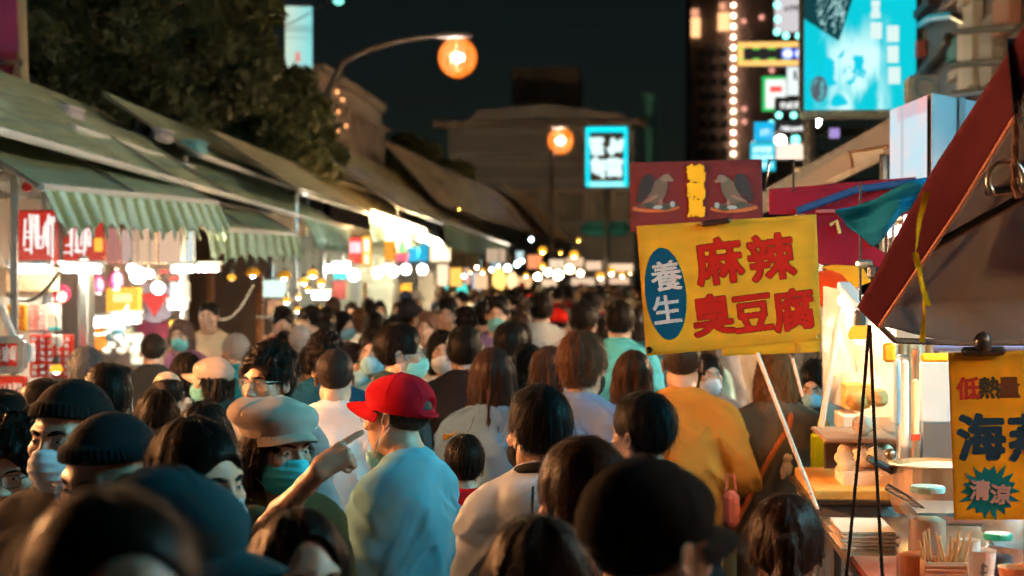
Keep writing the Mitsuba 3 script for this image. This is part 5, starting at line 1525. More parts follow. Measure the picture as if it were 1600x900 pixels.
def crown_at(px, py, Y, rpx, rpy, ry=1.6):
    q = P(px, py, Y)
    return (q[0], q[1], q[2], rpx * Y / FPX, ry, rpy * Y / FPX)


tree('tree', 'big dark leafy tree standing behind the left awnings beside the red banner', (P(190, 400, 24)[0], 24, 0), 4.2,
     [crown_at(110, 60, 24, 85, 80), crown_at(230, 20, 24, 100, 90), crown_at(160, 150, 24.5, 110, 60), crown_at(300, 110, 24, 90, 100), crown_at(60, -60, 25, 110, 90), crown_at(240, -80, 25, 130, 80)], 84000, 1, .095)
tree('tree', 'second dark tree, its right edge catching orange light in front of the concrete building', (P(400, 400, 28)[0], 28, 0), 4.6,
     [crown_at(345, 80, 28, 80, 85), crown_at(405, 190, 28, 80, 75), crown_at(448, 185, 28, 45, 75), crown_at(340, 180, 28, 80, 60), crown_at(350, 0, 28, 80, 60), crown_at(468, 240, 28, 38, 35)], 84000, 2, .10)
tree('tree', 'far dim tree below the first street lamp, beyond the concrete building', (P(690, 400, 60)[0], 60, 0), 6,
     [crown_at(648, 262, 60, 45, 40, 3), crown_at(690, 285, 60, 45, 30, 3), crown_at(640, 310, 60, 50, 40, 3)], 24000, 3, 0.22)

# ---------------------------------------------------------------- buildings and signs behind the left row
k = thing('banner_sign', 'tall red and purple banner board in a tan frame at the top left corner', 'sign')
tl, br = P(-70, -90, 17), P(38, 185, 17)
tr = P(30, -90, 17)
Wd = unit(br - tr)
part(k, 'board', slab(lambda u, t: P(-70, -90, 17) + u[..., None] * (tr - tl) + t[..., None] * (br - tr), 6, 10, 0.04), PAINTED, (0.5, 0.06, 0.09))
part(k, 'upper_print', slab(lambda u, t: P(-70, -90, 16.93) + u[..., None] * (tr - tl) * .93 + t[..., None] * (br - tr) * .62, 6, 10, 0.01), PAINTED, (0.42, 0.07, 0.2))
part(k, 'frame', tube([tr, br], 0.06, 8), PAINTED, (0.5, 0.36, 0.2))
part(k, 'frame', tube([P(-70, 98, 16.9), P(34, 98, 16.9)], 0.03, 6), PAINTED, (0.12, 0.08, 0.06))
part(k, 'frame', tube([P(26, 98, 16.88), P(12, 160, 16.88)], 0.025, 6), PAINTED, (0.12, 0.08, 0.06))
part(k, 'post', tube([br, [br[0], br[1], 0]], 0.07, 8), PAINTED, (0.4, 0.3, 0.2))

k = thing('concrete_building', 'brown concrete building with a row of tall fins behind the second tree', 'building')
bx0, bx1 = -7.6, -14.0
part(k, 'wall', bx((-10.8, 44, 3.4), (6.4, 9.4, 6.8)), PAINTED, (0.5, 0.4, 0.33))
part(k, 'parapet', bx((-10.78, 44, 6.93), (6.6, 9.6, 0.26), 0.03), PAINTED, (0.5, 0.4, 0.33))
for i in range(8):
    y = 40.0 + i * 1.08
    part(k, 'window', bx((-7.585, y + 0.54, 5.45), (0.04, 0.56, 1.3)), PLASTIC, (0.03, 0.03, 0.035))
    part(k, 'fin', bx((-7.5, y, 5.4), (0.3, 0.26, 1.6), 0.03), PAINTED, (0.5, 0.4, 0.33))
part(k, 'ledge', bx((-7.5, 44, 6.24), (0.36, 9.2, 0.12), 0.02), PAINTED, (0.5, 0.4, 0.33))
for i in range(9):
    solo('string_light', ['topmost', 'second', 'third', 'fourth', 'fifth', 'sixth', 'seventh', 'eighth', 'lowest'][i] + ' small orange light on the front of the concrete building', 'light', ball((-7.42, 40.4 + (i % 4) * .55 + RS.uniform(0, .3), 6.5 - i * .12), 0.05, 1), LAMPMAT, (0, 0, 0), emit=(2.2, 0.8, 0.25), weight=0.03, group='small orange lights on the concrete building')
k = thing('roof_sign', 'tall white lit sign board above the second tree', 'sign')
a, b = P(445, 130, 37), P(487, 14, 37)
c = (a + b) / 2
X_ = unit([1.0, 0.35, 0])
part(k, 'housing', frame(bx((0, 0, 0), (0.66, 1.85, 0.2), 0.02), c, X_, UNITZ, np.cross(X_, UNITZ)), PLASTIC, (0.4, 0.4, 0.38))
def roofsign(u, t):
    base = np.stack([0.55 - 0.35 * u, 0.68 - 0.04 * u, 0.55 + 0.1 * u], -1)
    band = ((np.abs(t - 0.72) < 0.05) | (np.abs(t - .6) < .02))[..., None]
    red = ((np.abs(u - .45) < .1) & (np.abs(t - .35) < .07))[..., None]
    return np.where(red, [0.7, 0.2, 0.15], np.where(band, base * .72, base))
panel('face', c + np.cross(X_, UNITZ) * .105, X_, UNITZ, 0.61, 1.75, roofsign, 12, 40, k, 1.0)
part(k, 'post', tube([c - [0, 0, 1.0], [c[0], c[1], 0]], 0.12, 8), METAL, (0.3, 0.3, 0.3))


def street_lamp(label, head, pole_x, Y, bulge, gain):
    k = thing('street_lamp', label, 'street lamp')
    H = P(*head, Y)
    foot = P(pole_x, 430, Y)
    pts = [[foot[0], Y, 0], [foot[0], Y, H[2] - 1.0], [foot[0] + .05, Y, H[2] - .55]]
    for t in np.linspace(0.15, 1, 8):
        pts.append([foot[0] + (H[0] - foot[0] - .2) * (1 - math.cos(t * PI / 2) * 1.0) if False else foot[0] + (H[0] - foot[0] - .2) * t, Y, H[2] + bulge * 2.1 - .63 * (1 - t) ** 2.2])
    part(k, 'pole', tube(pts, np.linspace(.08, .03, len(pts)), 8), PAINTED, (0.10, 0.08, 0.07), True)
    part(k, 'housing', ball(H + [-bulge * .4, 0, bulge * 2.1], (bulge * 1.9, bulge * .8, bulge * .4), 2), PAINTED, (0.3, 0.3, 0.3), True)
    part(k, 'bulb', ball(H, (bulge * .55, bulge * .55, bulge * .4), 2), LAMPMAT, emit=np.array([1.0, 0.62, 0.3]) * gain, weight=3, smooth=True)
    fins = []  # emissive fins shaped to give the bulb an orange glow halo
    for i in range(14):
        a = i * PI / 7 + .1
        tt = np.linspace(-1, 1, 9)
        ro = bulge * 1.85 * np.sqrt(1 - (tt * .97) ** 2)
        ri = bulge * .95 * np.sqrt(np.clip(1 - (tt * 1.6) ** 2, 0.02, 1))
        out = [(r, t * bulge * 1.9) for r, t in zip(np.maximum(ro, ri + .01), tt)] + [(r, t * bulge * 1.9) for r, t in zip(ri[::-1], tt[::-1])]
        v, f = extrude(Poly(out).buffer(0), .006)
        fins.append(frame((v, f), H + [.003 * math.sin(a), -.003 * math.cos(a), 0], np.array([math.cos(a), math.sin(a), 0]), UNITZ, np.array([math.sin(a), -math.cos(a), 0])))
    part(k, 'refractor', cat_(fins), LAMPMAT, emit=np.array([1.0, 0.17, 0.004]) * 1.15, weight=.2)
    return k


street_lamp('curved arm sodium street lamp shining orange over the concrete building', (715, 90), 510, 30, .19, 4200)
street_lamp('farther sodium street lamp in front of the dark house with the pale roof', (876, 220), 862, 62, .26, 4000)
street_lamp('added sodium street lamp out of view over the left stalls, lighting the awning tops', (330, -600), -700, 13.0, .19, 900)  # added above the view to light the awning tops
k = thing('wire_lamp', 'small teal lamp hanging from a wire at the top edge', 'lamp')
q = P(529, 2, 30)
part(k, 'globe', ball(q, (.1, .1, .07), 2), LAMPMAT, emit=(0.3, 1.1, 0.9), weight=.1)
part(k, 'wire', tube([q + [0, 0, .08], q + [-.8, 0, -.35], q + [-2.2, 0, -.9]], .012, 5), PLASTIC, (0.03, 0.03, 0.03))

# dark house at the end of the street
k = thing('house', 'dark two storey house with a pale roof edge at the end of the street', 'house')
def at(px, py, Y=84.0):
    return P(px, py, Y)
x0, x1, zt = at(700, 0)[0], at(992, 0)[0], at(0, 200)[2]
part(k, 'wall', bx(((x0 + x1) / 2, 88, zt / 2), (x1 - x0, 8, zt)), PAINTED, (0.34, 0.36, 0.40))
rf = [at(722, 205, 83.2), at(745, 172, 83.2), at(850, 162, 83.2), at(975, 178, 83.2), at(990, 205, 83.2)]
from shapely.geometry import Polygon as Poly
m = extrude(Poly([(p[0], p[2]) for p in rf]), 9.0)
rk = part(k, 'roof', frame(m, (0, 83.2, 0), UNITX, UNITZ, UNITY), PAINTED, (0.5, 0.52, 0.58))
part(k, rk[len(k) + 2:] + '__eave', bx(((x0 + x1) / 2, 83.4, zt - .05), (x1 - x0 + 1.2, 1.6, .3), .05), PAINTED, (0.2, 0.18, 0.18))
for i, zz in enumerate((245, 262, 285)):
    part(k, 'ledge', bx(((x0 + x1) / 2, 83.9, at(0, zz)[2]), (x1 - x0, 0.25, .18)), PAINTED, (0.5, 0.5, 0.55))
for i, (a, b) in enumerate(((815, 862), (872, 912), (930, 955), (960, 985))):
    p0, p1 = at(a, 345), at(b, 302)
    c = (p0 + p1) / 2
    part(k, 'window', bx((c[0], 83.98, c[2]), (p1[0] - p0[0], .06, p1[2] - p0[2])), PLASTIC, (0.025, 0.022, 0.025))
    wk = f'window_{i:03d}' if i else 'window'
    part(k, wk + '__frame', bx((c[0], 83.93, p1[2] + .08), (p1[0] - p0[0] + .5, .16, .16)), PAINTED, (0.6, 0.5, 0.48))
    for s in (p0[0] - .12, p1[0] + .12):
        part(k, wk + '__frame', bx((s, 83.93, c[2]), (.2, .14, p1[2] - p0[2] + .2)), PAINTED, (0.6, 0.5, 0.48))
k = thing('house_behind', 'taller dark block rising behind the pale roofed house', 'building')
p0, p1 = P(800, 200, 110), P(905, 105, 110)
part(k, 'wall', bx(((p0[0] + p1[0]) / 2, 113, p1[2] / 2), (p1[0] - p0[0], 6, p1[2])), CONCRETE, (0.16, 0.15, 0.15))
part(k, 'window', bx((p0[0] + 1.4, 109.95, p1[2] - 1.5), (1.2, .1, 1.2)), PLASTIC, (0.02, 0.02, 0.02))
px_box('teal_canopy', 'teal tarpaulin canopy in front of the dark house', 'canopy', 905, 345, 985, 368, 60, (0.03, 0.2, 0.22), CLOTH, 1.5, bev=.3)
k = thing('roof_tank', 'chimney pipe, teal light in its colour, wide cap, right of the cyan neon sign', 'chimney')
q0, q1 = P(1014, 250, 88), P(1014, 158, 88)
part(k, 'pipe', tube([[q0[0], 88, 0], q1], .28, 10), PAINTED, (0.05, 0.25, 0.28))  # the teal light on the pipe is put into its colour
part(k, 'cap', tube([q1, q1 + [0, 0, .35]], .42, 12), PAINTED, (0.06, 0.3, 0.33))

k = thing('neon_sign', 'cyan neon framed sign with four white characters in a square', 'sign')
Y = 58
a, b = P(915, 292, Y), P(981, 198, Y)
c = (a + b) / 2
w, h = b[0] - a[0], b[2] - a[2]
part(k, 'board', bx(c + [0, .1, 0], (w, .12, h)), PLASTIC, (0.02, 0.02, 0.02))
CY = np.array([0.0, 0.80, 0.95])
for (dx, dz, ww, hh, e_) in ((-w * .45, 0, w * .1, h, CY), (w * .45, 0, w * .1, h, CY), (0, h * .455, w * .82, h * .09, CY * 1.02), (0, -h * .455, w * .82, h * .09, CY + [.3, .2, .1])):
    part(k, 'neon_tube', bx(c + [dx, 0, dz], (ww, .08, hh), .03), LAMPMAT, emit=e_, weight=.5)
for i, (dx, dz) in enumerate(((-w * .18, h * .2), (w * .2, h * .2), (-w * .18, -h * .17), (w * .2, -h * .17))):
    part(k, 'character', frame(pseudo_text(np.random.default_rng(70 + i), w * .32, h * .31, 9, .36), c + [dx, -.02, dz], UNITX, UNITZ, -UNITY), LAMPMAT, emit=(0.75, 1.0, .98), weight=.1)
part(k, 'post', tube([c + [0, .3, -h * .4], [c[0], c[1] + .3, 0]], .08, 8), METAL, (0.2, 0.2, 0.2))

# skyscraper with a string of lights
k = thing('skyscraper', 'dark high rise tower with a vertical string of lights', 'tower')
Y = 190
p0, p1 = P(1078, 430, Y), P(1260, -90, Y)
part(k, 'wall', bx(((p0[0] + p1[0]) / 2, Y + 9, p1[2] / 2), (p1[0] - p0[0], 18, p1[2])), CONCRETE, (0.10, 0.11, 0.12))
for r in range(12):
    for cidx in range(3):
        px, py = 1092 + cidx * 18, 78 + r * 22
        a, b = P(px, py + 12, Y - .05), P(px + 10, py, Y - .05)
        part(k, 'window', bx((a + b) / 2, (b[0] - a[0], .2, b[2] - a[2])), PLASTIC, (0.03, 0.035, 0.04))
for i, (a, b, t, u) in enumerate(((1080, 1094, 28, 58), (1122, 1140, 20, 48), (1080, 1092, 14, 26), (1124, 1134, 4, 16))):
    q0, q1 = P(a, u, Y - .3), P(b, t, Y - .3)
    part(k, 'lit_window', bx((q0 + q1) / 2, (q1[0] - q0[0], .3, q1[2] - q0[2])), LAMPMAT, emit=(1.5, .75, .33) if i < 2 else (.8, .35, .2), weight=.03)
for i in range(15):
    part(k, 'lamp', ball(P(1146, 8 + i * 16.6, Y - .5), .24, 1), LAMPMAT, emit=(6, 3.6, 2.2) if i % 3 else (6, 2.8, 1.9), weight=.02)
for i, (x, y) in enumerate(((1190, 27), (1162, 33), (1206, 110), (1163, 170), (1163, 190))):
    part(k, 'small_lamp', ball(P(x, y, Y - .5), .3, 1), LAMPMAT, emit=(1.0, .4, .3), weight=.02)

# ---------------------------------------------------------------- signs of the right row, far to near
def lit_sign(label, px0, py0, px1, py1, Y, fn, nu=24, nv=16, gain=1.0, th=.2, color=(0.1, 0.1, 0.1), weight=.3, name='sign_board', pole=True):
    a, b = P(px0, py1, Y), P(px1, py0, Y)
    c = (a + b) / 2
    w, h = b[0] - a[0], b[2] - a[2]
    k = thing(name, label, 'sign')
    part(k, 'housing', bx(c + [0, th / 2 + .012, 0], (w, th, h), .02), PLASTIC, color)
    panel('face', c, UNITX, UNITZ, w * .97, h * .96, fn, nu, nv, k, gain, weight=weight)
    if pole:
        part(k, 'bracket', tube([c + [0, th, 0], c + [0, th, 0] + [2.2, .6, 0]], .05, 6), METAL, (0.15, 0.15, 0.15))
    return k, c, w, h


def flat(c):
    return lambda u, t: np.broadcast_to(np.asarray(c, float), u.shape + (3,))


def scribble(bg, ink, rows, seed, y0=.2, y1=.8, x0=.1, x1=.9):
    """A backlit print with rows of unreadable writing."""
    def fn(u, t):
        q = np.stack([u * 34, t * 30 * 1.0, u * 0 + seed], -1)
        n = meshkit.noise(q, seed) > .42
        r = (t - y0) / (y1 - y0) * rows
        on = n & ((r - np.floor(r)) < .68) & (t > y0) & (t < y1) & (u > x0) & (u < x1)
        return np.where(on[..., None], ink, np.asarray(bg, float) + 0 * u[..., None])
    return fn


def neonframe(u, t):
    edge = (u < .09) | (t < .22) | (t > .78)
    inner = (np.floor(u * 9) % 2 == 0)[..., None] & (((t > .22) & (t < .32)) | ((t > .68) & (t < .78)))[..., None]
    blue = ((np.hypot((u - .73) * 2.6, t - .5) < .17) | (np.hypot((u - .91) * 2.6, t - .5) < .17))
    halo = ((np.hypot((u - .73) * 2.6, t - .5) < .25) | (np.hypot((u - .91) * 2.6, t - .5) < .25))
    c = np.where(edge[..., None], [1.3, .72, .2], [.02, .02, .02])
    c = np.where(inner, [.2, .8, .1], c)
    c = np.where(halo[..., None], [.1, .2, 1.2], c)
    return np.where(blue[..., None], [1.3, 1.3, 1.7], c)


lit_sign('horizontal sign framed in yellow neon with two blue white lights', 1150, 64, 1262, 104, 40, neonframe, 60, 24, .85, weight=.4)
lit_sign('pale grey sign with a dark scribble above the yellow neon sign', 1210, -40, 1258, 52, 38, scribble((.62, .58, .6), (.1, .1, .1), 1, 3, .38, .52, .3, .9), 30, 60, .95)
for i in range(9):
    x, y = ((1214, 8), (1215, 30), (1214, 50), (1228, 56), (1248, 56), (1217, 180), (1240, 180), (1262, 180), (1205, 193))[i] if i < 9 else (0, 0)
    solo('sign_bulb', f'{["top", "second", "third", "fourth", "fifth", "sixth", "seventh", "eighth", "ninth"][i]} small teal white bulb edging the pale signs beside the billboard', 'bulb', ball(P(x, y, 37), .075, 1), LAMPMAT, (0, 0, 0), emit=(.6, 2.2, 1.9), weight=.05, group='small bulbs edging the signs beside the billboard')
lit_sign('green framed white sign with a red mark under the yellow neon sign', 1190, 118, 1230, 175, 42, lambda u, t: np.where(((u < .14) | (t > .93) | (t < .1))[..., None], [.02, .55, .12], np.where(((np.abs(t - .62) < .08) & (u > .3) & (u < .8))[..., None], [.9, .1, .08], [.95, 1.0, .95])), 24, 30, .95)
lit_sign('white sign with a small dark letter next to the green framed sign', 1229, 103, 1260, 150, 41, lambda u, t: np.where((((np.abs(u - .45) < .08) & (np.abs(t - .7) < .16)) | ((np.abs(t - .57) < .03) & (u > .4) & (u < .75)))[..., None], [.1, .1, .1], [.8, .9, .88]), 24, 30, .95)
lit_sign('black sign with white lettering under the white signs', 1211, 151, 1262, 174, 39, scribble((.01, .01, .012), (1.0, 1.0, .95), 1, 6, .22, .8, .15, .9), 44, 18, 1.0)
lit_sign('second black sign with white lettering and teal bulbs around it', 1206, 187, 1264, 212, 38, scribble((.01, .012, .015), (1.0, 1.0, 1.0), 1, 8, .2, .8, .2, .95), 44, 18, 1.0)
bulb(P(1273, 189, 34), .18, 'big white globe lamp under the left corner of the cyan billboard', WHITE_L * .6, .5)
bulb(P(1220, 220, 36), .16, 'white globe lamp beside the second black sign', WHITE_L * .4, .4)
bulb(P(1180, 226, 37), .1, 'small warm globe lamp at the top of the bright blue sign', WHITE_L * .3, .2)
for i, (x, y) in enumerate(((1243, 218), (1264, 217))):
    solo('sign_bulb', f'{["left", "right"][i]} teal bulb under the second black sign', 'bulb', ball(P(x, y, 37), .1, 1), LAMPMAT, (0, 0, 0), emit=(.5, 2.4, 2.2), weight=.05)
lit_sign('bright blue vertical sign with pale writing', 1178, 190, 1210, 222, 36, scribble((.0, .42, .75), (.6, 1.0, 1.1), 2, 9, .3, .7, .3, .8), 24, 24, 1.0)
lit_sign('cyan and white lower part sign under the bright blue one', 1172, 222, 1212, 268, 35.5, scribble((.0, .55, .72), (.9, 1.2, 1.2), 3, 12, .1, .95, .1, .9), 24, 30, 1.0)
lit_sign('cream glowing shop front panel below the black signs', 1212, 224, 1276, 250, 34, flat((1.15, .88, .72)), 8, 6, .95, weight=.5)
lit_sign('dim violet lit panel under the cyan billboard', 1296, 200, 1312, 216, 33, flat((.35, .25, .6)), 4, 4, 1.0)
lit_sign('amber lit shop panel under the brown eave of the right row', 1240, 262, 1300, 300, 30, flat((.85, .45, .18)), 6, 4, .8)

# cyan billboard, perpendicular to the street
BB_Y = 22.0
tl, brr = P(1257, -200, BB_Y), P(1431, 172, BB_Y)
bc = (tl + brr) / 2
BW, BH = brr[0] - tl[0], tl[2] - brr[2]
k = thing('billboard', 'huge cyan lit billboard with a dark diamond and pale square characters on the upper right', 'billboard')
part(k, 'housing', bx(bc + [0, .16, 0], (BW + .1, .25, BH + .1), .03), PLASTIC, (0.08, 0.1, 0.1))


def billboard(u, t):
    x, y = 1257 + u * 174, 172 - t * 372                     # the print, measured in its own pixels
    n1 = meshkit.fbm(np.stack([x / 26, y / 90, x * 0], -1), 4, 2)
    n2 = meshkit.fbm(np.stack([x / 16, y / 16, x * 0], -1), 4, 5)
    white = np.clip((n1 - .40) * 5.0, 0, 1) * np.clip((x - 1270) / 40, 0, 1) * np.clip((1396 - x) / 22, 0, 1) * np.clip((y - 20) / 60, 0, 1)
    white = np.maximum(white, .6 * np.clip(1 - np.abs(x - 1330) / 18, 0, 1) * np.clip((y - 40) / 40, 0, 1) * (y < 95))
    leaf = (np.clip((n2 - .43) * 14, 0, 1) * ((np.hypot((x - 1283) / 30, (y - 118) / 32) < 1) | (np.hypot((x - 1330) / 24, (y - 108) / 34) < 1) | (np.hypot((x - 1300) / 40, (y - 150) / 16) < 1)))
    c = np.array([.0, .56, .66]) + white[..., None] * np.array([.62, .42, .30])
    c = c * (1 - leaf[..., None]) + leaf[..., None] * np.array([.0, .58, .74])
    d = (y + 40) - np.interp(x, [1230, 1258, 1311, 1350], [45, 70, 100, -20])
    dia = (y < np.interp(x, [1230, 1262, 1311, 1332, 1400], [8, 32, 64, 0, -200]))
    n3 = meshkit.fbm(np.stack([(x + y * .4) / 6, (y - x * .3) / 17, x * 0], -1), 3, 11)
    ink = (np.abs(n3 - .5) < .05) & (np.hypot((x - 1300) / 24, (y - 8) / 44) < 1)
    c = np.where(dia[..., None], [.004, .05, .06], c)
    c = np.where((dia & ink)[..., None], [.35, .62, .62], c)
    em = np.hypot((x - 1280) / 13, (y - 138) / 20)
    c = np.where((em < 1)[..., None], np.where(((em < .8) & (n3 > .5))[..., None], [.1, .42, .46], [.09, .11, .13]), c)
    return c


panel('face', bc, UNITX, UNITZ, BW, BH, billboard, 170, 260, k, .95, weight=6)
for i, (x, y, w_, h_) in enumerate(((1368, 6, 13, 10), (1368, 16, 11, 8), (1368, 24, 15, 9), (1369, 48, 17, 25), (1395, 53, 18, 25), (1395, 85, 17, 26), (1397, 118, 18, 26))):
    q = P(x, y, BB_Y)
    part(k, 'character', bx(q - [0, .014, 0], (w_ * BB_Y / FPX, .02, h_ * BB_Y / FPX), .0), LAMPMAT, emit=(.62, .78, .74), weight=.1)
part(k, 'lower_rail', bx(bc + [0, -.08, -BH / 2 - .06], (BW + .1, .3, .1), .02), PAINTED, (0.35, 0.5, 0.5))
for s in (-.42, .42):
    part(k, 'post', tube([bc + [s * BW, .4, 0], [bc[0] + s * BW, bc[1] + .4, 0]], .09, 8), METAL, (0.2, 0.2, 0.2))

# ---------------------------------------------------------------- right hand building and the eaves of the right row
k = thing('shop_building', 'dark shop building with pipes and shutters at the top right, behind the red awning', 'building')
SX = 3.70


def PXX(px, py, X):
    """The point in the plane x = X seen at a pixel."""
    d = FWD + RIGHT * ((px - 800) / FPX) + UPV * ((450 - py) / FPX)
    return CAM + d * ((X - CAM[0]) / d[0])


part(k, 'wall', bx((SX + 2.0, 17.4, 4.5), (4.0, 9.8, 9)), PAINTED, (0.16, 0.16, 0.17))
for i, (a, b, t, u, cc) in enumerate(((1478, 1508, -10, 24, (.45, .34, .32)), (1512, 1522, -40, 150, (.6, .6, .6)), (1524, 1540, 0, 140, (.5, .55, .55)), (1492, 1512, 52, 100, (.04, .25, .30)), (1440, 1470, 8, 24, (.06, .06, .07)), (1440, 1450, 62, 96, (.45, .15, .15)), (1494, 1508, 104, 128, (.5, .46, .43)), (1548, 1568, 20, 140, (.3, .34, .36)), (1572, 1600, -20, 60, (.35, .2, .17)))):
    p0, p1 = PXX(a, u, SX), PXX(b, t, SX)
    part(k, 'shutter' if i not in (1, 2) else 'window', bx((SX - .04 - .02 * (i % 3), (p0[1] + p1[1]) / 2, (p0[2] + p1[2]) / 2), (.12, abs(p1[1] - p0[1]), p1[2] - p0[2]), .01), PAINTED, cc)
for y in (50, 102, 146):
    part(k, 'rail', tube([PXX(1490, y, SX - .3), PXX(1590, y - 8, SX - .3)], .035, 6), PAINTED, (.08, .1, .1))
part(k, 'pipe', tube([PXX(1437, 40, SX - .1), PXX(1455, 28, SX - .2), PXX(1490, 24, SX - .2), PXX(1510, 34, SX - .1)], .05, 8), METAL, (.3, .3, .32))
part(k, 'pipe', tube([PXX(1434, 125, SX - .1), PXX(1460, 92, SX - .1), PXX(1485, 60, SX - .1)], .08, 8), PAINTED, (.05, .05, .05))
k = thing('air_conditioner', 'small outdoor air conditioner hung between the billboard and the shop building', 'air conditioner')
q = P(1440, 140, 14.6)
part(k, 'case', bx(q, (.26, .3, .22), .02), PAINTED, (.25, .3, .3))
part(k, 'fan_ring', frame(tube(np.stack([.08 * np.cos(np.arange(16) * PI / 8), .08 * np.sin(np.arange(16) * PI / 8), np.zeros(16)], -1), .012, 6, closed=True), q + [0, -.155, 0], UNITX, UNITZ, -UNITY), PAINTED, (.1, .25, .27))
k = thing('box_sign', 'grey box sign, its left face lit pale pink and teal, under the shop building', 'sign')
A, B, C = P(1395, 215, 9.3), P(1456, 215, 8.5), P(1535, 215, 9.0)
hh = 132 * 8.8 / FPX
mid = np.array([A, B, C, C + (A - B)])
m = extrude(Poly([(p[0], p[1]) for p in mid]), hh)
part(k, 'box', (m[0] + [0, 0, B[2] - hh / 2], m[1]), PAINTED, (0.34, 0.38, 0.44))
Xd = unit((B - A) * [1, 1, 0]); Nd = np.cross(Xd, UNITZ)
panel('face', (A + B) / 2 * [1, 1, 0] + [0, 0, B[2]] + Nd * .02, Xd, UNITZ, np.linalg.norm((B - A)[:2]) * .96, hh * .96, lambda u, t: np.where(((np.abs(u - .35) < .02))[..., None], [.4, .5, .55], np.array([.62, .66, .7]) + (meshkit.fbm(np.stack([u * 6, t * 4, u * 0], -1), 3, 4)[..., None] - .5) * np.array([.5, -.1, -.25]) + ((t > .8) * (u > .2))[..., None] * np.array([.05, -.2, -.2])), 30, 30, k, 1.0, weight=.6)
part(k, 'seam', bx(B * [1, 1, 0] * .45 + C * [1, 1, 0] * .55 + [0, -.03, B[2]], (.03, .05, hh)), PAINTED, (.2, .22, .25))
part(k, 'post', tube([[C[0], C[1] + .3, 0], [C[0], C[1] + .3, B[2]]], .06, 8), METAL, (.3, .3, .3))


def eave(label, A, B, drop, out, c):
    k = thing('eave', label, 'awning')
    A, B = np.asarray(A), np.asarray(B)
    part(k, 'canopy', slab(lambda u, t: A + u[..., None] * (B - A) + t[..., None] * np.array([out, 0, .06]), 12, 6, .02), PAINTED, c)
    part(k, 'fascia', slab(lambda u, t: A + u[..., None] * (B - A) + t[..., None] * np.array([0.02, 0, -drop]), 12, 3, .02), PAINTED, np.array(c) * .8)
    for u in (.1, .9):
        q = A + (B - A) * u
        part(k, 'post', tube([q + [.3, 0, .1], [q[0] + .3, q[1], 0]], .03, 6), METAL, (.2, .2, .2))
    return k


eave('dark brown eave running under the cyan billboard towards the grey box sign', PZ(1452, 152, 2.95), PZ(1190, 300, 2.9), .16, .5, (0.13, 0.10, 0.09))
eave('second lower brown eave with an amber edge below the first', PZ(1330, 235, 2.75), PZ(1185, 320, 2.7), .1, .4, (0.2, 0.13, 0.08))
k = thing('wire_stand', 'thin black wire stand above the brown bird sign', 'wire stand')
part(k, None, tube([P(1195, 300, 7.8), P(1202, 250, 7.8), P(1240, 250, 7.8), P(1240, 300, 7.8)], .006, 6), METAL, (.05, .05, .05))
for i, (pts, c, lab) in enumerate((([(1202, 302), (1432, 283), (1432, 335), (1202, 335)], (0.20, 0.012, 0.026), 'deep red awning roof behind the yellow sign'), ([(1275, 330), (1330, 330), (1365, 384), (1420, 420), (1275, 412)], (0.20, 0.010, 0.022), 'dark red awning flap with a yellow stripe mark right of the yellow sign'))):
    k = thing('awning', lab, 'awning')
    Y = 7.9 - i * .9
    m = extrude(Poly([(P(x, y, Y)[0], P(x, y, Y)[2]) for x, y in pts]), .03)
    part(k, 'canopy', frame(m, (0, Y, 0), UNITX, UNITZ, UNITY), CLOTH, c)
    if i == 0:
        part(k, 'stripe', tube([P(1245, 330, Y - .04), P(1340, 296, Y - .04), P(1432, 284, Y - .04)], .018, 6), CLOTH, (.02, .06, .16))
        part(k, 'slope', slab(lambda u, t: P(1202, 302, Y) + u[..., None] * (P(1432, 283, Y) - P(1202, 302, Y)) + t[..., None] * np.array([.1, 1.3, -.05]), 8, 6, .02), CLOTH, c)
    else:
        part(k, 'mark', tube([P(1297, 352, Y - .02), P(1307, 345, Y - .02), P(1312, 365, Y - .02)], .008, 5), CLOTH, (.5, .35, .12))
        part(k, 'hem', tube([P(1275, 330, Y - .01), P(1330, 330, Y - .01), P(1365, 384, Y - .01)], .008, 5), CLOTH, (.4, .1, .1))
k = thing('tarpaulin', 'blue teal tarpaulin folded over the dark red awning beside the red canopy', 'tarpaulin')
def tarp(u, t):
    top = np.stack([1305 + u * 165, 332 - u * 62 + 6 * np.sin(u * 7)], -1)
    bot = np.stack([1362 + u * 82, 386 - u * 80 + 5 * np.sin(u * 9)], -1)
    q = top + (bot - top) * t[..., None]
    dep = 6.4 - .3 * u + .08 * np.sin(u * 6 + t * 3) + .05 * np.sin(t * 8 - u * 4)
    d = FWD + RIGHT * ((q[..., :1] - 800) / FPX) + UPV * ((450 - q[..., 1:]) / FPX)
    return CAM + d * (dep[..., None] / d[..., 1:2])
part(k, None, slab(tarp, 24, 12, .012), CLOTH, (0.004, 0.10, 0.21), True)
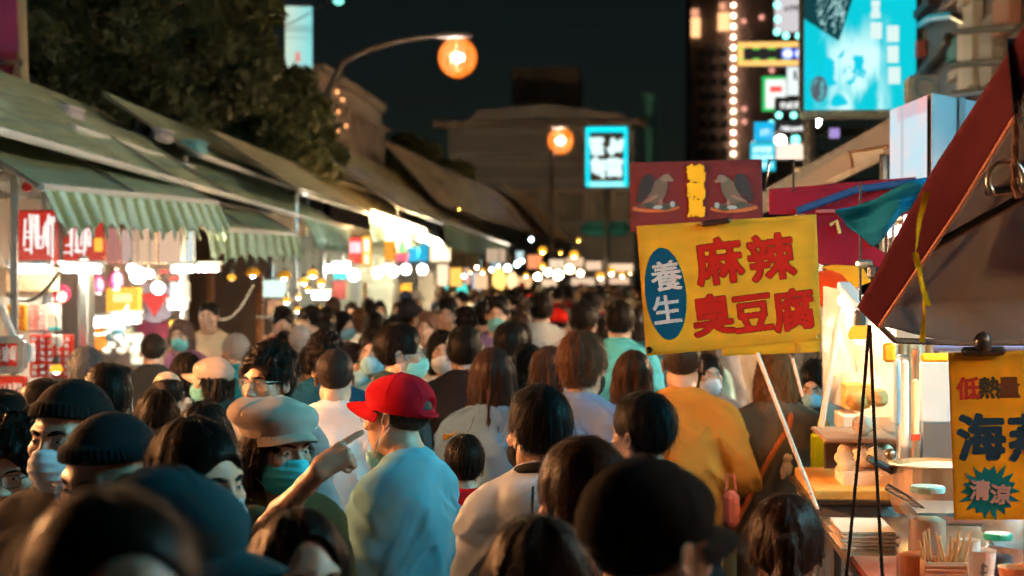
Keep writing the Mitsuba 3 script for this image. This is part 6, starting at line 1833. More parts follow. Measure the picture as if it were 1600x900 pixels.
# ---------------------------------------------------------------- signs hanging in the street
def hung_sign(name, label, tl, tr, br, bl, Y, color, bulge, th=.005, nu=40, nv=30, wear=7, tilt=0.0):
    """A cloth sign between four pixels at depth Y; returns its key and a function that puts meshes on its face at a pixel."""
    k = thing(name, label, 'sign')
    c4 = [P(*tl, Y), P(*tr, Y + tilt), P(*br, Y + tilt), P(*bl, Y)]
    X = unit(c4[1] - c4[0] + c4[2] - c4[3])
    U = unit((c4[0] - c4[3] + c4[1] - c4[2]) - X * ((c4[0] - c4[3] + c4[1] - c4[2]) @ X))
    N = np.cross(X, U)
    O = sum(c4) / 4
    w = np.linalg.norm(c4[1] - c4[0]); h = np.linalg.norm(c4[0] - c4[3])
    bz = lambda a, b: bulge * (np.sin(a / w * 4.1 + 1.3 * b / h) * .6 + np.sin(b / h * 5 - a / w * 2.2 + 1) * .4)
    def fn(u, t):
        q = ((1 - u) * (1 - t))[..., None] * c4[3] + (u * (1 - t))[..., None] * c4[2] + (u * t)[..., None] * c4[1] + ((1 - u) * t)[..., None] * c4[0]
        a, b = (q - O) @ X, (q - O) @ U
        return q + bz(a, b)[..., None] * N
    m = slab(fn, nu, nv, th)
    n = (nu + 1) * (nv + 1)
    u, t = np.meshgrid(np.linspace(0, 1, nu + 1), np.linspace(0, 1, nv + 1), indexing='ij')
    g = meshkit.fbm(np.stack([u * wear, t * wear, u * 0], -1), 4, 3).reshape(-1, 1)
    edge = np.clip(np.minimum(np.minimum(u, 1 - u) * w, np.minimum(t, 1 - t) * h) / .05, 0, 1).reshape(-1, 1)
    grime = meshkit.fbm(np.stack([u * 3, t * 22, u * 0], -1), 3, 9).reshape(-1, 1)
    c = np.asarray(color) * (.72 + .4 * g) * (.80 + .20 * edge) * (.9 + .2 * grime)
    c = c * (1 - .25 * np.clip(g - .55, 0, 1) * [0, .6, 1])
    part(k, 'cloth', m, PRINT, np.vstack([c, c]), True)
    def at(px, py):
        d = FWD + RIGHT * ((px - 800) / FPX) + UPV * ((450 - py) / FPX)
        q = CAM + d * (((O - CAM) @ N) / (d @ N))
        return (q - O) @ X, (q - O) @ U
    def put(part_name, mesh, px, py, color, lift=.0, rot=0.0, bsdf=CLOTH, label=None, tone=None):
        v, f = arr(xf(mesh, rz=rot))
        a0, b0 = at(px, py)
        a, b = v[:, 0] + a0, v[:, 1] + b0
        z = v[:, 2] + th + lift + bz(a, b)
        part(k, part_name, (O + a[:, None] * X + b[:, None] * U + z[:, None] * N, f), bsdf, color, label=label)
    return k, put, at, (O, X, U, N, Y / FPX)


k, put, at, fr = hung_sign('hanging_sign', 'yellow cloth sign with five red characters and a blue oval, hanging over the crowd', (994, 353), (1275, 335), (1283, 532), (1010, 556), 5.5, (0.86, 0.385, 0.02), .007)
mpp = fr[4]
el = np.stack([31.5 * mpp * np.cos(np.arange(48) * PI / 24), 72 * mpp * np.sin(np.arange(48) * PI / 24)], -1)
put('oval', extrude(Poly(el), .0012), 1040, 459, (0.008, 0.075, 0.15), .0, .03)
for ch, px, py, s, sx in (('養', 1040, 431, 47, 1), ('生', 1041, 484, 45, 1)):
    put('character', glyph(ch, s * mpp * 1.05, 3.2, .001), px, py, (0.66, 0.55, 0.53), .002, .05)
for ch, px, py, s in (('麻', 1122, 408, 74), ('辣', 1203, 402, 73), ('臭', 1112, 492, 66), ('豆', 1175, 489, 64), ('腐', 1239, 484, 66)):
    put('character_outline', glyph(ch, s * mpp, 7.2, .0008), px, py, (0.20, 0.035, 0.02), .0, .055)
    put('character', glyph(ch, s * mpp, 5.0, .001), px, py, (0.55, 0.022, 0.014), .001, .055)
put('eyelet', lathe([(0, .002), (.004, .002), (.009, .004), (.012, 0)], 14), 1014, 547, (0.05, 0.04, 0.03), .0, 0, METAL)
put('eyelet', lathe([(0, .002), (.004, .002), (.007, .003), (.009, 0)], 14), 1278, 525, (0.8, 0.6, 0.2), .0, 0, METAL)
put('clip', bx((0, 0, .01), (.098, .018, .02), .006), 1118, 347, (0.05, 0.02, 0.015), .0, .06, PLASTIC)
k, put, at, fr = hung_sign('hanging_sign', 'lower yellow cloth strip half hidden behind the yellow sign with red characters', (1128, 530), (1281, 520), (1281, 550), (1128, 556), 5.75, (0.80, 0.44, 0.02), .004, nu=16, nv=6)
put('mark', pseudo_text(np.random.default_rng(5), .02, .03, 4, .2), 1247, 543, (0.5, 0.25, 0.05))

# brown sign with the two birds
k, put, at, fr = hung_sign('hanging_sign', 'maroon sign picturing two birds on plates with a column of yellow characters', (985, 254), (1190, 249), (1192, 352), (985, 362), 6.9, (0.13, 0.016, 0.018), .004, nu=30, nv=16)
O, X, U, N, mpp = fr
def ells(lst, px0, py0):
    from shapely.affinity import scale, rotate, translate
    from shapely.geometry import Point
    from shapely.ops import unary_union
    return unary_union([translate(rotate(scale(Point(0, 0).buffer(1, quad_segs=10), rx * mpp, ry * mpp), -r), (x - px0) * mpp, (py0 - y) * mpp) for x, y, rx, ry, r in lst])
for s, x0, nm in ((1, 1024, 'left'), (-1, 1146, 'right')):
    g = lambda lst: ells([(x0 + s * x, y, rx, ry, r * s) for x, y, rx, ry, r in lst], x0, 305)
    for nm2, lst, c, z in (('plate', [(0, 325, 37, 7, 0)], (0.38, 0.10, 0.03), 0), ('plate_rim', [(2, 322, 33, 5, 0)], (0.10, 0.05, 0.04), .002), ('wing', [(-14, 290, 11, 19, 22), (-20, 302, 7, 15, 30)], (0.02, 0.018, 0.022), .004), ('breast', [(4, 299, 13, 21, 28), (11, 286, 9, 9, 0)], (0.10, 0.075, 0.06), .003),
                           ('head', [(17, 279, 8, 6, -20), (24, 282, 5, 3, 15)], (0.17, 0.12, 0.10), .005), ('leg', [(-8, 311, 14, 3, -25), (8, 318, 3, 7, 10)], (0.20, 0.11, 0.08), .005), ('garnish', [(3, 324, 8, 3, 0), (26, 320, 4, 5, 0)], (0.25, 0.30, 0.32), .006), ('garnish', [(14, 325, 8, 4, 0), (-9, 321, 9, 4, 20)], (0.03, 0.045, 0.04), .0055)):
        put(nm2, extrude(g(lst), .0015), x0, 305, c, z, 0, PAINTED)
for ch, py in (('鵪', 271), ('鶉', 298), ('鳥', 325)):
    put('character', glyph(ch, 29 * mpp, 7.5, .003), 1087, py, (0.72, 0.38, 0.02), .006)

# right yellow sign at the edge of the frame
k, put, at, fr = hung_sign('hanging_sign', 'amber cloth sign with dark blue characters and a teal starburst at the right edge', (1482, 551), (1690, 545), (1696, 812), (1491, 812), 4.3, (0.80, 0.37, 0.012), .006)
O, X, U, N, mpp = fr
for ch, px, py, s, c in (('低', 1512, 607, 36, (0.42, 0.03, 0.03)), ('熱', 1545, 606, 34, (0.03, 0.03, 0.025)), ('量', 1575, 605, 34, (0.10, 0.035, 0.02))):
    put('character', glyph(ch, s * mpp, 5.5, .0012), px, py, c, .0)
for ch, px in (('海', 1531, ), ('燕', 1611, )):
    put('character', glyph(ch, 74 * mpp, 6.2, .0012), px, 683, (0.012, 0.035, 0.075), .0, .02)
st = []
for i in range(36):
    r = (46 if i % 2 == 0 else 32) * mpp * (1 + .1 * math.sin(i * 2.3))
    st.append((r * math.cos(i * PI / 18), r * .92 * math.sin(i * PI / 18)))
put('starburst', extrude(Poly(st), .002), 1546, 768, (0.008, 0.13, 0.17))
put('character', glyph('清', 32 * mpp, 6, .003), 1530, 765, (0.50, 0.33, 0.30), .003, -.05)
put('character', glyph('涼', 32 * mpp, 6, .003), 1562, 772, (0.50, 0.33, 0.30), .003, -.05)
put('clip', bx((0, 0, .012), (.11, .022, .024), .008), 1535, 548, (0.02, 0.018, 0.018), .0, 0, PLASTIC)
put('clip', ball((0, .0, .02), (.022, .028, .02), 2), 1533, 535, (0.02, 0.018, 0.018), .0, 0, PLASTIC)
for (a, b, r, c, lab) in (((1183, 552, 5.7), (1277, 796, 5.5), .0075, (0.75, 0.55, 0.42), 'pale wooden pole slanting down from the yellow sign'), ((1238, 560, 6.1), (1254, 620, 6.1), .006, (0.7, 0.5, 0.4), 'short pale pole end beside the dark coat'), ((1313, 478, 6.4), (1283, 668, 6.3), .012, (0.85, 0.66, 0.5), 'thick cream pole behind the yellow sign corner')):
    solo('pole', lab, 'pole', tube([P(*a), P(*b)], r, 8), PAINTED, c)

# ---------------------------------------------------------------- the near red canopy on the right
def sheet_px(rows, nu, nv, th, wob=0.0, seed=0):
    """Cloth through rows of (px, py, Y) control points, from the first row to the last."""
    R_ = [np.array([P(*q) for q in r]) for r in rows]
    def fn(u, t):
        out = []
        for r in R_:
            s = np.linspace(0, 1, len(r))
            out.append(np.stack([np.interp(u, s, r[:, i]) for i in range(3)], -1))
        s = np.linspace(0, 1, len(out))
        o = np.stack(out, 0)
        idx = np.clip((t * (len(out) - 1)).astype(int), 0, len(out) - 2)
        fr_ = (t * (len(out) - 1) - idx)[..., None]
        g = np.take_along_axis(o, idx[None, ..., None].repeat(3, -1), 0)[0] * (1 - fr_) + np.take_along_axis(o, (idx + 1)[None, ..., None].repeat(3, -1), 0)[0] * fr_
        if wob:
            g = g + wob * (meshkit.fbm(g * [5, 5, 9], 3, seed)[..., None] - .5) * np.array([.3, 1, .3])
        return g
    return slab(fn, nu, nv, th)


k = thing('canopy', 'red stall canopy with a dark brown underside at the right edge', 'canopy')
part(k, 'red_flap', sheet_px([[(1625, 0, 3.35), (1560, 110, 3.5), (1455, 270, 3.8), (1341, 478, 4.2)], [(1640, 60, 3.37), (1588, 180, 3.5), (1500, 325, 3.8), (1374, 510, 4.2)]], 30, 6, .006, .012, 3), CLOTH, (0.085, 0.015, 0.026), True)
part(k, 'hem', tube([P(1640, 60, 3.36), P(1588, 180, 3.49), P(1500, 325, 3.79), P(1374, 510, 4.19)], .005, 6), CLOTH, (0.45, 0.2, 0.13))
part(k, 'underside', sheet_px([[(1588, 175, 3.56), (1640, 100, 3.5), (1760, 60, 3.5)], [(1500, 320, 3.86), (1580, 310, 4.1), (1760, 300, 4.2)], [(1425, 432, 4.1), (1540, 420, 4.55), (1760, 410, 4.6)], [(1388, 480, 4.25), (1500, 470, 4.62), (1760, 465, 4.7)], [(1376, 512, 4.26), (1500, 535, 4.6), (1760, 534, 4.7)]], 24, 32, .006, .06, 5), CLOTH, (0.10, 0.082, 0.078), True)
part(k, 'lower_hem', tube([P(1376, 510, 4.25), P(1398, 532, 4.3), P(1500, 536, 4.58), P(1760, 535, 4.68)], .008, 6), CLOTH, (0.10, 0.07, 0.06))
part(k, 'pole', tube([P(1440, 396, 4.0), P(1530, 345, 3.92), P(1640, 285, 3.8)], .011, 8), METAL, (0.05, 0.045, 0.045))
part(k, 'pole', tube([P(1640, 230, 3.9), P(1612, 560, 4.4), P(1612, 1900, 4.4)], .02, 8), METAL, (0.3, 0.3, 0.3))
part(k, 'strap', slab(lambda u, t: P(1572, 60, 3.44) + u[..., None] * (P(1584, 190, 3.47) - P(1572, 60, 3.44)) + t[..., None] * (P(1592, 60, 3.45) - P(1572, 60, 3.44)) * (1 - .4 * u[..., None]), 8, 3, .004), CLOTH, (0.012, 0.013, 0.016))
k = thing('hook', 'curved steel hook hanging on a brown rope under the red canopy', 'hook')
aa = np.linspace(-.6, PI * 1.25, 18)
part(k, 'ring', tube([P(1572 + 28 * math.cos(a), 282 - 30 * math.sin(a), 3.5) for a in aa], .006, 8), METAL, (0.5, 0.42, 0.36), True)
part(k, 'bar', tube([P(1540, 300, 3.52), P(1612, 292, 3.48)], .010, 8), METAL, (0.25, 0.2, 0.17))
def rope(pts, r, twist=14):
    p = np.array(pts); ms = []
    L = np.concatenate([[0], np.cumsum(np.linalg.norm(np.diff(p, axis=0), axis=1))])
    s = np.linspace(0, L[-1], max(8, int(L[-1] / .006)))
    c = np.stack([np.interp(s, L, p[:, i]) for i in range(3)], -1)
    for k_ in range(3):
        ang = s / r / 2.6 + k_ * 2 * PI / 3
        ms.append(tube(c + np.stack([np.cos(ang), np.sin(ang), 0 * ang], -1) * r * .55, r * .62, 5))
    return cat_(ms)
solo('rope', 'twisted brown rope hanging down to the steel hook', 'rope', rope([P(1592, 60, 3.47), P(1588, 200, 3.47), P(1586, 285, 3.47), P(1592, 310, 3.46)], .0075), CLOTH, (0.22, 0.12, 0.07), True)
k = thing('ribbon', 'yellow ribbon tied round the edge of the red canopy', 'ribbon')
for pts, w0 in (([(1448, 300, 3.74), (1436, 345, 3.74), (1430, 395, 3.76), (1437, 430, 3.8), (1450, 478, 3.82)], .0075), ([(1430, 395, 3.765), (1440, 440, 3.79), (1444, 490, 3.82), (1441, 535, 3.84)], .007)):
    q = np.array([P(*a) for a in pts])
    def rb(u, t, q=q, w0=w0):
        s = np.linspace(0, 1, len(q))
        c = np.stack([np.interp(u, s, q[:, i]) for i in range(3)], -1)
        return c + (t - .5)[..., None] * np.stack([w0 * 2 * np.cos(u * 3), w0 * np.sin(u * 4), 0 * u], -1)
    part(k, 'end', slab(rb, 24, 2, .0015), CLOTH, (0.62, 0.40, 0.01))
for a, b, lab in (((1358, 508, 4.2), (1322, 905, 4.25), 'left one of two thin black cords hanging from the corner of the red canopy'), ((1359, 508, 4.2), (1379, 905, 4.15), 'right one of two thin black cords hanging from the corner of the red canopy')):
    solo('cord', lab, 'cord', tube([P(*a), P(a[0] + (b[0] - a[0]) * .45, (a[1] + b[1]) / 2, (a[2] + b[2]) / 2), P(*b)], .0042, 6), CLOTH, (0.02, 0.016, 0.014))

# ---------------------------------------------------------------- food cart behind the canopy
def tabletop(name, label, cat, xa, xb, ya, yb, z, color, th=.04, legs=True, bsdf=PAINTED):
    k = thing(name, label, cat)
    part(k, 'top', bx(((xa + xb) / 2, (ya + yb) / 2, z - th / 2), (xb - xa, yb - ya, th), .008), bsdf, color)
    if legs:
        for x in (xa + .06, xb - .06):
            for y in (ya + .06, yb - .06):
                part(k, 'leg', tube([[x, y, 0], [x, y, z - th]], .018, 6), METAL, (.3, .3, .3))
    return k


k = thing('food_cart', 'brightly lit food cart with shelves behind the two black cords', 'food cart')
def slot(name, a, t, b, u, Y, depth, c, bsdf=PAINTED, bev=.006):
    p0, p1 = P(a, u, Y), P(b, t, Y)
    return part(k, name, bx(((p0[0] + p1[0]) / 2, Y + depth / 2, (p0[2] + p1[2]) / 2), (p1[0] - p0[0], depth, p1[2] - p0[2]), bev), bsdf, c)
slot('shelf', 1288, 686, 1404, 692, 6.2, .5, (0.28, 0.16, 0.1))
slot('shelf_back', 1288, 692, 1404, 768, 6.65, .03, (0.07, 0.035, 0.02))
slot('drawer', 1270, 766, 1404, 782, 6.0, .7, (0.75, 0.38, 0.08))
slot('rail', 1262, 783, 1404, 791, 5.96, .75, (0.10, 0.08, 0.07), METAL)
slot('post', 1404, 555, 1420, 905, 6.05, .06, (0.62, 0.66, 0.7), METAL)
slot('post', 1428, 545, 1437, 905, 6.1, .06, (0.35, 0.16, 0.08))
slot('back_panel', 1285, 470, 1560, 700, 7.3, .03, (0.55, 0.42, 0.32))
slot('side_panel', 1440, 660, 1496, 760, 6.5, .03, (0.55, 0.57, 0.62), METAL)
slot('upper_panel', 1438, 566, 1486, 660, 6.55, .03, (0.75, 0.68, 0.65))
slot('base', 1270, 791, 1404, 1300, 6.05, .65, (0.3, 0.28, 0.27))
slot('tray', 1320, 600, 1400, 640, 6.8, .3, (0.7, 0.42, 0.12))
slot('tray', 1316, 650, 1400, 676, 6.7, .3, (0.65, 0.55, 0.45))
part(k, 'knob', ball(P(1391, 710, 6.0), .022, 2), METAL, (0.5, 0.35, 0.25), True)
for a, t, b, u, Y, c, lab in ((1397, 560, 1408, 665, 5.95, (0.35, 0.55, 0.68), 'narrow pale blue board on the cart post'), (1408, 562, 1421, 700, 5.9, (0.8, 0.72, 0.68), 'narrow white board on the cart post'), (1424, 592, 1437, 688, 5.9, (0.85, 0.62, 0.35), 'cream price strip with a red foot on the brown cart post'), (1380, 536, 1400, 566, 5.8, (0.75, 0.4, 0.02), 'small amber sheet under the canopy corner'), (1439, 552, 1484, 566, 5.8, (0.75, 0.38, 0.02), 'amber strip above the white cart panel')):
    key, c_, w_, h_ = px_box('board', lab, 'board', a, t, b, u, Y, c, th=.02)
    if a == 1424:
        part(key, 'foot', bx(c_ + [0, -.002, -h_ * .45], (w_ * 1.04, .024, h_ * .1)), PAINTED, (.6, .06, .02))
for i in range(6):
    px_box('hanging_strip', f'{["brown", "tan", "pale", "orange brown", "dark", "cream"][i]} strip hanging at the back of the food cart under the canopy', 'strip', 1404 + i * 14, 536, 1413 + i * 14, 590 + 9 * (i % 3), 6.9, [(0.4, .16, .05), (.6, .35, .16), (.7, .55, .4), (.5, .2, .05), (.25, .1, .05), (.75, .6, .4)][i], th=.02)
px_box('patterned_strip', 'blue and white patterned strip along the hem of the dark canopy', 'strip', 1456, 537, 1610, 549, 5.2, (0.35, 0.35, 0.6), th=.02)
# food on the cart
k2 = thing('bread_tray', 'tray heaped with pale buns on the cart shelf', 'food tray')
q = P(1358, 752, 6.15)
part(k2, 'tray', bx(q + [0, .1, 0], (.2, .24, .07), .01), PAINTED, (.8, .6, .45))
for i in range(12):
    part(k2, 'bun', ball(q + [-.07 + .047 * (i % 4) + RS.uniform(-.01, .01), .04 + .06 * (i // 4), .055 + .02 * (i % 3)], (.035, .035, .028), 2), PAINTED, (.78, .6, .42), True)
for i, (x, y, c, lab) in enumerate(((1378, 728, (.75, .3, .12), 'orange pastry beside the pale buns'), (1392, 722, (.6, .35, .2), 'brown pastry at the right of the pale buns'), (1340, 628, (.75, .4, .1), 'golden fried heap on the upper cart tray'), (1370, 622, (.75, .42, .14), 'second golden fried heap on the upper cart tray'), (1350, 664, (.7, .5, .35), 'pale dough heap on the middle cart tray'))):
    v, f = ball((0, 0, 0), (.045, .05, .035), 3)
    v = v * (1 + .5 * (meshkit.fbm(v * 40, 3, i)[:, None] - .5))
    solo('food_heap', lab, 'food', (v + P(x, y, 6.35), f), PAINTED, c, True)
# wok and pot on the right
k2 = thing('cooking_pot', 'big metal cooking pot with a dark handle at the cart', 'pot')
q = P(1468, 800, 5.75)
part(k2, 'pot', xf(lathe([(0, 0), (.15, 0), (.165, .03), (.165, .16), (.172, .165), (.16, .168), (.155, .03), (0, .02)], 30), q), METAL, (.75, .5, .3), 40 if False else False)
part(k2, 'food', xf(lathe([(0, .15), (.08, .165), (.155, .15)], 24), q), PAINTED, (.75, .6, .42), True)
part(k2, 'handle', tube([q + [-.16, -.02, .14], q + [-.25, -.08, .19]], .013, 8), PLASTIC, (.03, .025, .025))
solo('ladle', 'black ladle handle slanting down before the cart', 'ladle', tube([P(1388, 762, 5.3), P(1420, 780, 5.2), P(1446, 800, 5.1)], [.013, .011, .009], 8), PLASTIC, (.03, .02, .018))
tabletop('prep_table', 'steel prep table below the food cart', 'table', P(1312, 0, 5.3)[0], P(1640, 0, 5.3)[0], 4.95, 5.95, 1.15, (.62, .5, .42), bsdf=METAL)
k2 = thing('paper_stack', 'stack of flat paper trays on the steel prep table', 'paper trays')
q = P(1350, 830, 5.3)
for i in range(5):
    part(k2, 'sheet', bx((q[0] + .01 * (i % 2), 5.35, 1.155 + i * .012), (.17, .3, .01), .002), PAINTED, (.7, .55, .42))
# glaring lamps of the cart
bulb(P(1344, 522, 6.5), .05, 'glaring bulb hanging beside the lower corner of the red canopy', np.array([1.0, .68, .34]) * 20, 5, drop=.5)
bulb(P(1384, 506, 6.6), .035, 'second glaring bulb behind the canopy corner', np.array([1.0, .64, .3]) * 18, 4, drop=.4)
tube_lamp(P(1320, 470, 6.9), P(1345, 500, 6.5), 'short bright tube lamp above the glaring bulb', np.array([1.0, .72, .4]) * 10, .03, 2)
tube_lamp(P(1440, 500, 5.6), P(1620, 500, 5.6), 'warm tube lamp hidden under the dark canopy over the prep table', np.array([1.0, .64, .32]) * 26, .02, 4)
k2 = thing('plastic_sheet', 'crumpled clear plastic sheet hanging round the glaring bulb', 'plastic sheet')
def ps(u, t):
    q = P(1286, 448, 7.0) + u[..., None] * (P(1400, 470, 6.7) - P(1286, 448, 7.0)) + t[..., None] * np.array([0, 0, -.48])
    n = meshkit.fbm(q * [9, 9, 5], 3, 4)[..., None]
    return q + (n - .5) * np.array([.03, .22, .02])
part(k2, None, slab(ps, 30, 24, .003), PLASTIC, (.68, .70, .72), True)
k2 = thing('umbrella', 'red and orange umbrella cloth between the yellow sign and the red canopy', 'umbrella')
m = extrude(Poly([(P(x, y, 7.3)[0], P(x, y, 7.3)[2]) for x, y in ((1278, 425), (1325, 415), (1355, 435), (1300, 470), (1283, 480))]), .02)
part(k2, 'canopy', frame(m, (0, 7.3, 0), UNITX, UNITZ, UNITY), CLOTH, (.75, .08, .02))
m = extrude(Poly([(P(x, y, 7.2)[0], P(x, y, 7.2)[2]) for x, y in ((1282, 418), (1340, 405), (1362, 440), (1335, 450), (1316, 428))]), .02)
part(k2, 'canopy', frame(m, (0, 7.2, 0), UNITX, UNITZ, UNITY), CLOTH, (.8, .33, .02))
part(k2, 'pole', tube([P(1318, 440, 7.3), [P(1318, 440, 7.3)[0], 7.3, 0]], .015, 6), METAL, (.5, .4, .3))
k2 = thing('clamp', 'black and silver clamp on the corner of the dark red flap', 'clamp')
part(k2, 'jaw', bx(P(1350, 412, 6.3), (.06, .05, .03), .008), METAL, (.5, .5, .5))
part(k2, 'grip', bx(P(1362, 425, 6.25), (.03, .05, .05), .008), PLASTIC, (.03, .03, .03))

# ---------------------------------------------------------------- near table with the jars
TZ = 1.215
xa = P(1352, 0, 4.4)[0]
kt = tabletop('snack_table', 'snack table under a red cloth at the bottom right', 'table', xa, xa + 1.2, 3.9, 4.72, TZ, (.62, .10, .05), .03)
part(kt, 'cloth_edge', slab(lambda u, t: np.stack([xa - .006 + u * 1.2, 3.894 + 0 * u + .01 * np.sin(u * 40) * t, TZ - .002 - t * .22], -1), 60, 4, .004), CLOTH, (.6, .08, .045), True)


def onT(px, Y):
    return np.array([P(px, 0, Y)[0], Y, TZ])


def jar(label, px, Y, r, h, food, lid, lidh=.02, glass=(.6, .55, .5)):
    k = thing('jar', label, 'jar')
    q = onT(px, Y)
    part(k, 'glass', xf(lathe([(r * .9, .002), (r, .012), (r, h * .8), (r * .82, h * .93), (r * .82, h)], 24), q), GLASS, (1, 1, 1), True)
    part(k, 'contents', xf(lathe([(0, .004), (r * .9, .006), (r * .93, .02), (r * .93, h * .62), (r * .5, h * .68), (0, h * .66)], 20), q), PAINTED, food, True)
    if lid is not None:
        part(k, 'lid', xf(lathe([(r * .86, h), (r * .9, h + .002), (r * .9, h + lidh - .004), (r * .84, h + lidh), (0, h + lidh)], 24), q), PLASTIC, lid)
    return k


jar('glass jar of orange brown sauce left of the chopstick basket', 1434, 4.25, .052, .13, (.42, .12, .03), None)
jar('tall glass jar with a pale mint lid behind the chopstick basket', 1451, 4.55, .052, .20, (.5, .32, .2), (.45, .68, .6), .018)
jar('jar of dark food with a green lid', 1561, 4.3, .040, .115, (.015, .018, .035), (.01, .42, .32), .016)
k2 = thing('basket', 'woven basket full of wooden chopsticks on the snack table', 'basket')
q = onT(1475, 4.18)
for s, (w_, d_, ox, oy) in enumerate(((.106, .006, 0, -.045), (.106, .006, 0, .045), (.006, .09, -.05, 0), (.006, .09, .05, 0))):
    part(k2, 'side', bx(q + [ox, oy, .042], (w_, d_, .08), .002), PAINTED, (.58, .36, .22))
for i in range(7):
    part(k2, 'weave', bx(q + [0, -.0495, .008 + .011 * i], (.104, .004, .006), .001), PAINTED, (.66, .42, .26))
part(k2, 'base', bx(q + [0, 0, .004], (.1, .084, .006)), PAINTED, (.5, .3, .2))
for i in range(22):
    a = q + [RS.uniform(-.04, .04), RS.uniform(-.03, .03), .02]
    b = a + [RS.uniform(-.045, .045), RS.uniform(-.02, .02), .12 + RS.uniform(-.015, .02)]
    solo('chopstick', 'pale wooden chopstick standing in the woven basket', 'chopstick', tube([a, b], .003, 5), PAINTED, np.array((.78, .52, .26)) * RS.uniform(.8, 1.2), group='chopsticks in the woven basket')


def cup(label, px, Y, r, h, c, straw=False):
    k = thing('paper_cup', label, 'cup')
    q = onT(px, Y)
    part(k, 'cup', xf(lathe([(0, .003), (r * .76, .003), (r, h), (r * 1.05, h + .004), (r * .97, h + .002), (r * .74, .01), (0, .008)], 22), q), PLASTIC, c)
    return k


cup('stack of white cups right of the chopstick basket', 1517, 4.2, .026, .125, (.82, .78, .74))
k2 = cup('white paper cup with a dark printed mark before the green lidded jar', 1535, 4.2, .036, .10, (.78, .62, .52))
q = onT(1535, 4.2)
part(k2, 'print', frame(pseudo_text(np.random.default_rng(8), .025, .03, 4, .2), q + [0, -.0345, .06], UNITX, UNITZ, -UNITY), PAINTED, (.08, .1, .12))
cup('white bowl behind the dark jar', 1590, 4.55, .075, .06, (.7, .74, .74))
cup('orange filled cup at the bottom right corner', 1592, 4.05, .045, .085, (.78, .36, .18))
k2 = thing('plastic_bag', 'clear crumpled plastic bag behind the dark jar at the right edge', 'bag')
v, f = ball((0, 0, 0), (.09, .07, .065), 4)
v = v * (1 + .5 * (meshkit.fbm(v * 25, 3, 2)[:, None] - .5))
part(k2, None, (v + onT(1592, 4.62) + [0, 0, .09], f), PLASTIC, (.62, .68, .7), True)
solo('bottle_cap', 'small white bottle at the foot of the dark jar', 'bottle', xf(lathe([(0, 0), (.014, 0), (.014, .05), (.006, .06), (.006, .07), (0, .07)], 14), onT(1575, 4.05)), PLASTIC, (.75, .8, .82), True)
px_box('steel_counter', 'steel counter behind the snack table', 'counter', 1430, 806, 1800, 822, 5.0, (.6, .55, .5), METAL, .3)

# ---------------------------------------------------------------- stalls beside the camera, with the lamps that light the street
for i, (y, z, L) in enumerate(((4.9, 2.5, 1.2), (6.7, 2.5, 1.5))):
    nm = ['first', 'second', 'third', 'fourth', 'fifth'][i]
    tube_lamp((-4.15, y - .6, z), (-4.15, y + .6, z), f'{nm} warm tube lamp under the awning of the stalls beside the camera', np.array([1.0, .42, .16]) * 260 * L, .05, 8)
    solo('awning', f'{nm} plain green awning of the stalls to the left beside the camera', 'awning', slab(lambda u, t, y=y: np.stack([-4.0 - t * 2.2, y - .85 + u * 1.7, 2.66 + t * .55], -1), 4, 6, .01), CLOTH, GREEN)
k = thing('market_stall', 'right hand market stall beside the camera', 'market stall')
part(k, 'counter', bx((2.6, 2.0, .5), (1.0, 3.0, 1.0), .02), PAINTED, (.4, .4, .4))
part(k, 'back_wall', bx((4.2, 2.0, 1.5), (.08, 3.2, 3.0)), PAINTED, (.5, .5, .5))
part(k, 'roof', slab(lambda u, t: np.stack([1.4 + t * 2.9, .4 + u * 3.2, 2.75 + t * .4], -1), 4, 4, .02), CLOTH, (.35, .05, .05))
for y in (.5, 3.5):
    part(k, 'post', tube([(2.0, y, 0), (2.0, y, 2.75)], .03, 8), METAL, (.4, .4, .4))
tube_lamp((1.5, 3.35, 2.62), (2.7, 3.35, 2.62), 'warm tube lamp under the roof of the right hand stall beside the camera', np.array([1.0, .62, .30]) * 85, .03, 5)
k = thing('wall_sign', 'cyan lit shop sign on the right hand facade beside the camera', 'sign')
part(k, 'housing', bx((4.75, 4.2, 4.4), (.25, 3.5, 2.1), .03), PLASTIC, (.1, .12, .12))
part(k, 'face', bx((4.61, 4.2, 4.4), (.02, 3.4, 2.0)), LAMPMAT, emit=np.array([.14, .90, 1.12]) * 12, weight=14)
for i, y in enumerate((3.1, 5.2)):
    part(k, 'character', frame(pseudo_text(np.random.default_rng(2 + i), 1.0, 1.1, 9, .16), (4.59, y, 4.4), UNITY * -1, UNITZ, -UNITX), PLASTIC, (.02, .05, .06))
k = thing('shop_facade', 'grey shop facade on the right beside the camera', 'building')
part(k, 'wall', bx((5.3, 2.5, 3.5), (.8, 11, 7.0)), CONCRETE, (.3, .3, .3))

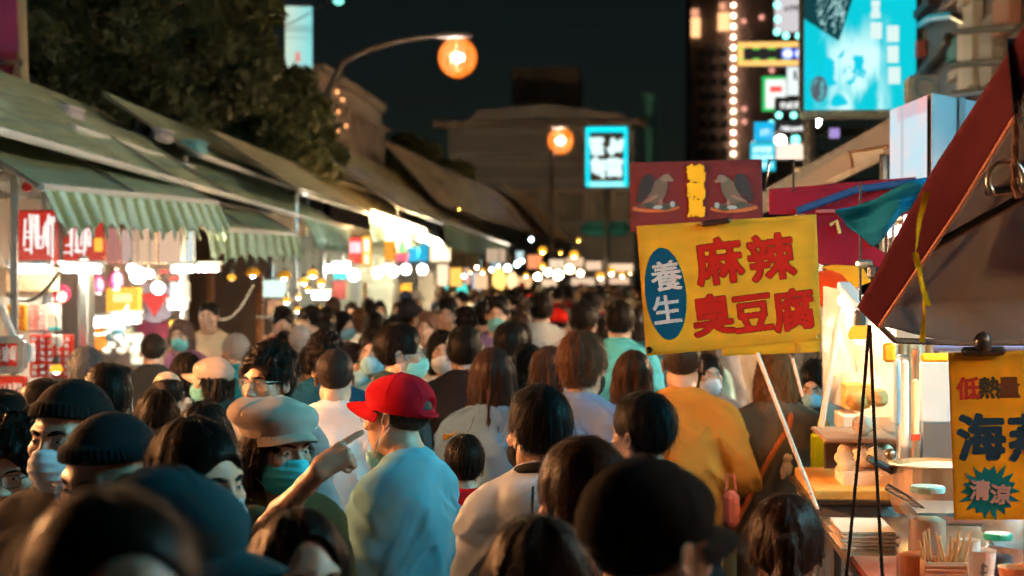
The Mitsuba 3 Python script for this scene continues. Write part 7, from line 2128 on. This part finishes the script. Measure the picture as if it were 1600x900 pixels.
for i, (y, lab) in enumerate(((9.0, 'first'), (12.0, 'second'), (16.0, 'third'), (21.0, 'fourth'))):
    k = thing('food_stall', f'{lab} stall of the right hand row, hidden behind the hanging signs', 'market stall')
    xs_ = 1.75 + y * .03
    part(k, 'counter', bx((xs_ + .6, y + .8, .5), (.7, 2.6, 1.0), .02), PAINTED, (.4, .35, .3))
    part(k, 'back_wall', bx((xs_ + 1.6, y + .8, 1.3), (.06, 2.7, 2.6)), PAINTED, (.6, .5, .4))
    part(k, 'roof', slab(lambda u, t: np.stack([xs_ + t * 1.7, y - .5 + u * 2.7, 2.55 + t * .2], -1), 4, 4, .02), CLOTH, (.4, .1, .1))
    for yy_ in (y - .4, y + 2.1):
        part(k, 'post', tube([(xs_ + .1, yy_, 0), (xs_ + .1, yy_, 2.55)], .025, 6), METAL, (.4, .4, .4))
    tube_lamp((xs_ + .25, y, 2.42), (xs_ + .25, y + 1.6, 2.42), f'warm tube lamp of the {lab} stall in the right hand row', np.array([1.0, .74, .46]) * 190, .03, 4)
# ---------------------------------------------------------------- the crowd
TAKEN = []


def who(label, px, py, Y, yaw, dx=0.0, grow=0.0, **k):
    x, y, H = stand(px, py, Y)
    hat = k.get('hat')
    H += {'cap': -.018, 'backcap': -.018, 'beanie': -.024, 'newsboy': -.024}.get(hat, 0) - {'curly': .02, 'bowl': .012, 'side': .01}.get(k.get('hair'), 0) + grow
    TAKEN.append((x, y))
    return person(label, x, y, H, yaw, **k)


def to_local(px, py, Y, x, y, H, yaw):
    a = math.radians(yaw)
    w = P(px, py, Y) - [x, y, 0]
    return (np.array([[math.cos(a), math.sin(a), 0], [-math.sin(a), math.cos(a), 0], [0, 0, 1]]) @ w) / (H / 1.72)


WARMDARK = (0.014, 0.010, 0.008)
TEALMASK, WHITEMASK, BLUEMASK = (0.16, 0.50, 0.54), (0.66, 0.68, 0.70), (0.25, 0.50, 0.62)

# --- nearest, blurred
who('person with short black hair and a bare forehead at the bottom left corner, largest head', 172, 752, 1.52, -150, pitch=1, res=.006, hair='thin_high', hseed=1, top='jacket', top_color=(.03, .03, .035), collar=None)
who('person in a dark teal baseball cap facing right, behind the largest head', 228, 697, 2.3, -106, pitch=-12, res=.006, hair='thin', hat='cap', hat_color=(.010, .055, .072), mask='s', mask_color=BLUEMASK, top='jacket', top_color=(.02, .03, .035), collar=None)
who('person with long black hair and a bare forehead at the bottom, below the pointing hand', 466, 798, 2.8, -150, pitch=2, res=.006, sex='f', hair='long_high', hseed=2, top='tee', top_color=(.04, .04, .045))
who('person in a plain black cap seen from behind, the biggest back of a head', 988, 690, 2.4, -42, pitch=-8, res=.005, hair='thin', hat='cap', hat_color=(.005, .005, .006), mask='s', mask_color=WHITEMASK, tone=1, top='jacket', top_color=(.02, .02, .022), collar=None)
who('person with dark brown hair half hidden behind the black cap', 914, 681, 3.15, 28, res=.006, hair='side', hair_color=(.022, .010, .007), hseed=3, top='tee', top_color=(.05, .04, .04))
who('person with long dark hair at the bottom, left of the black cap', 842, 808, 2.65, 25, res=.006, sex='f', hair='long', hseed=4, hair_color=(.016, .014, .013), top='tee', top_color=(.06, .06, .06))
who('person with a dark brown ponytail tied high at the bottom right', 1228, 773, 3.5, -6, res=.006, sex='f', hair='tail', hair_color=(.022, .011, .008), hseed=5, top='jacket', top_color=(.05, .035, .03), collar=None,
    extra=lambda key, put, put0, add: add('hair_tie', tube(np.array([(.026 * math.cos(a), -.118 + .006 * math.sin(a), .045 + .026 * math.sin(a)) for a in np.arange(16) * PI / 8]) + HC, .005, 6, closed=True), CLOTH, (.35, .25, .22)))
# --- left group
who('person in a black beanie with a white mask, brows drawn, at the left', 113, 584, 3.9, 163, res=.0045, hair='thin', hat='beanie', hat_color=(.009, .010, .011), mask='s', mask_color=(.55, .60, .64), tone=0, brow=1.5, top='jacket', top_color=(.015, .015, .018), collar=None)
who('person in a dark beanie and thin black glasses looking down, second beanie from the left', 186, 629, 3.45, 152, pitch=-10, res=.0045, hair='thin', hat='beanie', hat_color=(.009, .014, .015), glasses='black', tone=0, mask='s', mask_color=WHITEMASK, top='jacket', top_color=(.02, .022, .025), collar=None)
who('person with curly hair and dark framed glasses at the far left edge', 40, 640, 4.3, 172, pitch=-12, res=.005, hair='curly', glasses='black', hseed=6, tone=0, top='jacket', top_color=(.35, .06, .03), collar=None)
who('person with short black hair seen from behind at the left edge', 4, 614, 4.6, 5, res=.007, hair='short', hseed=7, top='jacket', top_color=(.02, .02, .024), collar=None)
who('person with short black hair and a white mask peering right from behind the teal cap', 302, 659, 3.3, -122, res=.0045, hair='short', hseed=8, mask='s', mask_color=(.55, .62, .66), brow=1.4, tone=1, top='jacket', top_color=(.02, .02, .022), collar=None)
who('person with a black fringe, glasses and a teal mask looking down', 246, 600, 6.3, -165, pitch=-22, sex='f', hair='bangs', glasses='metal', mask='s', mask_color=TEALMASK, tone=1, top='jacket', top_color=(.03, .03, .035), collar=None)
who('person with full black hair seen from behind, behind the black beanie', 168, 566, 5.5, 12, hair='side', hseed=9, top='tee', top_color=(.05, .05, .05))
who('person with greyish black hair below the red menu board', 133, 544, 7.6, 5, hair='short', hair_color=(.04, .045, .05), hseed=10, top='tee', top_color=(.1, .1, .1))
who('person with a bare orange lit forehead left of the black beanie', 70, 588, 5.9, 125, hair='thin', hseed=11, top='tee', top_color=(.3, .3, .3))
who('person with black hair low behind the teal fringe girl', 318, 628, 5.2, 10, sex='f', hair='bob', hseed=12, top='tee', top_color=(.04, .05, .05))
who('person with cropped black hair at the lit stall, seen from behind', 239, 519, 10.2, 6, hair='thin', hair_color=(.02, .018, .016), tone=3, top='jacket', top_color=(.03, .035, .035), collar=None)
who('person with a bald crown seen from behind', 261, 576, 7.4, 20, hair='bald', tone=3, top='tee', top_color=(.3, .35, .36))
who('person with a black bob beside the beige cap', 291, 551, 8.4, 30, sex='f', hair='bob', hseed=13, top='tee', top_color=(.4, .45, .45))
who('person in a beige cap and teal mask facing left', 335, 551, 8.0, 78, sex='f', hair='bob', hat='cap', hat_color=(.42, .30, .24), mask='s', mask_color=TEALMASK, tone=3, top='jacket', top_color=(.015, .045, .05), collar=None)
who('person with grey hair and a teal collar near the dark stall', 369, 523, 11.0, 60, hair='short', hair_color=GREY_HAIR, hseed=14, top='jacket', top_color=(.01, .16, .2), collar=None)
who('stall vendor in a tan shirt standing before the dark wall', 327, 470, 13.6, 178, hair='thin', tone=0, top='tee', top_color=(.62, .46, .30), arms=[(1, PHONE_ARM), (-1, PHONE_ARM)])
who('person in a pale mask with a pinkish face beside the orange board', 284, 499, 12.5, 176, sex='f', hair='bob', hair_color=(.1, .06, .05), mask='s', mask_color=TEALMASK, tone=3, top='tee', top_color=(.3, .12, .22))
who('person lit yellow from the amber lamps, facing the camera', 440, 478, 15.5, 165, sex='f', hair='bob', tone=3, top='tee', top_color=(.08, .06, .05))
who('person lit orange facing left under the amber lamps', 487, 478, 15.0, 80, hair='short', mask='s', mask_color=WHITEMASK, tone=3, top='tee', top_color=(.5, .38, .3))
who('person with a white cap low in front of the amber lamps', 470, 510, 12.0, 30, hair='short', hair_color=(.3, .3, .3), top='tee', top_color=(.35, .5, .5))
# --- beret woman, pointing
bxp, byp, bH = stand(426, 611, 4.4)
bH -= .024
BY = -138
arm = dict(sh=(0.15, 0.0, 1.36), el=tuple(to_local(412, 830, 4.14, bxp, byp, bH, BY)), wr=tuple(to_local(497, 738, 4.02, bxp, byp, bH, BY)), res=.0032, hand=dict(index_out=True), thumb=1)
arm['dirn'] = tuple(to_local(566, 690, 4.06, bxp, byp, bH, BY) - np.array(arm['wr']))
arm['up'] = tuple(to_local(497, 738, 4.02, bxp, byp, bH, BY) * 0 + (to_local(515, 790, 4.12, bxp, byp, bH, BY) - to_local(497, 738, 4.02, bxp, byp, bH, BY)))
who('person in a beige newsboy cap and teal mask pointing a finger to the right', 426, 611, 4.4, BY, turn=6, pitch=-4, res=.0042, sex='f', hair='bob', hair_color=(.02, .013, .010), hat='newsboy', hat_color=(.34, .28, .23), mask='s', mask_color=(.05, .48, .55), tone=2,
    top='tee', top_color=(.045, .042, .018), sleeve='short', collar='v', arms=[(1, dict(arm, slim=.88)), (-1, REST_ARM)])
# --- red cap man
def chin_mask(key, put, put0, add):
    v, f = ball((0, 0, 0), (.034, .03, .028), 3)
    v = v * (1 + .35 * (meshkit.fbm(v * 60, 2, 3)[:, None] - .5)) + HC + [-.012, .072, -.132]
    mk = add('mask', (v, f), CLOTH, (.25, .55, .62))
    for i, pts in enumerate((((-.086, -.004, .014), (-.078, .02, -.05), (-.035, .068, -.118)), ((-.086, -.022, -.03), (-.07, .025, -.08), (-.036, .06, -.13)))):
        add('mask__loop', tube(np.array(pts) + HC, .0022, 6), MATTE, (.75, .72, .7))
who('person in a red baseball cap and glasses, mask pulled under the chin, facing left', 628, 573, 4.95, 68, res=.0042, hair='thin', hair_color=(.035, .03, .026), hat='backcap', hat_color=(.50, .008, .016), glasses='metal', tone=(.46, .255, .17), top='tee', top_color=(.13, .29, .34), wide=.012, top_kw=dict(belly=.05, folds=.016), extra=chin_mask, arms=[(1, REST_ARM), (-1, dict(REST_ARM, el=(0.24, -.03, 1.12), wr=(.2, .12, .93)))])
# --- middle
who('person with tousled black hair and metal glasses behind the newsboy cap', 424, 534, 6.1, 150, res=.005, hair='curly', glasses='metal', hseed=15, tone=1, brow=1.3, top='jacket', top_color=(.22, .24, .25), collar=None,
    extra=lambda key, put, put0, add: (add('backpack_strap', tube([(-.1, -.03, 1.47), (-.115, .09, 1.40), (-.12, .155, 1.25), (-.125, .15, 1.0)], .03, 8), CLOTH, (.01, .014, .016), fn=put0), add('white_yoke', tube([(-.07, -.05, 1.49), (-.16, -.01, 1.44), (-.21, .0, 1.36)], .04, 8), CLOTH, (.6, .62, .62), fn=put0)))
who('person with a cloud of black curls and a blue jacket, seen from behind', 508, 516, 8.0, 8, hair='curly', hseed=16, top='jacket', top_color=(.006, .055, .12), collar=None, wide=.02)
who('person with a buzz cut in a white shirt, seen from behind', 523, 543, 6.9, 3, res=.005, hair='thin', hair_color=(.022, .017, .014), tone=0, top='tee', top_color=(.62, .58, .56), sleeve='short', wide=.02, collar='crew')
who('person in glasses and a mint mask facing right, in a dark teal jacket', 621, 507, 7.5, -78, res=.0055, hair='short', hseed=17, glasses='black', mask='s', mask_color=(.30, .62, .52), tone=1, top='jacket', top_color=(.018, .04, .045), collar=None, wide=.03)
who('person in glasses and a wide teal mask facing the camera', 586, 514, 9.0, 172, sex='f', hair='bob', glasses='metal', mask='s', mask_color=BLUEMASK, tone=3, top='tee', top_color=(.1, .2, .22))
who('person with long hair and a white mask facing the camera in a white top', 691, 516, 9.6, -172, sex='f', hair='long', mask='s', mask_color=WHITEMASK, tone=1, top='tee', top_color=(.72, .70, .66))
who('person with round black hair in a black jacket, seen from behind', 724, 509, 8.3, -4, hair='side', hseed=18, top='jacket', top_color=(.012, .012, .014), collar=None)
who('person with long dark hair over a light blue shirt, seen from behind', 770, 544, 7.0, -6, res=.0055, sex='f', hair='long', hair_color=(.024, .013, .010), hseed=19, top='tee', top_color=(.15, .28, .42), wide=.0,
    extra=lambda key, put, put0, add: add('shoulder_patch', slab(lambda u, t: np.stack([-.20 + .075 * u, -.052 - .05 * t, 1.405 + .035 * u - .06 * t], -1), 6, 6, .012), CLOTH, (.6, .3, .05), fn=put0, label='yellow patch on the left shoulder'))
who('person with short black hair turned right, white collar', 797, 505, 9.0, -30, hair='short', hseed=20, tone=1, top='tee', top_color=(.65, .65, .66))
who('person with straight black hair seen from behind beside the brown haired woman', 826, 538, 8.6, 0, sex='f', hair='long', hseed=21, top='tee', top_color=(.03, .03, .03))
who('person with brown hair and a white mask turned right', 858, 542, 8.2, -40, sex='f', hair='long', hair_color=(.035, .018, .012), mask='s', mask_color=WHITEMASK, hseed=22, tone=3, top='tee', top_color=(.1, .09, .09))
who('person with a brown bowl cut in a grey blue shirt, seen from behind', 909, 516, 6.6, -24, res=.005, hair='bowl', hair_color=(.055, .024, .013), hseed=23, tone=0, mask='black', mask_color=(.02, .02, .02), top='tee', top_color=(.14, .19, .30), wide=.0)
who('person in a white hooded top far back, seen from behind', 845, 459, 13.0, 4, hair='short', hseed=24, tone=1, top='jacket', top_color=(.62, .66, .66), collar=None, wide=.03)
who('person in a bright red hat beside the white hooded top', 872, 478, 14.5, -20, hair='short', hat='cap', hat_color=(.65, .02, .01), top='tee', top_color=(.2, .2, .2))
who('person with tall black hair behind the brown bowl cut', 911, 470, 10.8, -20, hair='side', hseed=25, tone=3, top='tee', top_color=(.55, .55, .55))
who('person with dark hair in a cyan and white jacket left of the yellow sign', 968, 472, 10.4, -8, hair='short', hseed=26, top='jacket', top_color=(.10, .55, .60), collar=None)
who('person with a reddish bag strap between the bowl cut and the yellow sign', 938, 500, 11.5, 10, hair='short', hseed=27, top='tee', top_color=(.45, .02, .08))
who('person with long brown hair under the left edge of the yellow sign', 990, 548, 7.6, -8, sex='f', hair='long', hair_color=(.03, .014, .009), hseed=28, top='tee', top_color=(.10, .04, .04))
who('person with a small masked face right of the orange shirt', 1105, 552, 9.2, -160, sex='f', hair='bob', mask='s', mask_color=WHITEMASK, tone=3, top='tee', top_color=(.12, .1, .1))
oarm = dict(sh=(.19, -.01, 1.375), el=(.255, -.06, 1.13), wr=(.13, .20, 1.08), dirn=(-.5, .7, .2), up=(0, 0, -1))
who('person in a loose orange shirt under the yellow sign, seen from behind', 1066, 521, 7.2, -2, res=.005, hair='thin', hair_color=(.03, .02, .014), hseed=29, tone=0, top='tee', top_color=(.50, .22, .04), wide=.008, top_kw=dict(folds=.013), arms=[(1, oarm), (-1, REST_ARM)], legs_color=(.46, .2, .05))
who('child with short dark hair and a red vest, seen from behind', 726, 678, 6.3, 14, res=.006, hs=1.14, grow=-.035, hair='short', hseed=30, tone=0, top='jacket', top_color=(.60, .012, .016), collar=None,
    extra=lambda key, put, put0, add: (add('strap', tube([(-.14, -.13, 1.40), (0, -.165, 1.36), (.14, -.13, 1.40)], .022, 8), CLOTH, (.015, .012, .012), fn=put0)))


def pack(c, w=.26, z=1.13, h=.42):
    def f(key, put, put0, add):
        kb = thing('backpack', 'olive grey backpack on the pale hooded top', 'backpack')
        def a2(name, m, b, cc):
            part(kb, name, (put0(arr(m)[0]), arr(m)[1]), b, cc, True)
        v, ff = nets(lambda p: smax(smax(np.abs(p[0]) - f32(w / 2), np.abs(p[2] - f32(z)) - f32(h / 2), .05), np.abs(p[1] + f32(.215)) - f32(.075), .05) - (meshkit.fbm(np.stack([p[0] * 9, p[1] * 9, p[2] * 9], -1), 3).astype(f32) - f32(.5)) * f32(.02), np.arange(-.2, .21, .012), np.arange(-.34, -.08, .012), np.arange(z - h, z + h, .012))
        a2('bag', (v, ff), CLOTH, c)
        a2('pocket', bx((0, -.296, z - .08), (w * .7, .03, h * .4), .012), CLOTH, np.array(c) * .9)
        for s in (-1, 1):
            a2('strap', tube([(s * .09, -.15, z + .2), (s * .1, -.09, 1.42), (s * .11, .03, 1.435), (s * .12, .13, 1.33), (s * .13, .15, 1.1)], .018, 8), CLOTH, np.array(c) * .8)
        for s in (-1, 1):
            add('drawstring', tube([(s * .05, -.165, 1.47), (s * .055, -.188, 1.41), (s * .05, -.188, 1.355)], .004, 6), CLOTH, (.02, .025, .03), fn=put0)
        add('jacket__collar', tube(np.array([(.082 * math.sin(a), -.012 + .088 * math.cos(a), 1.487 - .03 * math.cos(a)) for a in np.arange(24) * PI / 12]), .017, 8, closed=True), CLOTH, (.012, .012, .014), fn=put0)
    return f


who('person with thick black hair, a black mask and a pale hooded top, seen from behind', 850, 601, 4.65, 10, turn=26, res=.0042, hair='side', hseed=31, mask='black', mask_color=(.012, .012, .014), tone=1, top='jacket', top_color=(.40, .48, .58), collar=None, top_kw=dict(hood=True, folds=.02), extra=pack((.12, .115, .10)))
who('person with combed black hair in a black jacket, in front of the orange shirt', 1009, 611, 5.0, 52, res=.0045, hair='side', hseed=32, tone=3, top='jacket', top_color=(.010, .010, .012), collar=None, wide=.02)


def strap_extra(key, put, put0, add):
    kb = thing('shoulder_bag', 'brown shoulder bag with an orange leather strap on the dark coat', 'bag')
    a2 = lambda name, m, b, cc: part(kb, name, (put0(arr(m)[0]), arr(m)[1]), b, cc, True)
    a2('strap', tube([(.07, -.05, 1.475), (.06, -.155, 1.40), (-.03, -.192, 1.25), (-.13, -.19, 1.05), (-.215, -.13, .88)], .013, 8), CLOTH, (.42, .10, .03))
    a2('bag', bx((-.22, -.06, .80), (.10, .22, .22), .03), CLOTH, (.16, .07, .03))
    kc = thing('charm', 'fluffy beige charm hanging on the back of the dark coat', 'charm')
    v, f = cat_([ball((.05, -.195, 1.22), (.024, .02, .035), 3), ball((.055, -.2, 1.265), (.02, .018, .02), 3), ball((.035, -.2, 1.20), (.014, .014, .03), 2)])
    v = v + (meshkit.fbm(v * 120, 2)[:, None] - .5) * .012
    part(kc, None, (put0(v), f), CLOTH, (.55, .38, .24), True)
who('person in a dark coat with brown bobbed hair, seen from behind', 1213, 545, 7.3, -6, res=.0055, sex='f', hair='bob', hair_color=(.11, .045, .018), hseed=33, tone=3, top='coat', top_color=(.11, .08, .055), collar=None, extra=strap_extra, arms=[(1, dict(REST_ARM, el=(.26, .0, 1.12), wr=(.18, .2, .98))), (-1, REST_ARM)])
kb = thing('tote_bag', 'bright yellow green paper bag held beside the dark coat', 'bag')
q0, q1 = P(1268, 765, 7.0), P(1304, 678, 7.0)
part(kb, 'bag', bx((q0 + q1) / 2, (q1[0] - q0[0], .12, q1[2] - q0[2]), .01), CLOTH, (.55, .50, .01))
part(kb, 'handle', tube([P(1276, 678, 7.0), P(1280, 655, 6.98), P(1290, 655, 6.98), P(1294, 678, 7.0)], .005, 6), CLOTH, (.5, .45, .02))
who('person with a pale mask looking down at the right, behind the dark coat', 1278, 556, 8.4, 160, pitch=-20, sex='f', hair='bob', mask='s', mask_color=BLUEMASK, tone=3, top='jacket', top_color=(.02, .025, .03), collar=None)
kb = thing('tote_bag', 'pink bag hanging below the orange shirt', 'bag')
q0, q1 = P(1130, 822, 6.6), P(1155, 768, 6.6)
part(kb, 'bag', bx((q0 + q1) / 2, (q1[0] - q0[0], .1, q1[2] - q0[2]), .02), CLOTH, (.6, .18, .14))
part(kb, 'handle', tube([P(1133, 768, 6.6), P(1136, 742, 6.6), P(1146, 742, 6.6), P(1150, 768, 6.6)], .005, 6), CLOTH, (.5, .15, .12))
# faces between
for px, py, Y, yaw, kw, lab in ((700, 466, 13.0, 176, dict(hair='short', tone=3), 'person with a bare face looking at the camera, far back'), (640, 470, 13.5, -60, dict(hair='thin', hat='cap', hat_color=(.015, .015, .02), tone=2), 'person in a black cap with a badge facing right, far back'),
                                (668, 486, 12.2, 172, dict(sex='f', hair='long', hair_color=(.09, .05, .035), tone=3), 'person with light brown hair beside the bare face'), (727, 480, 12.5, 40, dict(hair='short', tone=2, hseed=3), 'person with black hair turned left beside the bare face'),
                                (778, 462, 12.5, 178, dict(hair='side', mask='s', mask_color=TEALMASK, tone=3), 'person in a small teal mask facing the camera, far back'), (757, 470, 13.2, -30, dict(hair='side', tone=1), 'person with wavy black hair behind the teal mask'),
                                (738, 528, 10.2, -170, dict(sex='f', hair='bob', tone=3), 'person with a pale forehead between two black heads'), (612, 497, 14.0, 165, dict(sex='f', hair='bob', mask='s', mask_color=(.02, .02, .02), tone=3), 'person in a black mask before the white panel'),
                                (585, 488, 14.5, 20, dict(hair='curly', tone=1), 'person with fuzzy black hair before the white panel'), (545, 535, 9.0, -120, dict(sex='f', hair='long', tone=3, mask='s', mask_color=BLUEMASK), 'person with long black hair beside the buzz cut'),
                                (487, 540, 9.4, 40, dict(hair='short', tone=0), 'person with dark hair behind the black curls'), (395, 560, 9.0, 20, dict(hair='short', hair_color=(.05, .03, .03), tone=0), 'person with dark brown hair left of the tousled hair')):
    who(lab, px, py, Y, yaw, res=.009, top='tee', top_color=tuple(RS.uniform(.04, .35, 3)), **kw)

# --- the far crowd
CR = random.Random(12)
HN = {'short': 'short black hair', 'side': 'full black hair', 'thin': 'cropped hair', 'curly': 'curly hair', 'bob': 'bobbed hair', 'long': 'long hair', 'bowl': 'a bowl cut'}
TOPC = [('black', (.015, .015, .017)), ('dark blue', (.015, .025, .06)), ('grey', (.2, .2, .21)), ('white', (.62, .62, .6)), ('dark teal', (.015, .06, .07)), ('white', (.62, .62, .6)), ('pale blue', (.3, .42, .5)), ('mint', (.3, .5, .45)), ('dark red', (.25, .02, .02)), ('beige', (.45, .36, .26))]
n_far = 0
yy = 9.5
while yy < 52:
    step = .62 + yy * .012
    xl = -3.7 if yy < 30 else -3.5
    xr = 0.75 + yy * .012
    x = xl + CR.uniform(0, .5)
    while x < xr:
        X_, Y_ = x + CR.uniform(-.14, .14), yy + CR.uniform(-.2, .2)
        x += .58 + yy * .010 + CR.uniform(0, .25)
        if any((X_ - a) ** 2 + (Y_ - b) ** 2 < .36 ** 2 for a, b in TAKEN) or (Y_ < 16 and X_ < -3.2):
            continue
        px = 1000 + X_ * FPX / Y_
        if px < 330 or (px > 1000 and Y_ < 11) or px > 1330:
            continue
        if CR.random() < .14:
            continue
        fem = CR.random() < .45
        hair = CR.choice(['bob', 'long', 'long'] if fem else ['short', 'side', 'short', 'thin', 'curly', 'bowl'])
        toward = CR.random() < .5
        yaw = (180 if toward else 0) + CR.gauss(0, 28)
        cn, cc = CR.choice(TOPC)
        mk = toward and CR.random() < .75
        mc, mn = CR.choice(((TEALMASK, 'teal'), (WHITEMASK, 'white'), (BLUEMASK, 'blue'), ((.02, .02, .02), 'black')))
        hc = CR.choice((BLACK_HAIR, BLACK_HAIR, (.03, .018, .013), BROWN_HAIR))
        hat, hn = None, HN[hair]
        if CR.random() < .1:
            hat, hn = 'cap', 'a cap'
        hcol = CR.choice(((.5, .02, .02), (.02, .03, .06), (.4, .38, .35), (.01, .12, .25), (.015, .015, .015)))
        lab = f"person far back with {hn}, {cn} top{', ' + mn + ' mask' if mk else ''}, {'facing the camera' if toward else 'seen from behind'}"
        far = Y_ > 17
        if far:
            hair = {'side': 'short', 'bowl': 'short', 'thin': 'short'}.get(hair, hair)
        person(lab, X_, Y_, CR.uniform(1.56, 1.70) if fem else CR.uniform(1.64, 1.80), yaw, res=.016 if far else .012, sex='f' if fem else 'm', tone=CR.choice((0, 1, 2, 3)), hair=hair, hair_color=hc, hseed=1, hat=hat, hat_color=hcol,
               mask='s' if mk else None, mask_color=mc, top='tee' if CR.random() < .5 else 'jacket', top_color=cc, collar=None, low=True, face=False, group='people far back in the crowd')
        n_far += 1
    yy += step
print('far', n_far, 'people', len(PEOPLE), 'entries', len(scene))
